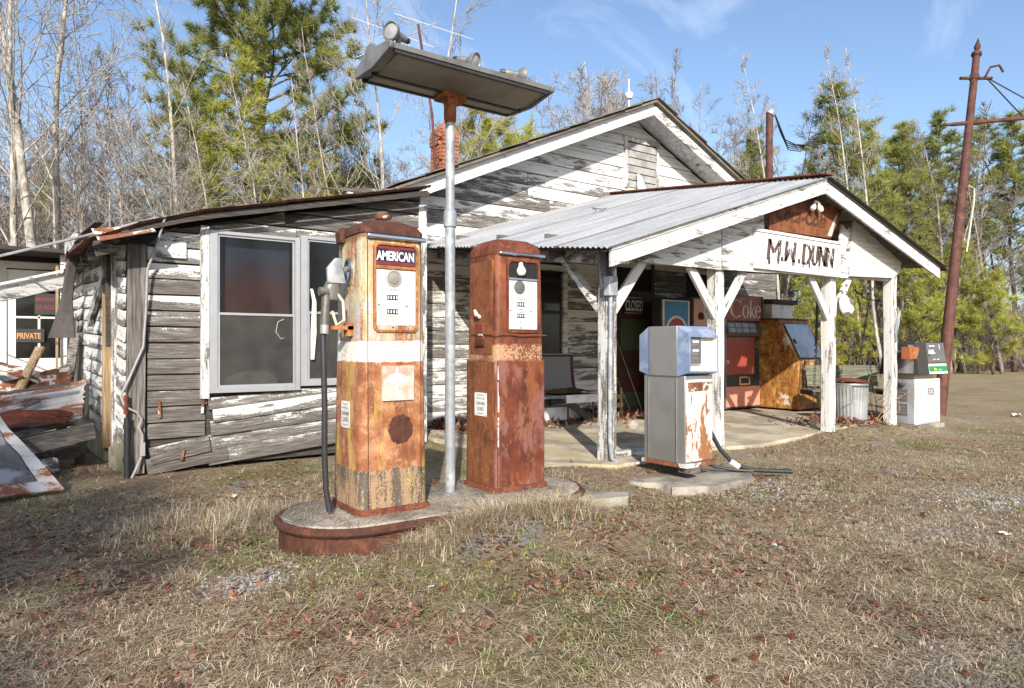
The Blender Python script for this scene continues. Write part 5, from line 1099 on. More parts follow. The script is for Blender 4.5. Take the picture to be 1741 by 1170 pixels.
# ------------------------------------------------------------------ rusty poles
rp = thing('leaning_pole', 'tall rusty leaning pipe pole with finial and side arm', 'pole', (12.10, 5.02, 0))
top = V(13.50, 5.0, 6.22) - V(12.10, 5.02, 0); d = top.normalized()
MB().tube([-d * .2, top * .5, top], [.098, .074, .055], 16).build('pole', 'rust_pole', rp, world=False)
MB().lathe([(.07, 0), (.085, .03), (.075, .07), (.04, .09), (.03, .11), (.05, .15), (.052, .19), (.03, .25), (.0, .36)], 14, top, d).build('finial', 'rust_dark', rp, world=False)
MB().lathe([(.07, 0), (.08, .03), (.07, .10)], 14, top * .93, d).tube([top * .935 + V(-.2, .14, 0), top * .935 + V(.25, -.18, 0)], .028, 8).build('clamp', 'rust_dark', rp, world=False)
hk = top * .94 + V(.16, -.11, 0); MB().tube([hk, hk + V(.08, -.05, .17), hk + V(.2, -.14, .2), hk + V(.26, -.18, .08)], .02, 6).build('hook', 'rust_dark', rp, world=False)
ar = top * .805; av = V(.80, -.575, .085)
MB().tube([ar - av * .42, ar - av * .30, ar + av * 2.2], [.012, .034, .036], 10).build('arm', 'rust_pole', rp, world=False)
MB().lathe([(.05, -.06), (.05, .06)], 10, ar + av * .1, av).build('arm_collar', 'rust_dark', rp, world=False)
hg = ar + av * 1.05; MB().box(-.02, .02, -.02, .02, -.5, .0).build('hanger', 'rust_pole', rp, hg, (0, R(4), 0), world=False)
MB().tube([hk, hk + V(.9, -.65, -.62), ar + av * 3.0 + V(0, 0, .5)], .013, 6).build('guy_wire', 'dark_metal', rp, world=False)
MB().tube([hk, hk + V(.50, -.36, -.66), hk + V(.95, -.68, -1.0), ar + av * 3.0 + V(0, 0, .15)], .011, 6).build('guy_wire', 'dark_metal', rp, world=False)
MB().tube([top * .62 + V(-.06, -.12, 0), top * .62 + V(.12, -.13, -.02), top * .58 + V(.16, -.13, 0), top * .5 + V(.14, -.12, 0), top * .44 + V(.05, -.14, 0)], .012, 5).build('loose_cord', 'cream_ink', rp, world=False)
sp = thing('service_mast', 'short rusty pipe mast with dangling black wires behind the porch roof', 'mast', (13.3, 8.95, 0))
MB().tube([(0, 0, 0), (.02, 0, 5.8), (.03, 0, 6.28)], .075, 12).tube([(.02, 0, 5.0), (.02, 0, 5.12)], .085, 12).build('mast_pipe', 'rust_pole', sp, world=False)
MB().lathe([(.10, 0), (.11, .05), (.07, .13), (0, .17)], 12, (.03, 0, 6.26), (.4, -.3, .8)).build('weather_head', 'galvanized', sp, world=False)
for i in range(5):
    MB().tube([(.12, -.05, 6.32), (.20 + .02 * i, -.1, 6.1 - .05 * i), (.34 + .03 * i, -.18, 5.72 - .05 * i), (.52 + .05 * i, -.3, 5.62 - .03 * i), (.85, -.5, 5.60 + .05 * i), (.98 + .02 * i, -.6, 5.55 + .09 * i)], .014, 5).build('service_wire', 'rubber', sp, world=False)
MB().tube([(0, 0, 5.72), (-1.6, -.9, 4.9), (-3.0, -1.6, 4.2)], .012, 5).build('guy_wire', 'dark_metal', sp, world=False)
an = thing('tv_antenna', 'white television aerial on a thin rusty mast behind the chimney', 'antenna', (5.96, 10.7, 4.0))
AO = V(5.96, 10.7, 4.0); A_ = lambda x, y, z: V(x, y, z) - AO
MB().tube([(.0, 0, -.1), A_(5.93, 10.8, 5.3), A_(5.80, 11.09, 7.01)], .024, 8).build('mast', 'rust_pole', an, world=False)
for z in (.55, .95): MB().bar((-.01, .05, z), (.18, .12, z), .02, .02).build('mast_bracket', 'rust_pole', an, world=False)
MB().tube([A_(5.50, 11.30, 6.72), A_(6.06, 10.90, 7.04)], .010, 6).build('boom', 'light_grey_metal', an, world=False)
for p, q in (((4.81, 11.79, 7.14), (5.62, 11.22, 6.79)), ((5.62, 11.22, 6.79), (6.05, 10.93, 6.60)), ((5.45, 11.36, 7.22), (6.62, 10.51, 6.74)), ((4.88, 11.75, 6.41), (5.56, 11.26, 6.76)), ((5.25, 11.50, 6.80), (5.62, 11.22, 6.79))):
    MB().tube([A_(*p), A_(*q)], .0048, 5).build('element', 'white_sheet', an, world=False)
for x in (0, .05): MB().tube([A_(5.62 + x, 11.22, 6.79), A_(5.63 + x, 11.2, 6.0)], .004, 5).build('drop_wire', 'white_sheet', an, world=False)

# ------------------------------------------------------------------ drink machines and freezer
SZ = .09
ck = thing('drink_machine', 'faded red Coke vending machine standing in the open porch', 'vending machine', (9.88, 7.12, SZ), R(-2), 'drink machines')
MB().box(-.50, .50, 0, .62, .03, 1.93).build('cabinet', 'coke_dark', ck, bevel=.01, world=False)
for x in (-.50, .48): MB().box(x, x + .02, -.022, 0, .04, 1.92).build('edge_strip', 'stainless', ck, world=False)
MB().box(-.48, .42, -.03, -.001, 1.50, 1.91).build('header_panel', 'coke_red', ck, world=False, bevel=.004)
lt = MB()
def ring_letter(mb, cx, cz, rx, rz, ix, iz, a0=0, a1=360, n=22, y=-.034):
    ps = [(cx + rx * math.cos(R(a0 + (a1 - a0) * k / n)), cz + rz * math.sin(R(a0 + (a1 - a0) * k / n))) for k in range(n + 1)]; qs = [(cx + ix * math.cos(R(a0 + (a1 - a0) * k / n)), cz + iz * math.sin(R(a0 + (a1 - a0) * k / n))) for k in range(n + 1)]
    mb.add([(x, y, z) for x, z in ps + qs], [(k, k + 1, k + n + 2, k + n + 1)[::-1] for k in range(n)])
ring_letter(lt, -.235, 1.70, .175, .155, .105, .140, 48, 312); lt.box(-.135, -.115, -.035, -.034, 1.76, 1.83)
ring_letter(lt, .0, 1.655, .088, .112, .042, .10)
lt.box(.105, .15, -.035, -.034, 1.55, 1.85).add([(.15, -.035, 1.64), (.22, -.035, 1.76), (.245, -.035, 1.76), (.175, -.035, 1.65), (.255, -.035, 1.55), (.205, -.035, 1.55), (.15, -.035, 1.62)], [(6, 3, 2, 1, 0), (6, 5, 4, 3)])
ring_letter(lt, .325, 1.655, .082, .112, .040, .10, 0, 320); lt.box(.255, .402, -.035, -.034, 1.655, 1.675)
lt.build('coke_lettering', 'cream_ink', ck, world=False); text('Enjoy', .06, 'cream_ink', ck, (-.16, -.034, 1.845), shear=.3, world=False, ext=.0006)
MB().loft([[(-.48, -.012, 1.24), (.46, -.012, 1.24), (.46, -.004, 1.24), (-.48, -.004, 1.24)], [(-.48, -.07, 1.29), (.46, -.07, 1.29), (.46, -.004, 1.29), (-.48, -.004, 1.29)], [(-.48, -.015, 1.47), (.46, -.015, 1.47), (.46, -.004, 1.47), (-.48, -.004, 1.47)]]).build('button_panel', 'grey_plastic', ck, world=False)
for r_ in range(2):
    for k in range(4): MB().box(0, .15, -.008, 0, 0, .07).build('select_button', 'light_grey_metal', ck, (-.44 + .18 * k, -.060 + .022 * r_ , 1.305 + .082 * r_), (R(-17), 0, 0), world=False)
MB().box(-.48, .26, -.014, -.001, .60, 1.22).build('door_panel', 'coke_red', ck, world=False, bevel=.004)
MB().box(-.48, .46, -.014, -.001, .06, .40).build('kick_panel', 'coke_pale', ck, world=False, bevel=.004)
MB().box(.29, .44, -.016, -.001, 1.04, 1.16).build('coin_plate', 'chrome', ck, world=False); MB().box(.33, .36, -.018, -.016, 1.06, 1.14).build('coin_slot', 'black_ink', ck, world=False)
MB().box(-.14, .14, -.016, -.001, .42, .56).build('vend_frame', 'chrome', ck, world=False); MB().box(-.10, .10, -.019, -.016, .445, .54).build('vend_mouth', 'black_ink', ck, world=False)
MB().box(-.46, -.40, -.02, -.014, .78, .84).build('lock', 'chrome', ck, world=False)
for x in (-.42, .42): MB().box(x - .05, x + .05, .03, .1, -.005, .03).build('foot', 'dark_metal', ck, world=False)
pp = thing('drink_machine', 'dark drink machine with blue panel and round red emblem behind the silver pump', 'vending machine', (8.28, 7.2, SZ), group='drink machines')
MB().box(-.34, .34, .02, .20, 0, 1.82).build('cabinet', 'dark_grey', pp, bevel=.01, world=False)
MB().box(-.31, .31, 0, .019, 1.18, 1.79).build('light_panel', 'white_sheet', pp, world=False); MB().box(-.27, .27, -.004, 0, 1.22, 1.77).build('blue_panel', 'pepsi_blue', pp, world=False)
MB().lathe([(.25, 0), (.25, .003), (0, .003)], 28, (0, -.004, 1.30), (0, -1, 0)).build('emblem_ring', 'white_sheet', pp, world=False); em = MB(); ring_letter(em, 0, 1.30, .21, .21, 0, 0, 8, 172, 20, -.009); em.build('emblem_red', 'pepsi_red', pp, world=False)
MB().box(-.30, .30, 0, .019, .2, 1.1).build('door_panel', 'grey_plastic', pp, world=False)
pk = thing('drink_machine', 'drink machine with pink PEPSI front partly hidden by the second post', 'vending machine', (9.05, 7.18, SZ), group='drink machines')
MB().box(-.38, .34, .02, .58, 0, 1.86).build('cabinet', 'grey_plastic', pk, bevel=.01, world=False)
MB().box(-.37, .33, 0, .019, 1.40, 1.83).build('header_panel', 'pink_sign', pk, world=False, bevel=.006); MB().lathe([(.17, 0), (.17, .003), (0, .003)], 26, (.03, 0, 1.64), (0, -1, 0)).build('emblem', 'white_sheet', pk, world=False)
text('PEPSI', .12, 'black_ink', pk, (-.10, -.005, 1.60), sx=.8, bold=.003, world=False); MB().lathe([(.05, 0), (.06, .05), (.04, .1), (0, .12)], 8, (-.22, -.003, 1.50), (0, -.05, 1)).build('printed_glass', 'dark_red', pk, world=False)
for k in range(3): MB().box(-.34 + .14 * k, -.23 + .14 * k, 0, .019, 1.22, 1.36).build('select_button', 'dark_grey', pk, world=False)
MB().box(-.37, .33, 0, .019, .1, 1.18).build('door_panel', 'dark_grey', pk, world=False)
ic = thing('ice_chest', 'rusty yellow slant-front ice chest with grey lid on the porch', 'ice chest', (10.28, 7.55, SZ))
XW = .90; sp_ = [(-1.19, .03), (0, .03), (0, 1.52), (-.80, 1.52), (-1.17, .82)]
vs = [(0, y, z) for y, z in sp_] + [(XW, y, z) for y, z in sp_]; n = 5
MB().add(vs, [tuple(range(n)), tuple(range(2 * n - 1, n - 1, -1))] + [((k + 1) % n, k, k + n, (k + 1) % n + n) for k in range(n)]).build('chest_body', 'ice_rust', ic, bevel=.012, world=False)
sl2 = math.atan2(.37, .70)
MB().box(.10, .80, -.024, -.002, .06, .70).build('lid', 'galvanized', ic, (0, -1.17, .82), (-sl2, 0, 0), world=False, bevel=.006); MB().box(.085, .815, -.004, .002, .045, .715).build('lid_gasket', 'rubber', ic, (0, -1.174, .82), (-sl2, 0, 0), world=False)
MB().box(.12, .16, -.04, -.02, .32, .40).build('lid_handle', 'dark_metal', ic, (0, -1.17, .82), (-sl2, 0, 0), world=False)
MB().box(-.015, XW + .015, -.81, 0, 1.52, 1.545).build('top_plate', 'rust_red', ic, world=False)
cb = thing('storage_box', 'white box with dark lid sitting on the ice chest', 'box', (10.42, 6.95, 1.64)); MB().box(0, .62, 0, .36, 0, .25).build('box_body', 'white_sheet', cb, bevel=.012, world=False); MB().box(-.04, .72, -.04, .40, .25, .33).build('box_lid', 'dark_wood', cb, bevel=.01, world=False)

# ------------------------------------------------------------------ bench, swing, bin
bn = thing('wire_bench', 'old metal porch bench with round woven back and torn cushion', 'bench', (5.95, 7.32, SZ))
def arc_sheet(x0, x1, pts, t=.01):
    vs = [(x0, y, z) for y, z in pts] + [(x1, y, z) for y, z in pts]; n = len(pts); b = 2 * n; vs += [(x, y + t, z) for x, y, z in vs]
    fs = [(k + 1, k, k + n, k + n + 1) for k in range(n - 1)]; fs += [tuple(i + b for i in f_[::-1]) for f_ in fs]; return MB().add(vs, fs)
back = [(.30 + .16 * math.sin(R(a)) * .6, .42 + .62 * (1 - math.cos(R(a))) * .75) for a in range(0, 105, 12)]
arc_sheet(-.55, .62, back).build('back', 'wire_weave', bn, world=False)
MB().tube([(-.55, y - .01, z) for y, z in back] , .016, 6).tube([(.62, y - .01, z) for y, z in back], .022, 6).tube([(-.55, back[-1][0], back[-1][1]), (.62, back[-1][0], back[-1][1])], .016, 6).build('back_frame', 'rust_pole', bn, world=False)
MB().box(-.55, .66, -.16, .34, .36, .40).build('seat', 'wire_weave', bn, world=False, bevel=.008)
cs = MB(); rgc = random.Random(9); nx, ny = 9, 6
vs = [(-.1 + .74 * i / nx, -.14 + .44 * j / ny, .42 + (.05 * math.sin(math.pi * i / nx) * math.sin(math.pi * j / ny)) + rgc.uniform(0, .025)) for j in range(ny + 1) for i in range(nx + 1)]
cs.add(vs, [(j * (nx + 1) + i, j * (nx + 1) + i + 1, (j + 1) * (nx + 1) + i + 1, (j + 1) * (nx + 1) + i) for j in range(ny) for i in range(nx)]); cs.build('cushion', 'cushion', bn, world=False)
MB().box(.05, .66, -.175, -.16, .29, .40).build('torn_valance', 'white_sheet', bn, world=False)
for x in (-.45, .12, .58):
    MB().tube([(x, -.12, 0), (x, -.12, .36)], .014, 6).build('leg', 'dark_metal', bn, world=False); MB().tube([(x, .28, 0), (x, .28, .40)], .014, 6).build('leg', 'dark_metal', bn, world=False)
MB().bar((.12, -.13, .30), (.55, -.10, .03), .02, .10).build('brace', 'dark_metal', bn, world=False)
wb = thing('white_box', 'scuffed white foam box under the porch bench', 'box', (6.15, 7.5, SZ)); MB().loft([rr(0, 0, .62, .25, .02, 0, 2), rr(0, 0, .66, .28, .02, .22, 2)]).build('box_body', 'white_sheet', wb, world=False)
sw = thing('porch_swing', 'green slatted wooden porch swing on chains behind the trash can', 'porch swing', (10.53, 5.76, 0), -TH)
for k in range(4): MB().box(-.48, .66, .20 - .02 * k, .222 - .02 * k, .52 + .085 * k, .60 + .085 * k).build('back_slat', 'green_wood', sw, (0, .045 * k, 0), world=False)
for k in range(4): MB().box(-.60, .66, -.28 + .115 * k, -.175 + .115 * k, .46, .482).build('seat_slat', 'green_wood', sw, (0, 0, .0), world=False)
for x in (-.58, .0, .60): MB().bar((x, -.28, .43), (x, .20, .43), .035, .06).build('seat_rail', 'dark_wood', sw, world=False)
for x in (-.44, .58): MB().bar((x, .24, .42), (x, .36, .92), .035, .05).build('back_stile', 'dark_wood', sw, world=False)
def chain(name, p, q, parent, mat='dark_metal', step=.05, r=.007, world=False):
    p, q = V(p), V(q); L_ = (q - p).length; n = max(2, int(L_ / step)); mb = MB(); d = (q - p).normalized(); a = d.orthogonal().normalized(); b = d.cross(a)
    for i in range(n):
        c_ = p.lerp(q, (i + .5) / n); u = a if i % 2 else b; l = step * .62
        pts = [c_ + d * l * math.cos(t) + u * .016 * math.sin(t) for t in [2 * math.pi * k / 6 for k in range(7)]]; mb.tube(pts, r, 3, False)
    return mb.build(name, mat, parent, world=world)
chain('chain', (-.55, -.2, .47), (-.35, .12, 2.1), sw); chain('chain', (.62, -.2, .47), (.55, .12, 2.1), sw); chain('chain', (.40, .3, .86), (.52, .14, 2.1), sw); chain('chain', (-.30, .3, .86), (-.33, .14, 2.1), sw)
MB().bar((.66, -.25, .02), (.95, -.1, .82), .10, .03).build('loose_leg_board', 'dark_wood', sw, world=False)
tc = thing('trash_can', 'ribbed galvanized trash can strapped to the third porch post', 'trash can', (9.52, 5.10, .0), R(10))
cn = MB(); NN = 112
def rib(r, z): return [((r + (.006 if (k // 2) % 2 else -.004)) * math.cos(2 * math.pi * k / NN), (r + (.006 if (k // 2) % 2 else -.004)) * math.sin(2 * math.pi * k / NN), z) for k in range(NN)]
def cir(r, z): return [(r * math.cos(2 * math.pi * k / NN), r * math.sin(2 * math.pi * k / NN), z) for k in range(NN)]
cn.loft([cir(.19, 0), cir(.195, .03), rib(.200, .05), rib(.225, .56), cir(.228, .58), cir(.232, .63), cir(.225, .632), cir(.21, .56), cir(.18, .02)]); cn.build('can_body', 'galvanized', tc, world=False)
MB().tube([(.232 * math.cos(a), .232 * math.sin(a), .63) for a in [2 * math.pi * k / 28 for k in range(29)]], .010, 6, False).build('rim', 'galvanized', tc, world=False)
MB().lathe([(.25, 0), (.255, .012), (.22, .03), (.1, .05), (0, .055)], 28).build('lid', 'rust_red', tc, (.02, 0, .655), (R(3), R(4), 0), world=False)
MB().tube([(-.22, -.10, .60), (-.5, -.42, .62), (-.62, -.40, .63)], .008, 5).build('strap_wire', 'dark_metal', tc, world=False)
for nm, lab, p0, p1 in (('broom_straw', 'thin pale cane leaning against the dark shop door, nearer the post', (7.62, 7.5, SZ), (7.34, 7.82, 1.10)), ('broom_straw', 'thin pale cane leaning against the dark shop door, nearer the pump', (7.86, 7.5, SZ), (7.60, 7.82, 1.25))):
    t = thing(nm, lab, 'cane', p0, group='canes by the shop door'); MB().tube([(0, 0, 0), V(p1) - V(p0)], .006, 5).build('stick', 'tan_wood_v', t, world=False)
jk = thing('wooden_crate', 'small broken tan wooden crate beside the shop door', 'crate', (7.15, 7.45, SZ))
for k in range(3): MB().box(-.16, .20, -.02, .0, .02 + .13 * k, .09 + .13 * k).build('slat', 'tan_wood_v', jk, world=False)
for x in (-.14, .18): MB().box(x - .02, x + .02, .0, .02, 0, .44).build('corner_stick', 'tan_wood_v', jk, world=False)
rk = thing('rock', 'pale rock lying in the leaves on the porch floor', 'rock', (6.45, 6.35, SZ)); MB().loft([rr(0, 0, .13, .10, .04, -.02, 2), rr(.01, 0, .16, .12, .05, .04, 2), rr(.02, .01, .10, .07, .03, .09, 2), rr(.02, .01, .03, .03, .01, .105, 2)]).build('stone', 'stone', rk, world=False)
chain('hanging_chain', (10.0, 5.3, 2.05), (10.05, 5.2, 1.62), store, world=True); MB().tube([(10.0, 5.3, 2.0), (10.05, 5.15, 1.85), (9.95, 4.85, 1.80)], .008, 5).build('loose_wire', 'dark_metal', store)

# ------------------------------------------------------------------ wreckage beside the lean-to
def bent_sheet(c, mat, name, label, fold=0.0, nu=8, nv=10, rib_=0.0, edge=None, seed=1):
    p00, p10, p11, p01 = map(V, c); rg = random.Random(seed); up = ((p10 - p00).cross(p01 - p00)).normalized(); vs = []; nv = nv if not rib_ else nv * 4
    for j in range(nv + 1):
        for i in range(nu + 1):
            f, g = i / nu, j / nv; p = p00.lerp(p10, f).lerp(p01.lerp(p11, f), g)
            e = .0 if 0 < i < nu and 0 < j < nv else rg.uniform(-.02, .02)
            vs.append(p + up * (fold * math.sin(math.pi * f) + rib_ * math.cos(g * nv * math.pi / 2) + mnoise.noise(V(f * 3 + seed, g * 3, 0)) * .03) + V(e, e, e * .3))
    n = nu + 1; b = len(vs); fs = [(j * n + i, j * n + i + 1, (j + 1) * n + i + 1, (j + 1) * n + i) for j in range(nv) for i in range(nu)]
    vs += [v - up * .004 for v in vs]; fs += [tuple(k + b for k in f_[::-1]) for f_ in fs]
    rim = list(range(n)) + [j * n + n - 1 for j in range(1, nv + 1)] + [nv * n + i for i in range(n - 2, -1, -1)] + [j * n for j in range(nv - 1, 0, -1)]
    for a, c_ in zip(rim, rim[1:] + rim[:1]): fs.append((a, a + b, c_ + b, c_))
    o = V(sum((V(x) for x in c), V(0, 0, 0)) / 4); mb = MB().add([V(v) - o for v in vs], fs); ob = mb.build(name, mat, None, o); tag(ob, label, 'scrap panel' if 'panel' in name else 'metal sheet'); return ob
fp = thing('scrap_panel', 'fallen panel with grey felt and rusty white metal edge at the left', 'scrap panel', (-.1, 6.6, 0))
def quad_panel(c, t, inset, mats, parent):
    c = [V(p) for p in c]; up = (c[1] - c[0]).cross(c[3] - c[0]).normalized(); m = sum(c, V(0, 0, 0)) / 4; i_ = [m + (p - m) * inset for p in c]; N_ = 6
    def loopp(q, off, j=0.0): 
        out = []
        for k in range(4):
            for s_ in range(N_):
                p = q[k].lerp(q[(k + 1) % 4], s_ / N_); out.append(p + up * (off + j * mnoise.noise(p * 6)) + V(j * mnoise.noise(p * 9), j * mnoise.noise(p * 7 + V(3, 1, 2)), 0))
        return out
    A, B, C_ = loopp(c, 0, .06), loopp(i_, .008, .03), loopp(i_, -.02, .03); n = 4 * N_
    MB().add(A + B + [p - up * t for p in A], [(k, (k + 1) % n, (k + 1) % n + n, k + n) for k in range(n)] + [((k + 1) % n, k, k + 2 * n, (k + 1) % n + 2 * n) for k in range(n)]).build('metal_edge', mats[0], parent)
    MB().add(loopp(i_, -.004, .03), [tuple(range(n))]).build('felt_sheet', mats[1], parent)
quad_panel([(-.62, 6.12, .03), (.22, 6.50, .02), (-.28, 7.35, .72), (-1.2, 7.0, .80)], .02, .80, ('debris_white', 'felt'), fp)
bent_sheet([(-.75, 8.0, .16), (.44, 7.96, .44), (.50, 8.42, .80), (-.75, 8.5, .55)], 'debris_white', 'roofing_sheet', 'ribbed white roofing sheet streaked with rust lying on the rubble', 0, 8, 6, .012, seed=3)
bent_sheet([(-.8, 8.1, .28), (.40, 8.4, .62), (.38, 8.8, .95), (-.8, 8.6, .6)], 'rust_tin', 'roofing_sheet', 'rusty roofing sheet under the white ribbed one', 0, 8, 6, .012, seed=5)
bent_sheet([(-1.1, 9.3, .55), (.06, 9.0, .55), (.24, 9.7, .62), (-.9, 10.2, .6)], 'galv_paint', 'roofing_sheet', 'grey bent metal sheet arched over the rubble below the PRIVATE door', .38, 10, 8, seed=7)
def plank(label, p, q, w, h, mat='grey_wood', name='fallen_plank'):
    p, q = V(p), V(q); o = (p + q) / 2; t = MB().bar(p - o, q - o, w, h).build(name, mat, None, o, bevel=.004); tag(t, label, 'plank'); t['wear'] = .6; return t
plank('grey weathered plank propped up in front of the rubble', (-.45, 7.15, .20), (.52, 7.55, .36), .05, .15)
plank('grey plank sticking out from under the white roofing sheet', (-.5, 7.5, .30), (.35, 8.0, .40), .12, .04)
plank('dark mossy timber under the roofing sheets', (-.6, 8.1, .12), (.46, 8.25, .28), .18, .12, 'dark_wood')
plank('short pale block of wood on the leaves by the rubble', (-.08, 7.35, .05), (.22, 7.42, .09), .16, .12, 'painted_board')
plank('short dark timber standing against the footing of the lean-to', (.42, 7.95, .0), (.46, 7.95, .32), .12, .08, 'dark_wood')
PLK = random.Random(21)
for i, lab in enumerate(('splintered grey board lying across the top of the rubble', 'short grey board leaning on the lean-to wall behind the rubble', 'long grey board sloping down from the rubble to the left', 'pale stick of wood poking up out of the rubble', 'narrow grey board wedged under the arched metal sheet', 'dark board lying flat in front of the rubble')):
    p_, q_ = (((-.7, 8.3, .62), (.35, 8.15, .78)), ((.30, 8.8, .2), (.44, 9.0, 1.25)), ((-1.1, 7.6, .18), (.1, 8.2, .62)), ((-.15, 8.5, .5), (.12, 8.7, 1.15)), ((-.9, 9.0, .35), (.2, 8.7, .75)), ((-.75, 7.2, .06), (.12, 7.28, .10)))[i]
    plank(lab, p_, q_, PLK.uniform(.05, .13), PLK.uniform(.02, .035), ('grey_wood', 'grey_wood', 'painted_board', 'tan_wood_v', 'grey_wood', 'dark_wood')[i])
bent_sheet([(-.5, 7.75, .30), (.30, 7.72, .42), (.36, 7.98, .50), (-.45, 8.1, .44)], 'rust_red', 'roofing_sheet', 'small curled rusty sheet at the foot of the rubble', .08, 8, 6, .006, seed=11)
bent_sheet([(-.9, 8.6, .70), (.1, 8.55, .78), (.18, 8.95, .86), (-.8, 9.2, .80)], 'rust_tin', 'roofing_sheet', 'rusty curled sheet on the rubble in front of the arched grey one', .14, 8, 6, .008, seed=12)
plank('rotting dark timber lying low on the leaves behind the pale block', (-.1, 7.75, .10), (.42, 7.70, .16), .10, .10, 'dark_wood')
hs_ = MB(); rb = [(.54, 7.55, 2.33, .05), (.44, 7.75, 2.24, .05), (.36, 7.95, 2.05, .055), (.33, 8.05, 1.80, .05), (.31, 8.1, 1.60, .06), (.29, 8.12, 1.40, .10), (.27, 8.12, 1.24, .135)]
vs = []
for x, y, z, w in rb: vs += [V(x, y, z) - RT * w + FW * .02, V(x, y, z) - FW * .02, V(x, y, z) + RT * w + FW * .02]
hs_.add(vs + [v + FW * .012 for v in vs], [(k * 3 + a, k * 3 + a + 1, k * 3 + a + 4, k * 3 + a + 3) for k in range(len(rb) - 1) for a in (0, 1)] + [(k * 3 + a + 1 + 21, k * 3 + a + 21, k * 3 + a + 3 + 21, k * 3 + a + 4 + 21) for k in range(len(rb) - 1) for a in (0, 1)])
hs_.build('hanging_flashing', 'old_rubber', store)

# ------------------------------------------------------------------ trees
def bare_mesh(seed, H, r0, first=.3, n1=18, spread=.30, up=.55, fork=False, twigs=4, lean=0.0, n2=7, bend=.05):
    rg = random.Random(seed); tr, br = MB(), MB()
    def line(p, d, L_, n, wob, lift):
        pts = [V(p)]; d = V(d).normalized()
        for i in range(n):
            d = (d + V(rg.gauss(0, wob), rg.gauss(0, wob), rg.gauss(0, wob) + lift)).normalized(); pts.append(pts[-1] + d * (L_ / n))
        return pts
    def child_dir(d, ang, az=None):
        a = d.orthogonal().normalized(); a.rotate(Matrix.Rotation(rg.uniform(0, 6.283) if az is None else az, 3, d)); return (d * math.cos(ang) + a * math.sin(ang)).normalized()
    def lerp_pt(pts, t):
        f = t * (len(pts) - 1); i = min(int(f), len(pts) - 2); return pts[i].lerp(pts[i + 1], f - i), (pts[i + 1] - pts[i]).normalized()
    trunk = line((0, 0, -.2), (lean, 0, 1), H, 14, bend, .06); rad = [max(r0 * (1 - .93 * (i / 14) ** .9), .012) for i in range(15)]
    tr.tube(trunk, rad, 8)
    stems = [(trunk, H, r0)]
    if fork:
        for k in range(2):
            t = rg.uniform(.35, .5); p, d = lerp_pt(trunk, t); L_ = H * (1 - t) * .95; pts = line(p, child_dir(d, .24), L_, 9, .05, .10); tr.tube(pts, [max(r0 * .42 * (1 - .95 * i / 9), .01) for i in range(10)], 6); stems.append((pts, L_, r0 * .42))
    for pts0, L0, rr0 in stems:
        k1 = n1 if pts0 is trunk else n1 // 2
        for b in range(k1):
            t = first + (.97 - first) * ((b + rg.random() * .8) / k1) if pts0 is trunk else .2 + .75 * (b + rg.random()) / k1
            p, d = lerp_pt(pts0, min(t, .985)); L1 = max(L0 * spread * (1.08 - t) * 1.5 * rg.uniform(.6, 1.25), .4); r1 = max(rr0 * (1 - .9 * t) * .27, .009)
            q1 = line(p, child_dir(d, rg.uniform(.6, 1.05)), L1, 6, .09, .07 * up * 2); br.tube(q1, [max(r1 * (1 - .8 * i / 6), .006) for i in range(7)], 4, False)
            for c in range(n2):
                t2 = .2 + .78 * (c + rg.random()) / n2; p2, d2 = lerp_pt(q1, min(t2, .98)); L2 = L1 * .42 * (1.15 - t2) * rg.uniform(.6, 1.3) + .12
                q2 = line(p2, child_dir(d2, rg.uniform(.45, .9)), L2, 3, .11, .06); br.tube(q2, [.0085, .007, .006, .0045], 3, False)
                for e in range(twigs):
                    t3 = .15 + .83 * (e + rg.random()) / max(twigs, 1); p3, d3 = lerp_pt(q2, min(t3, .98)); q3 = line(p3, child_dir(d3, rg.uniform(.4, .9)), L2 * rg.uniform(.3, .6) + .06, 2, .12, .05); br.tube(q3, [.006, .005, .0035], 3, False)
    return tr, br
def to_mesh(mb, name, mat):
    me = bpy.data.meshes.new(name); me.from_pydata(mb.v, [], mb.f); me.update(); me.materials.append(M[mat]); me.polygons.foreach_set('use_smooth', [True] * len(me.polygons)); return me
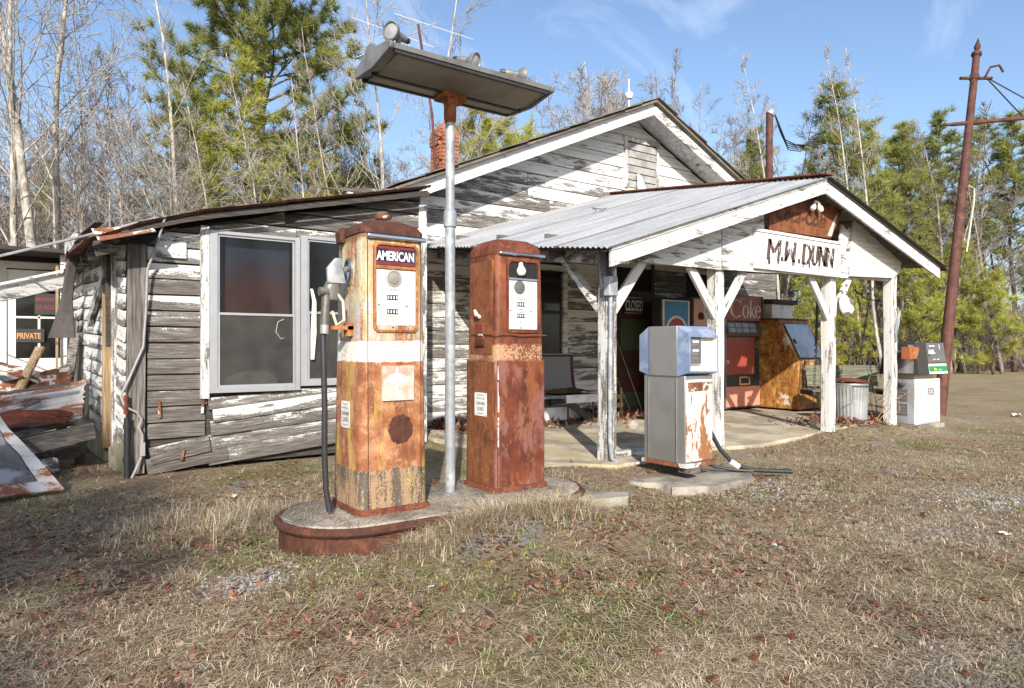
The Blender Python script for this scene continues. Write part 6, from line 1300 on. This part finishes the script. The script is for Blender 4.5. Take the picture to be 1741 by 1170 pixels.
def pine_mesh(seed, H, r0, start, wid, tufts=7, nn=16, nlen=.24, gap=.55, nw=.011, droop=.0, top_round=False, clump=2, el0=.15):
    rg = random.Random(seed); tr = MB(); tr.tube([(rg.gauss(0, .02) * i, rg.gauss(0, .02) * i, -.2 + (H + .2) * i / 10) for i in range(11)], [max(r0 * (1 - .93 * i / 10), .015) for i in range(11)], 8)
    base = []; dirs = []
    z = H * start; a0 = 0
    while z < H - .15:
        t = (z - H * start) / (H * (1 - start)); prof = (1 - t) ** .75 * (.55 + .45 * min(1, t * 4)) if not top_round else math.sqrt(max(0, 1 - (t * 1.02 - .25) ** 2 / .62)) * .95
        for k in range(rg.choice((3, 4, 4, 5))):
            a0 += 2.399 + rg.gauss(0, .3); L1 = wid * prof * rg.uniform(.65, 1.12) + .18; el = rg.uniform(.0, .35) + el0 + .45 * t - droop
            p = V(0, 0, z + rg.uniform(-.15, .15)); d = V(math.cos(a0) * math.cos(el), math.sin(a0) * math.cos(el), math.sin(el)); n = 4; pts = [p]
            for i in range(n): d = (d + V(rg.gauss(0, .08), rg.gauss(0, .08), .10)).normalized(); pts.append(pts[-1] + d * L1 / n)
            tr.tube(pts, [max(.03 * L1 / 2 * (1 - .75 * i / n), .007) for i in range(n + 1)], 3, False)
            m = max(2, int(tufts * L1 / wid * 1.1) + 1); dd = d
            for j in range(m):
                f = .42 + .58 * (j + rg.random() * .9) / m; fi = min(f * n, n - .001); i = int(fi); q = pts[i].lerp(pts[i + 1], fi - i); dd = (pts[i + 1] - pts[i]).normalized()
                s = (V(rg.gauss(0, 1), rg.gauss(0, 1), rg.gauss(.5, .6)).normalized() * .8 + dd * .7) * rg.uniform(.15, .62) * min(1.15, .35 + L1 * .3); e = q + s
                tr.tube([q, e], [.009, .006], 3, False)
                for h_ in range(clump):
                    w_ = V(rg.gauss(0, 1), rg.gauss(0, 1), rg.gauss(.3, .8)).normalized(); base.append(e + w_ * rg.uniform(.0, .16) * (1 if clump > 1 else 0)); dirs.append((dd * .5 + s.normalized() * .6 + w_ * .5 + V(0, 0, .35)).normalized())
            base.append(pts[-1]); dirs.append((dd + V(0, 0, .4)).normalized())
        z += gap * rg.uniform(.75, 1.2) * (1 - .35 * t)
    for k in range(4): base.append(V(0, 0, H - .12 * k)); dirs.append(V(0, 0, 1))
    rs = np.random.RandomState(seed); B = np.array(base); D = np.array(dirs); N_ = len(B); B = np.repeat(B, nn, 0); D = np.repeat(D, nn, 0)
    J = rs.normal(0, 1, (N_ * nn, 3)); J /= np.linalg.norm(J, axis=1, keepdims=True); dd = D * .75 + J * .95; dd /= np.linalg.norm(dd, axis=1, keepdims=True)
    st = B - D * rs.uniform(0, .12, (N_ * nn, 1)); ln = nlen * rs.uniform(.7, 1.2, (N_ * nn, 1)); sd = np.cross(dd, rs.normal(0, 1, (N_ * nn, 3))); sd /= np.linalg.norm(sd, axis=1, keepdims=True)
    v = np.empty((N_ * nn, 3, 3)); v[:, 0] = st - sd * nw; v[:, 1] = st + sd * nw; v[:, 2] = st + dd * ln
    me = bpy.data.meshes.new('pine_needles'); n3 = N_ * nn * 3; me.vertices.add(n3); me.vertices.foreach_set('co', v.reshape(-1)); me.loops.add(n3); me.loops.foreach_set('vertex_index', np.arange(n3)); me.polygons.add(N_ * nn); me.polygons.foreach_set('loop_start', np.arange(0, n3, 3)); me.update(); me.validate()
    return tr, me
BARE = []
for i, (H, r0, kw) in enumerate(((13, .13, dict(first=.35, n1=20)), (12, .09, dict(first=.22, n1=22, spread=.26)), (14, .125, dict(first=.28, n1=18, fork=True, spread=.28)), (10, .065, dict(first=.2, n1=22, spread=.24, n2=8)), (9, .08, dict(first=.15, n1=20, spread=.42, fork=True, n2=9, twigs=5)), (13, .075, dict(first=.45, n1=16, spread=.16)))):
    t_, b_ = bare_mesh(20 + i, H, r0, **kw); BARE.append((H, to_mesh(t_, 'trunk', 'bark_pale'), to_mesh(b_, 'crown', 'bark_pale'), to_mesh(t_, 'trunk', 'bark_grey'), to_mesh(b_, 'crown', 'bark_grey')))
t_, b_ = MB(), MB()
BRUSH = []
for s in range(2):
    mb = MB(); mt = MB()
    for k in range(9):
        tt, bb = bare_mesh(70 + s * 20 + k, 3.6, .022, .12, 9, .45, .5, False, 3, random.uniform(-.35, .35), 5, .09); ox, oy = random.uniform(-1.6, 1.6), random.uniform(-1.2, 1.2)
        mt.add([(x + ox, y + oy, z) for x, y, z in tt.v], tt.f); mb.add([(x + ox, y + oy, z) for x, y, z in bb.v], bb.f)
    BRUSH.append((to_mesh(mt, 'stem', 'bark_grey'), to_mesh(mb, 'twigs', 'bark_grey')))
PINE = []
for i, (H, r0, st_, wd, kw) in enumerate(((21, .28, .24, 4.2, dict(tufts=17, nn=16, nlen=.34, gap=.62, nw=.013, top_round=True, clump=5, el0=.05)), (12, .11, .28, 2.0, dict(tufts=9, nn=15, nlen=.30, nw=.012, gap=.72, clump=3)), (12, .10, .40, 1.7, dict(tufts=8, nn=15, nlen=.30, nw=.012, gap=.75, clump=3)), (4.5, .05, .10, 1.25, dict(tufts=6, nn=15, nlen=.24, gap=.5, nw=.009, clump=3)), (13, .12, .45, 2.2, dict(tufts=10, nn=15, nlen=.32, nw=.012, gap=.8, clump=3)))):
    tr, me = pine_mesh(40 + i, H, r0, st_, wd, **kw); me.materials.append(M['needles']); me2 = me.copy(); me2.materials.clear(); me2.materials.append(M['needles_yellow']); PINE.append((H, to_mesh(tr, 'trunk', 'bark_pine'), me, me2))
def plant(name, label, cat, pos, meshes, sc, rot, group, parts=('trunk', 'crown'), lean=0.0):
    o = bpy.data.objects.new(name, None); COL.objects.link(o); o.location = pos; o.rotation_euler = (lean, 0, rot); o.scale = (sc[0], sc[0], sc[1]); tag(o, label, cat, group)
    for nm, me in zip(parts, meshes):
        c = bpy.data.objects.new(nm, me); COL.objects.link(c); c.parent = o
    return o
TR = random.Random(11)
def bare(pos, H, kind, label, group=None, grey=False, fat=1.0, lean=0.0):
    b = BARE[kind]; s = H / b[0]; return plant('bare_tree', label, 'tree', pos, b[3:5] if grey else b[1:3], (s * fat, s), TR.uniform(0, 6.3), group, lean=lean)
def pine(pos, H, kind, label, group=None, yellow=False, fat=1.0):
    b = PINE[kind]; s = H / b[0]; return plant('pine_tree', label, 'tree', pos, (b[1], b[3] if yellow else b[2]), (s * fat, s), TR.uniform(0, 6.3), group)
def brush(pos, s, label, group): return plant('thicket', label, 'thicket', pos, TR.choice(BRUSH), (s * 1.2, s), TR.uniform(0, 6.3), group, ('stem', 'twigs'))
# trees told apart, left of and behind the store
for px, dd, H, k, lab in ((34, 17, 15, 1, 'pale straight bare tree at the left edge of the picture'), (68, 16.5, 16, 0, 'pale shaggy-barked bare tree, second from the left edge'), (104, 19, 15, 0, 'pale slim bare tree just right of the shaggy-barked one'), (143, 21, 12, 1, 'grey slim bare tree above the collapsed eave'),
                          (214, 21, 9.4, 3, 'thin pale bare sapling left of the big pine, shorter one'), (246, 20, 10.6, 3, 'thin pale bare sapling left of the big pine, taller one'), (316, 19, 14, 1, 'tall pale bare tree in front of the big pine'), (333, 18, 7.6, 4, 'forked bare sapling beside the tall pale tree before the pine'),
                          (393, 18, 8.4, 3, 'white-stemmed bare sapling in front of the pine, left of centre'), (452, 18, 8.7, 3, 'white-stemmed bare sapling in front of the pine, right of centre'), (529, 19, 9.0, 1, 'white-stemmed bare sapling above the lean-to roof, right of the pine'), (594, 21, 10.8, 5, 'lone thin bare tree between the big pine and the light canopy'),
                          (664, 20, 13.5, 1, 'bare white tree behind the aerial, left of the mast'), (738, 22, 15, 1, 'bare seed-hung tree behind the chimney'), (1004, 30, 13.2, 4, 'wide twiggy bare tree left of the gable peak'),
                          (1342, 24, 12.6, 5, 'tall thin white bare tree right of the short mast'), (1474, 27, 14.6, 5, 'left one of two tall white bare trees above the porch'), (1502, 26, 13.8, 5, 'right one of two tall white bare trees above the porch')):
    bare(at(px, dd), H, k, lab, None)
pine(at(445, 25), 22, 0, 'huge pine tree towering behind the lean-to', None)
pine(at(300, 29), 11.5, 4, 'dark pine left of the huge pine behind the bare saplings', None, fat=1.5)
pine(at(410, 21), 10.2, 1, 'yellow-green young pine in front of the huge pine', None, True, 1.25)
pine(at(545, 23), 7.6, 1, 'yellow-green young pine above the lean-to roof', None, True, 1.4); pine(at(470, 22), 7.6, 4, 'young pine low in front of the huge pine', None, True, 1.4); pine(at(345, 24), 8.4, 1, 'young pine left of and below the huge pine', None, True, 1.4)
pine(at(622, 25), 6.6, 1, 'small pine behind the lean-to roof below the light canopy', None); pine(at(690, 26), 7.0, 2, 'small pine behind the chimney', None)
pine(at(812, 26), 10.6, 1, 'bright pine right of the light pole, left one', None, True, 1.35); pine(at(856, 27), 10.0, 1, 'bright pine right of the light pole, middle one', None, True, 1.35); pine(at(903, 29), 10.0, 3, 'small bright pine top beside the gable roof', None, True, .6)
pine(at(1420, 30), 12.6, 1, 'tall pine behind the porch ridge, left one', None, False, 1.25); pine(at(1470, 31), 11.4, 2, 'tall pine behind the porch ridge, middle one', None, False, 1.3); pine(at(1535, 31), 11.2, 1, 'tall pine behind the porch ridge, right one', None, False, 1.2)
pine(at(1598, 33), 12.4, 1, 'pine left of the rusty leaning pole', None, False, 1.1); pine(at(1668, 33), 12.0, 4, 'pine right of the rusty leaning pole', None, False, 1.2); pine(at(1724, 32), 12.0, 1, 'pine at the right edge of the picture', None, False, 1.25)
for px, dd, H, lab in ((1565, 27, 4.6, 'low yellow-green pine behind the right porch post'), (1442, 27, 3.8, 'low yellow-green pine seen between the two right porch posts'), (1688, 29, 4.2, 'low yellow-green pine right of the leaning pole'), (1395, 28, 5.0, 'low pine above the porch roof slope'), (1622, 30, 5.4, 'low yellow-green pine behind the leaning pole')):
    pine(at(px, dd), H, 3, lab, None, True, 1.25)
# the woods all round
for i in range(22): pine(at(TR.uniform(1180, 2150), TR.uniform(35, 54)), TR.uniform(9, 12.5), TR.choice((1, 2, 4)), 'pine in the crowded woods beyond the field', 'pines of the woods', TR.random() < .6, TR.uniform(1.0, 1.35))
for i in range(150): bare(at(TR.uniform(1120, 2150), TR.uniform(29.5, 52)), TR.uniform(7, 13), TR.choice((3, 5, 5, 5, 1)), 'slender grey bare tree in the crowded woods beyond the field', 'bare trees of the woods', TR.random() < .6, TR.uniform(1.0, 1.6))
for i in range(60): brush(at(TR.uniform(1150, 2100), TR.uniform(31, 46)), TR.uniform(.7, 1.15), 'grey leafless thicket under the woods beyond the field', 'thickets of the woods')
for i in range(110): bare(at(TR.uniform(-420, 640), TR.uniform(21, 44)), TR.uniform(7, 12.0), TR.choice((4, 3, 3, 1, 5)), 'grey twiggy bare tree in the woods left of the store', 'bare trees left of the store', True)
for i in range(40): brush(at(TR.uniform(-420, 640), TR.uniform(19, 34)), TR.uniform(.9, 1.6), 'tangled leafless thicket behind the lean-to', 'thickets behind the lean-to')
for i in range(14): pine(at(TR.uniform(-300, 700), TR.uniform(34, 52)), TR.uniform(8, 11), TR.choice((1, 2, 4)), 'pine far back in the woods behind the lean-to', 'far pines behind the lean-to', False, 1.3)
for i in range(34): bare(at(TR.uniform(330, 1320), TR.uniform(33, 50)), TR.uniform(9.5, 14.5), TR.choice((1, 3, 4, 5)), 'slender bare tree rising behind the store roof', 'bare trees behind the store', TR.random() < .5)
for i in range(9): pine(at(TR.uniform(560, 900), TR.uniform(36, 50)), TR.uniform(7, 9.5), TR.choice((1, 2)), 'pine rising far behind the store roof', 'pines behind the store')
for i, px in enumerate((1108, 1128, 1150, 1172, 1188, 1214, 1236, 1262, 1284, 1322, 1372, 1090, 1060, 960, 935)): bare(at(px, 33 + 4 * (i % 3)), (14.6, 16.0, 17.4)[i % 3] * TR.uniform(.92, 1.06), (3, 1, 3)[i % 3], 'slim leafless tree in the row seen over the gable and porch roofs', 'slim trees over the roofs', True, .9)
for i, px in enumerate((1150, 1185, 1225, 1262, 1300, 1345)): pine(at(px, 40 + 3 * (i % 2)), 8.2 + .6 * (i % 3), (2, 1)[i % 2], 'small hazy pine at the foot of the slim trees over the roofs', 'small pines over the roofs', True, 1.2)
for i in range(26):
    a = R(TR.uniform(-75, 75)); d = TR.uniform(42, 58); q = V(SUN_DIR.x * math.cos(a) - SUN_DIR.y * math.sin(a), SUN_DIR.x * math.sin(a) + SUN_DIR.y * math.cos(a), 0) * d
    if i % 3: pine(q, TR.uniform(8.5, 11.5), TR.choice((1, 4)), 'pine in the woods across the road, behind the camera', 'woods across the road', False, 1.7)
    else: bare(q, TR.uniform(8, 11), 4, 'bare tree in the woods across the road, behind the camera', 'woods across the road', True)
# trees on the near side of the road, behind the camera, whose shade falls across the yard
def shade_pos(n_, s_): return V(n_ * .845 + s_ * .534, -n_ * .534 + s_ * .845, 0)
for n_, s_, H, k, lab in SHADE:
    (pine if k < 10 else bare)(shade_pos(n_, s_), H, k % 10, lab)

# ------------------------------------------------------------------ what covers the ground
NR = np.random.RandomState(5)
def tri_mesh(name, verts, faces, tint, mat, label, cat):
    me = bpy.data.meshes.new(name); me.vertices.add(len(verts)); me.vertices.foreach_set('co', np.ascontiguousarray(verts, dtype=np.float32).reshape(-1))
    nf, k = faces.shape; me.loops.add(nf * k); me.loops.foreach_set('vertex_index', faces.reshape(-1).astype(np.int32)); me.polygons.add(nf); me.polygons.foreach_set('loop_start', np.arange(0, nf * k, k, dtype=np.int32)); me.update()
    at_ = me.attributes.new('tint', 'FLOAT_COLOR', 'POINT'); at_.data.foreach_set('color', np.concatenate([tint, np.ones((len(tint), 1))], 1).astype(np.float32).reshape(-1)); me.materials.append(M[mat])
    o = bpy.data.objects.new(name, me); COL.objects.link(o); tag(o, label, cat, kind='stuff'); return o
def in_island(x, y):
    cx = min(max(x, XA), XB); return (x - cx) ** 2 + (y - YC) ** 2 < (RR + .0) ** 2
def surf(x, y):
    if in_island(x, y): return IZ + .002
    if 3.9 < x < 11.15 and 4.75 < y < 7.85 and y > 4.5 + (x - 4.3) * .08: return .094
    return ground_z(x, y) + .003
def sample(n, d0, d1, amax=50, keep=None):
    out = []
    while len(out) < n:
        d = d0 * (d1 / d0) ** NR.rand(); a = R(NR.uniform(-amax, amax)); p = FW * (d * math.cos(a)) + RT * (d * math.sin(a)); x, y = p.x, p.y
        if x > .76 and 7.0 < y < 15 and x < 3.7: continue
        if 3.6 < x < 12.4 and 7.86 < y < 15: continue
        if keep and NR.rand() > keep(x, y): continue
        out.append((x, y))
    return np.array(out)
def nz(x, y, s, o): return mnoise.noise(V(x * s + o, y * s - o, o * .7)) * .5 + .5
def sstep(v, a, b): v = min(1, max(0, (v - a) / (b - a))); return v * v * (3 - 2 * v)
def k_leaf(x, y):
    if in_island(x, y): return .03
    if 3.9 < x < 11.1 and 4.75 < y < 7.85: return .05 if y < 6.9 or x > 7.7 else .9
    k = .05 + .95 * sstep(nz(x, y, .7, 3.1) * .6 + nz(x, y, 2.6, 8.1) * .4, .46, .62)
    k += .6 * math.exp(-((x - 4.6) ** 2 + (y - 3.1) ** 2) / 1.3) + .6 * math.exp(-((x - .4) ** 2 + (y - 5.6) ** 2) / 2.5) + .5 * math.exp(-((x - 8) ** 2 * .15 + (y - 4.4) ** 2 / .1))
    if x > 10: k *= .35
    return min(1, k)
PAL_L = np.array([(.17, .088, .058), (.12, .06, .042), (.22, .12, .08), (.28, .17, .115), (.085, .046, .036), (.19, .08, .05), (.30, .22, .165), (.14, .075, .058), (.24, .10, .06)])
def leaves(name, pts, zoff, size, label, lift=.35):
    N_ = len(pts); T = np.array([(0, 0, .0)] + [((r_ * math.cos(a)), r_ * math.sin(a) * .8, .18 * r_ * r_) for a, r_ in zip([k * 2 * math.pi / 9 for k in range(9)], (1.1, .5, .9, .42, .85, .6, .85, .42, .9))])
    s = size * NR.uniform(.55, 1.25, N_); a = NR.uniform(0, 6.283, N_); tx, ty = NR.normal(0, lift, N_), NR.normal(0, lift, N_); cu = NR.uniform(-1.2, 2.2, N_)
    v = np.empty((N_, 10, 3)); lx = T[None, :, 0] * s[:, None]; ly = T[None, :, 1] * s[:, None]; v[:, :, 0] = pts[:, 0:1] + lx * np.cos(a)[:, None] - ly * np.sin(a)[:, None]; v[:, :, 1] = pts[:, 1:2] + lx * np.sin(a)[:, None] + ly * np.cos(a)[:, None]
    v[:, :, 2] = np.array(zoff)[:, None] + .004 + np.abs(tx * s)[:, None] * .8 + lx * tx[:, None] + ly * ty[:, None] + T[None, :, 2] * (s * cu)[:, None]
    v[:, :, 2] = np.maximum(v[:, :, 2], np.array(zoff)[:, None] - .002)
    f = np.array([(0, k, k % 9 + 1) for k in range(1, 10)]); F = (f[None] + (np.arange(N_) * 10)[:, None, None]).reshape(-1, 3); c = PAL_L[NR.randint(0, len(PAL_L), N_)] * NR.uniform(.75, 1.35, (N_, 1)); tri_mesh(name, v.reshape(-1, 3), F, np.repeat(c, 10, 0), 'litter', label, 'leaves')
p = sample(25000, 1.5, 15, 50, lambda x, y: k_leaf(x, y) ** 1.6); leaves('leaf_litter', p, [surf(x, y) for x, y in p], .019, 'brown fallen leaves strewn over the yard', .28)
p = np.stack([NR.uniform(4.3, 7.7, 5200), 7.84 - np.abs(NR.normal(0, .32, 5200))], 1); leaves('leaf_drift', p, [.094 + max(0, .09 * (1 - (7.84 - y) / .6)) * NR.rand() for x, y in p], .036, 'drift of brown leaves along the back wall of the porch', .6)
p = np.stack([NR.normal(9.6, .5, 1500), NR.normal(5.15, .22, 1500)], 1); leaves('leaf_drift', p, [surf(x, y) + .05 * NR.rand() for x, y in p], .034, 'brown leaves gathered around the trash can and the right post', .5)

def k_grass(x, y):
    if in_island(x, y): return .0
    if 3.9 < x < 11.1 and 4.75 < y < 7.85: return .0
    k = .05 + .95 * sstep(nz(x, y, .75, 7.7), .48, .66); n_ = x * .845 - y * .534
    if n_ > 1.0: k += .25
    k += .9 * math.exp(-((x - .25) ** 2 / .4 + (y - 3.0) ** 2 / .25)) + .8 * math.exp(-((x - 1.0) ** 2 + (y - 5.2) ** 2) / .5)
    return min(1, k)
PAL_G = np.array([(.54, .44, .30), (.62, .53, .38), (.44, .34, .22), (.68, .60, .46), (.36, .27, .17), (.52, .43, .27)])
PAL_W = np.array([(.18, .21, .06), (.25, .27, .09), (.12, .15, .05), (.34, .33, .14)])
def blades(name, pts, zoff, nb, h, w, pal, label, spread=.02, flop=.7, mat='blades', cat='grass'):
    N_ = len(pts) * nb; P = np.repeat(pts, nb, 0) + NR.normal(0, spread, (N_, 2)); Z = np.repeat(np.array(zoff), nb); H_ = h * NR.uniform(.45, 1.3, N_) * np.repeat(NR.uniform(.6, 1.3, len(pts)), nb)
    a = NR.uniform(0, 6.283, N_); fl = np.abs(NR.normal(flop, .35, N_)); dx, dy = np.cos(a), np.sin(a); wx, wy = -dy * w, dx * w
    v = np.empty((N_, 5, 3)); mid = .5 * H_ * fl * .55; tip = H_ * fl
    v[:, 0] = np.stack([P[:, 0] - wx, P[:, 1] - wy, Z - .01], 1); v[:, 1] = np.stack([P[:, 0] + wx, P[:, 1] + wy, Z - .01], 1)
    mz = Z + H_ * .55 / np.sqrt(1 + fl ** 2 * .4); v[:, 2] = np.stack([P[:, 0] + dx * mid + wx * .8, P[:, 1] + dy * mid + wy * .8, mz], 1); v[:, 3] = np.stack([P[:, 0] + dx * mid - wx * .8, P[:, 1] + dy * mid - wy * .8, mz], 1)
    tz = Z + H_ / np.sqrt(1 + fl ** 2) * np.clip(1.15 - .35 * fl, .1, 1); v[:, 4] = np.stack([P[:, 0] + dx * tip, P[:, 1] + dy * tip, tz], 1)
    f = np.array([(0, 1, 2), (0, 2, 3), (3, 2, 4)]); F = (f[None] + (np.arange(N_) * 5)[:, None, None]).reshape(-1, 3); c = pal[NR.randint(0, len(pal), N_)] * NR.uniform(.7, 1.2, (N_, 1)); return tri_mesh(name, v.reshape(-1, 3), F, np.repeat(c, 5, 0), mat, label, cat)
p = sample(15000, 1.5, 20, 50, k_grass); blades('dry_grass', p, [surf(x, y) for x, y in p], 9, .032, .0013, PAL_G, 'bleached dry grass growing in patches over the yard', .035, 2.2)
p = sample(1500, 1.5, 12, 50, lambda x, y: k_grass(x, y) * .8 + .15 if not in_island(x, y) and not (3.9 < x < 11.1 and 4.75 < y < 7.85) else 0); blades('grass_tussocks', p, [surf(x, y) for x, y in p], 18, .055, .0014, PAL_G * 1.12, 'loose tussocks of tall bleached grass', .014, 1.7)
# long bleached grass leaning on the island and beside it
a = NR.uniform(0, 1, 700); q = []
for t in a:
    x = 1.62 + 1.65 * t; y = YC - RR - .03 - abs(NR.normal(0, .10)); 
    if x > XB: y = YC - math.sqrt(max(0, RR ** 2 - (x - XB) ** 2)) - .03 - abs(NR.normal(0, .06))
    q.append((x, y))
q += [(NR.normal(1.15, .35), NR.normal(4.75, .28)) for _ in range(170)] + [(NR.normal(2.6, .6), NR.normal(4.6, .22)) for _ in range(220)]
q = np.array(q); blades('island_grass', q, [ground_z(x, y) for x, y in q], 14, .14, .0015, PAL_G, 'long bleached grass leaning against the pump island', .03, 1.2)
# straw lying flat
p = sample(78000, 1.5, 16, 50, lambda x, y: 0 if (3.9 < x < 11.1 and 4.75 < y < 7.85) else (.25 if in_island(x, y) else .25 + .75 * k_grass(x, y)))
N_ = len(p); a = NR.uniform(0, 6.283, N_); ln = NR.uniform(.02, .075, N_); w = NR.uniform(.0010, .0019, N_); zz = np.array([surf(x, y) for x, y in p]) + NR.uniform(.002, .014, N_); dx, dy = np.cos(a) * ln, np.sin(a) * ln; wx, wy = -np.sin(a) * w, np.cos(a) * w; tz = NR.normal(0, .008, N_)
v = np.empty((N_, 4, 3)); v[:, 0] = np.stack([p[:, 0] - dx - wx, p[:, 1] - dy - wy, zz - tz], 1); v[:, 1] = np.stack([p[:, 0] - dx + wx, p[:, 1] - dy + wy, zz - tz], 1); v[:, 2] = np.stack([p[:, 0] + dx + wx, p[:, 1] + dy + wy, zz + tz], 1); v[:, 3] = np.stack([p[:, 0] + dx - wx, p[:, 1] + dy - wy, zz + tz], 1)
PAL_S = np.array([(.48, .38, .25), (.36, .25, .155), (.58, .48, .34), (.22, .135, .085), (.42, .32, .21)]); c = PAL_S[NR.randint(0, 5, N_)] * NR.uniform(.6, 1.15, (N_, 1)); tri_mesh('straw', v.reshape(-1, 3), np.arange(N_ * 4).reshape(-1, 4), np.repeat(c, 4, 0), 'blades', 'straw and pine needles lying flat over the yard', 'straw')
# small green weeds
def k_weed(x, y):
    if in_island(x, y) or (3.9 < x < 11.1 and 4.75 < y < 7.85): return 0
    return min(1, .9 * sstep(nz(x, y, .9, 12.2) * .6 + nz(x, y, 3.5, 2.2) * .4, .52, .64) * .7 + .35 * math.exp(-((x - 2.0) ** 2 / .5 + (y - 3.15) ** 2 / .03)) + .5 * math.exp(-((x - 3.4) ** 2 / .3 + (y - 3.4) ** 2 / .05)))
p = sample(3000, 1.6, 12, 48, k_weed); blades('green_weeds', p, [surf(x, y) for x, y in p], 10, .016, .0036, PAL_W, 'low green weeds and moss scattered in the yard', .02, 1.1, 'weed_leaf', 'weeds')
# gravel showing through
def gravel(name, label, centres, n):
    T = np.array([(-1, -1, 0), (1, -.8, 0), (.9, 1, 0), (-.8, .9, 0), (-.5, -.4, .9), (.5, -.5, .8), (.4, .5, 1.0), (-.4, .4, .8)]); Fc = np.array([(4, 5, 6, 7), (0, 1, 5, 4), (1, 2, 6, 5), (2, 3, 7, 6), (3, 0, 4, 7)])
    P = np.concatenate([np.stack([NR.normal(cx, sx, n), NR.normal(cy, sy, n)], 1) for cx, cy, sx, sy in centres]); N_ = len(P); s = NR.uniform(.003, .011, N_); a = NR.uniform(0, 6.283, N_); v = np.empty((N_, 8, 3))
    lx, ly = T[None, :, 0] * s[:, None], T[None, :, 1] * s[:, None] * .8; v[:, :, 0] = P[:, 0:1] + lx * np.cos(a)[:, None] - ly * np.sin(a)[:, None]; v[:, :, 1] = P[:, 1:2] + lx * np.sin(a)[:, None] + ly * np.cos(a)[:, None]; v[:, :, 2] = np.array([surf(x, y) for x, y in P])[:, None] - .002 + T[None, :, 2] * s[:, None]
    g = NR.uniform(.16, .46, (N_, 1)) * np.array([[1, .97, .94]]); tri_mesh(name, v.reshape(-1, 3), (Fc[None] + (np.arange(N_) * 8)[:, None, None]).reshape(-1, 4), np.repeat(g, 8, 0), 'litter', label, 'gravel')
gp = [at(410, 3.25), at(1690, 5.2), at(1560, 4.4), at(1650, 2.45), at(1330, 5.6), at(560, 2.9)]
gravel('gravel', 'grey gravel showing through the grass in patches', [(g.x, g.y, (.12, .35, .25, .22, .30, .16)[i], (.07, .28, .2, .14, .22, .12)[i]) for i, g in enumerate(gp[:5])], 900)
# spiky seed balls, each one lying on its own
sb = MB(); rgb = random.Random(2); sb.lathe([(0, -.011), (.008, -.009), (.012, 0), (.008, .009), (0, .011)], 8)
for k in range(46):
    d = V(rgb.gauss(0, 1), rgb.gauss(0, 1), rgb.gauss(0, 1)).normalized(); o_ = d.orthogonal().normalized() * .0028; o2 = d.cross(o_); sb.add([d * .010 + o_, d * .010 - o_ * .5 + o2 * .87, d * .010 - o_ * .5 - o2 * .87, d * .021], [(0, 1, 3), (1, 2, 3), (2, 0, 3)])
sbm = bpy.data.meshes.new('seed_ball'); sbm.from_pydata(sb.v, [], sb.f); sbm.update(); sbm.materials.append(M['brown_needles'])
for px, py in ((80, 840), (240, 855), (487, 965), (615, 955), (378, 1055), (455, 1045), (275, 1135), (588, 1145), (40, 1015), (960, 795), (1430, 772), (1345, 1098), (1408, 1062), (640, 350), (880, 460), (1165, 430), (480, 730)):
    X_, Y_ = 1100 + px * .4016, 700 + py * .4016; d = EYE * F_PX / (Y_ - CY); g = at(X_, d); o = bpy.data.objects.new('seed_ball', sbm); COL.objects.link(o); o.location = (g.x, g.y, surf(g.x, g.y) + .014); o.rotation_euler = (rgb.random() * 6, rgb.random() * 6, 0); s_ = rgb.uniform(.9, 1.35); o.scale = (s_,) * 3; tag(o, 'small spiky brown seed ball lying in the grass', 'seed ball', 'seed balls in the grass')
for px, py in ((205, 665), (440, 705), (480, 798), (850, 662), (880, 910), (1285, 630), (1280, 905), (345, 1095), (800, 268), (55, 830), (120, 880)):
    X_, Y_ = 460 + px * .3446, 780 + py * .3446; d = EYE * F_PX / (Y_ - CY); g = at(X_, d); o = bpy.data.objects.new('seed_ball', sbm); COL.objects.link(o); o.location = (g.x, g.y, surf(g.x, g.y) + .014); o.rotation_euler = (rgb.random() * 6, rgb.random() * 6, 0); s_ = rgb.uniform(.9, 1.35); o.scale = (s_,) * 3; tag(o, 'small spiky brown seed ball lying in the grass', 'seed ball', 'seed balls in the grass')
for lab, X_, Y_, s_ in (('crumpled white paper scrap in the dry grass left of the island', 398, 842, .07), ('small white scrap of litter on the ground right of the silver pump', 1316, 920, .05), ('white scrap of litter lying at the far right of the yard', 1709, 905, .06), ('white litter in the field beyond the last pump', 1728, 706, .22), ('small pale scrap on the grass in front of the island', 733, 1005, .022)):
    d = EYE * F_PX / (Y_ - CY); g = at(X_, d); s_ *= .62; t = thing('litter_scrap', lab, 'litter', (g.x, g.y, surf(g.x, g.y)), rgb.random() * 6, 'scraps of litter'); n = 5
    MB().add([((i / n - .5) * s_ * 2, (j / n - .5) * s_ * .9, .012 + rgb.random() * s_ * .3) for j in range(n + 1) for i in range(n + 1)], [(j * (n + 1) + i, j * (n + 1) + i + 1, (j + 1) * (n + 1) + i + 1, (j + 1) * (n + 1) + i) for j in range(n) for i in range(n)]).build('paper', 'white_board', t, world=False)
# dead briars by the right post
for i, (x, y) in enumerate(((9.7, 4.9), (9.95, 4.85), (10.1, 5.0), (9.8, 5.15), (10.0, 5.25))):
    t = thing('dead_briar', 'tangle of dead brown briar stems beside the right porch post', 'briar', (x, y, .0), group='dead briars'); mb = MB()
    for k in range(4):
        d = V(rgb.gauss(0, .35), rgb.gauss(0, .25), 1).normalized(); L_ = rgb.uniform(.5, 1.0); mb.tube([d * 0, d * L_ * .5 + V(rgb.gauss(0, .06), rgb.gauss(0, .06), 0), d * L_ + V(rgb.gauss(0, .16), rgb.gauss(0, .16), -.05)], [.007, .005, .003], 4)
    mb.build('briar_stem', 'tan_wood_v', t, world=False)
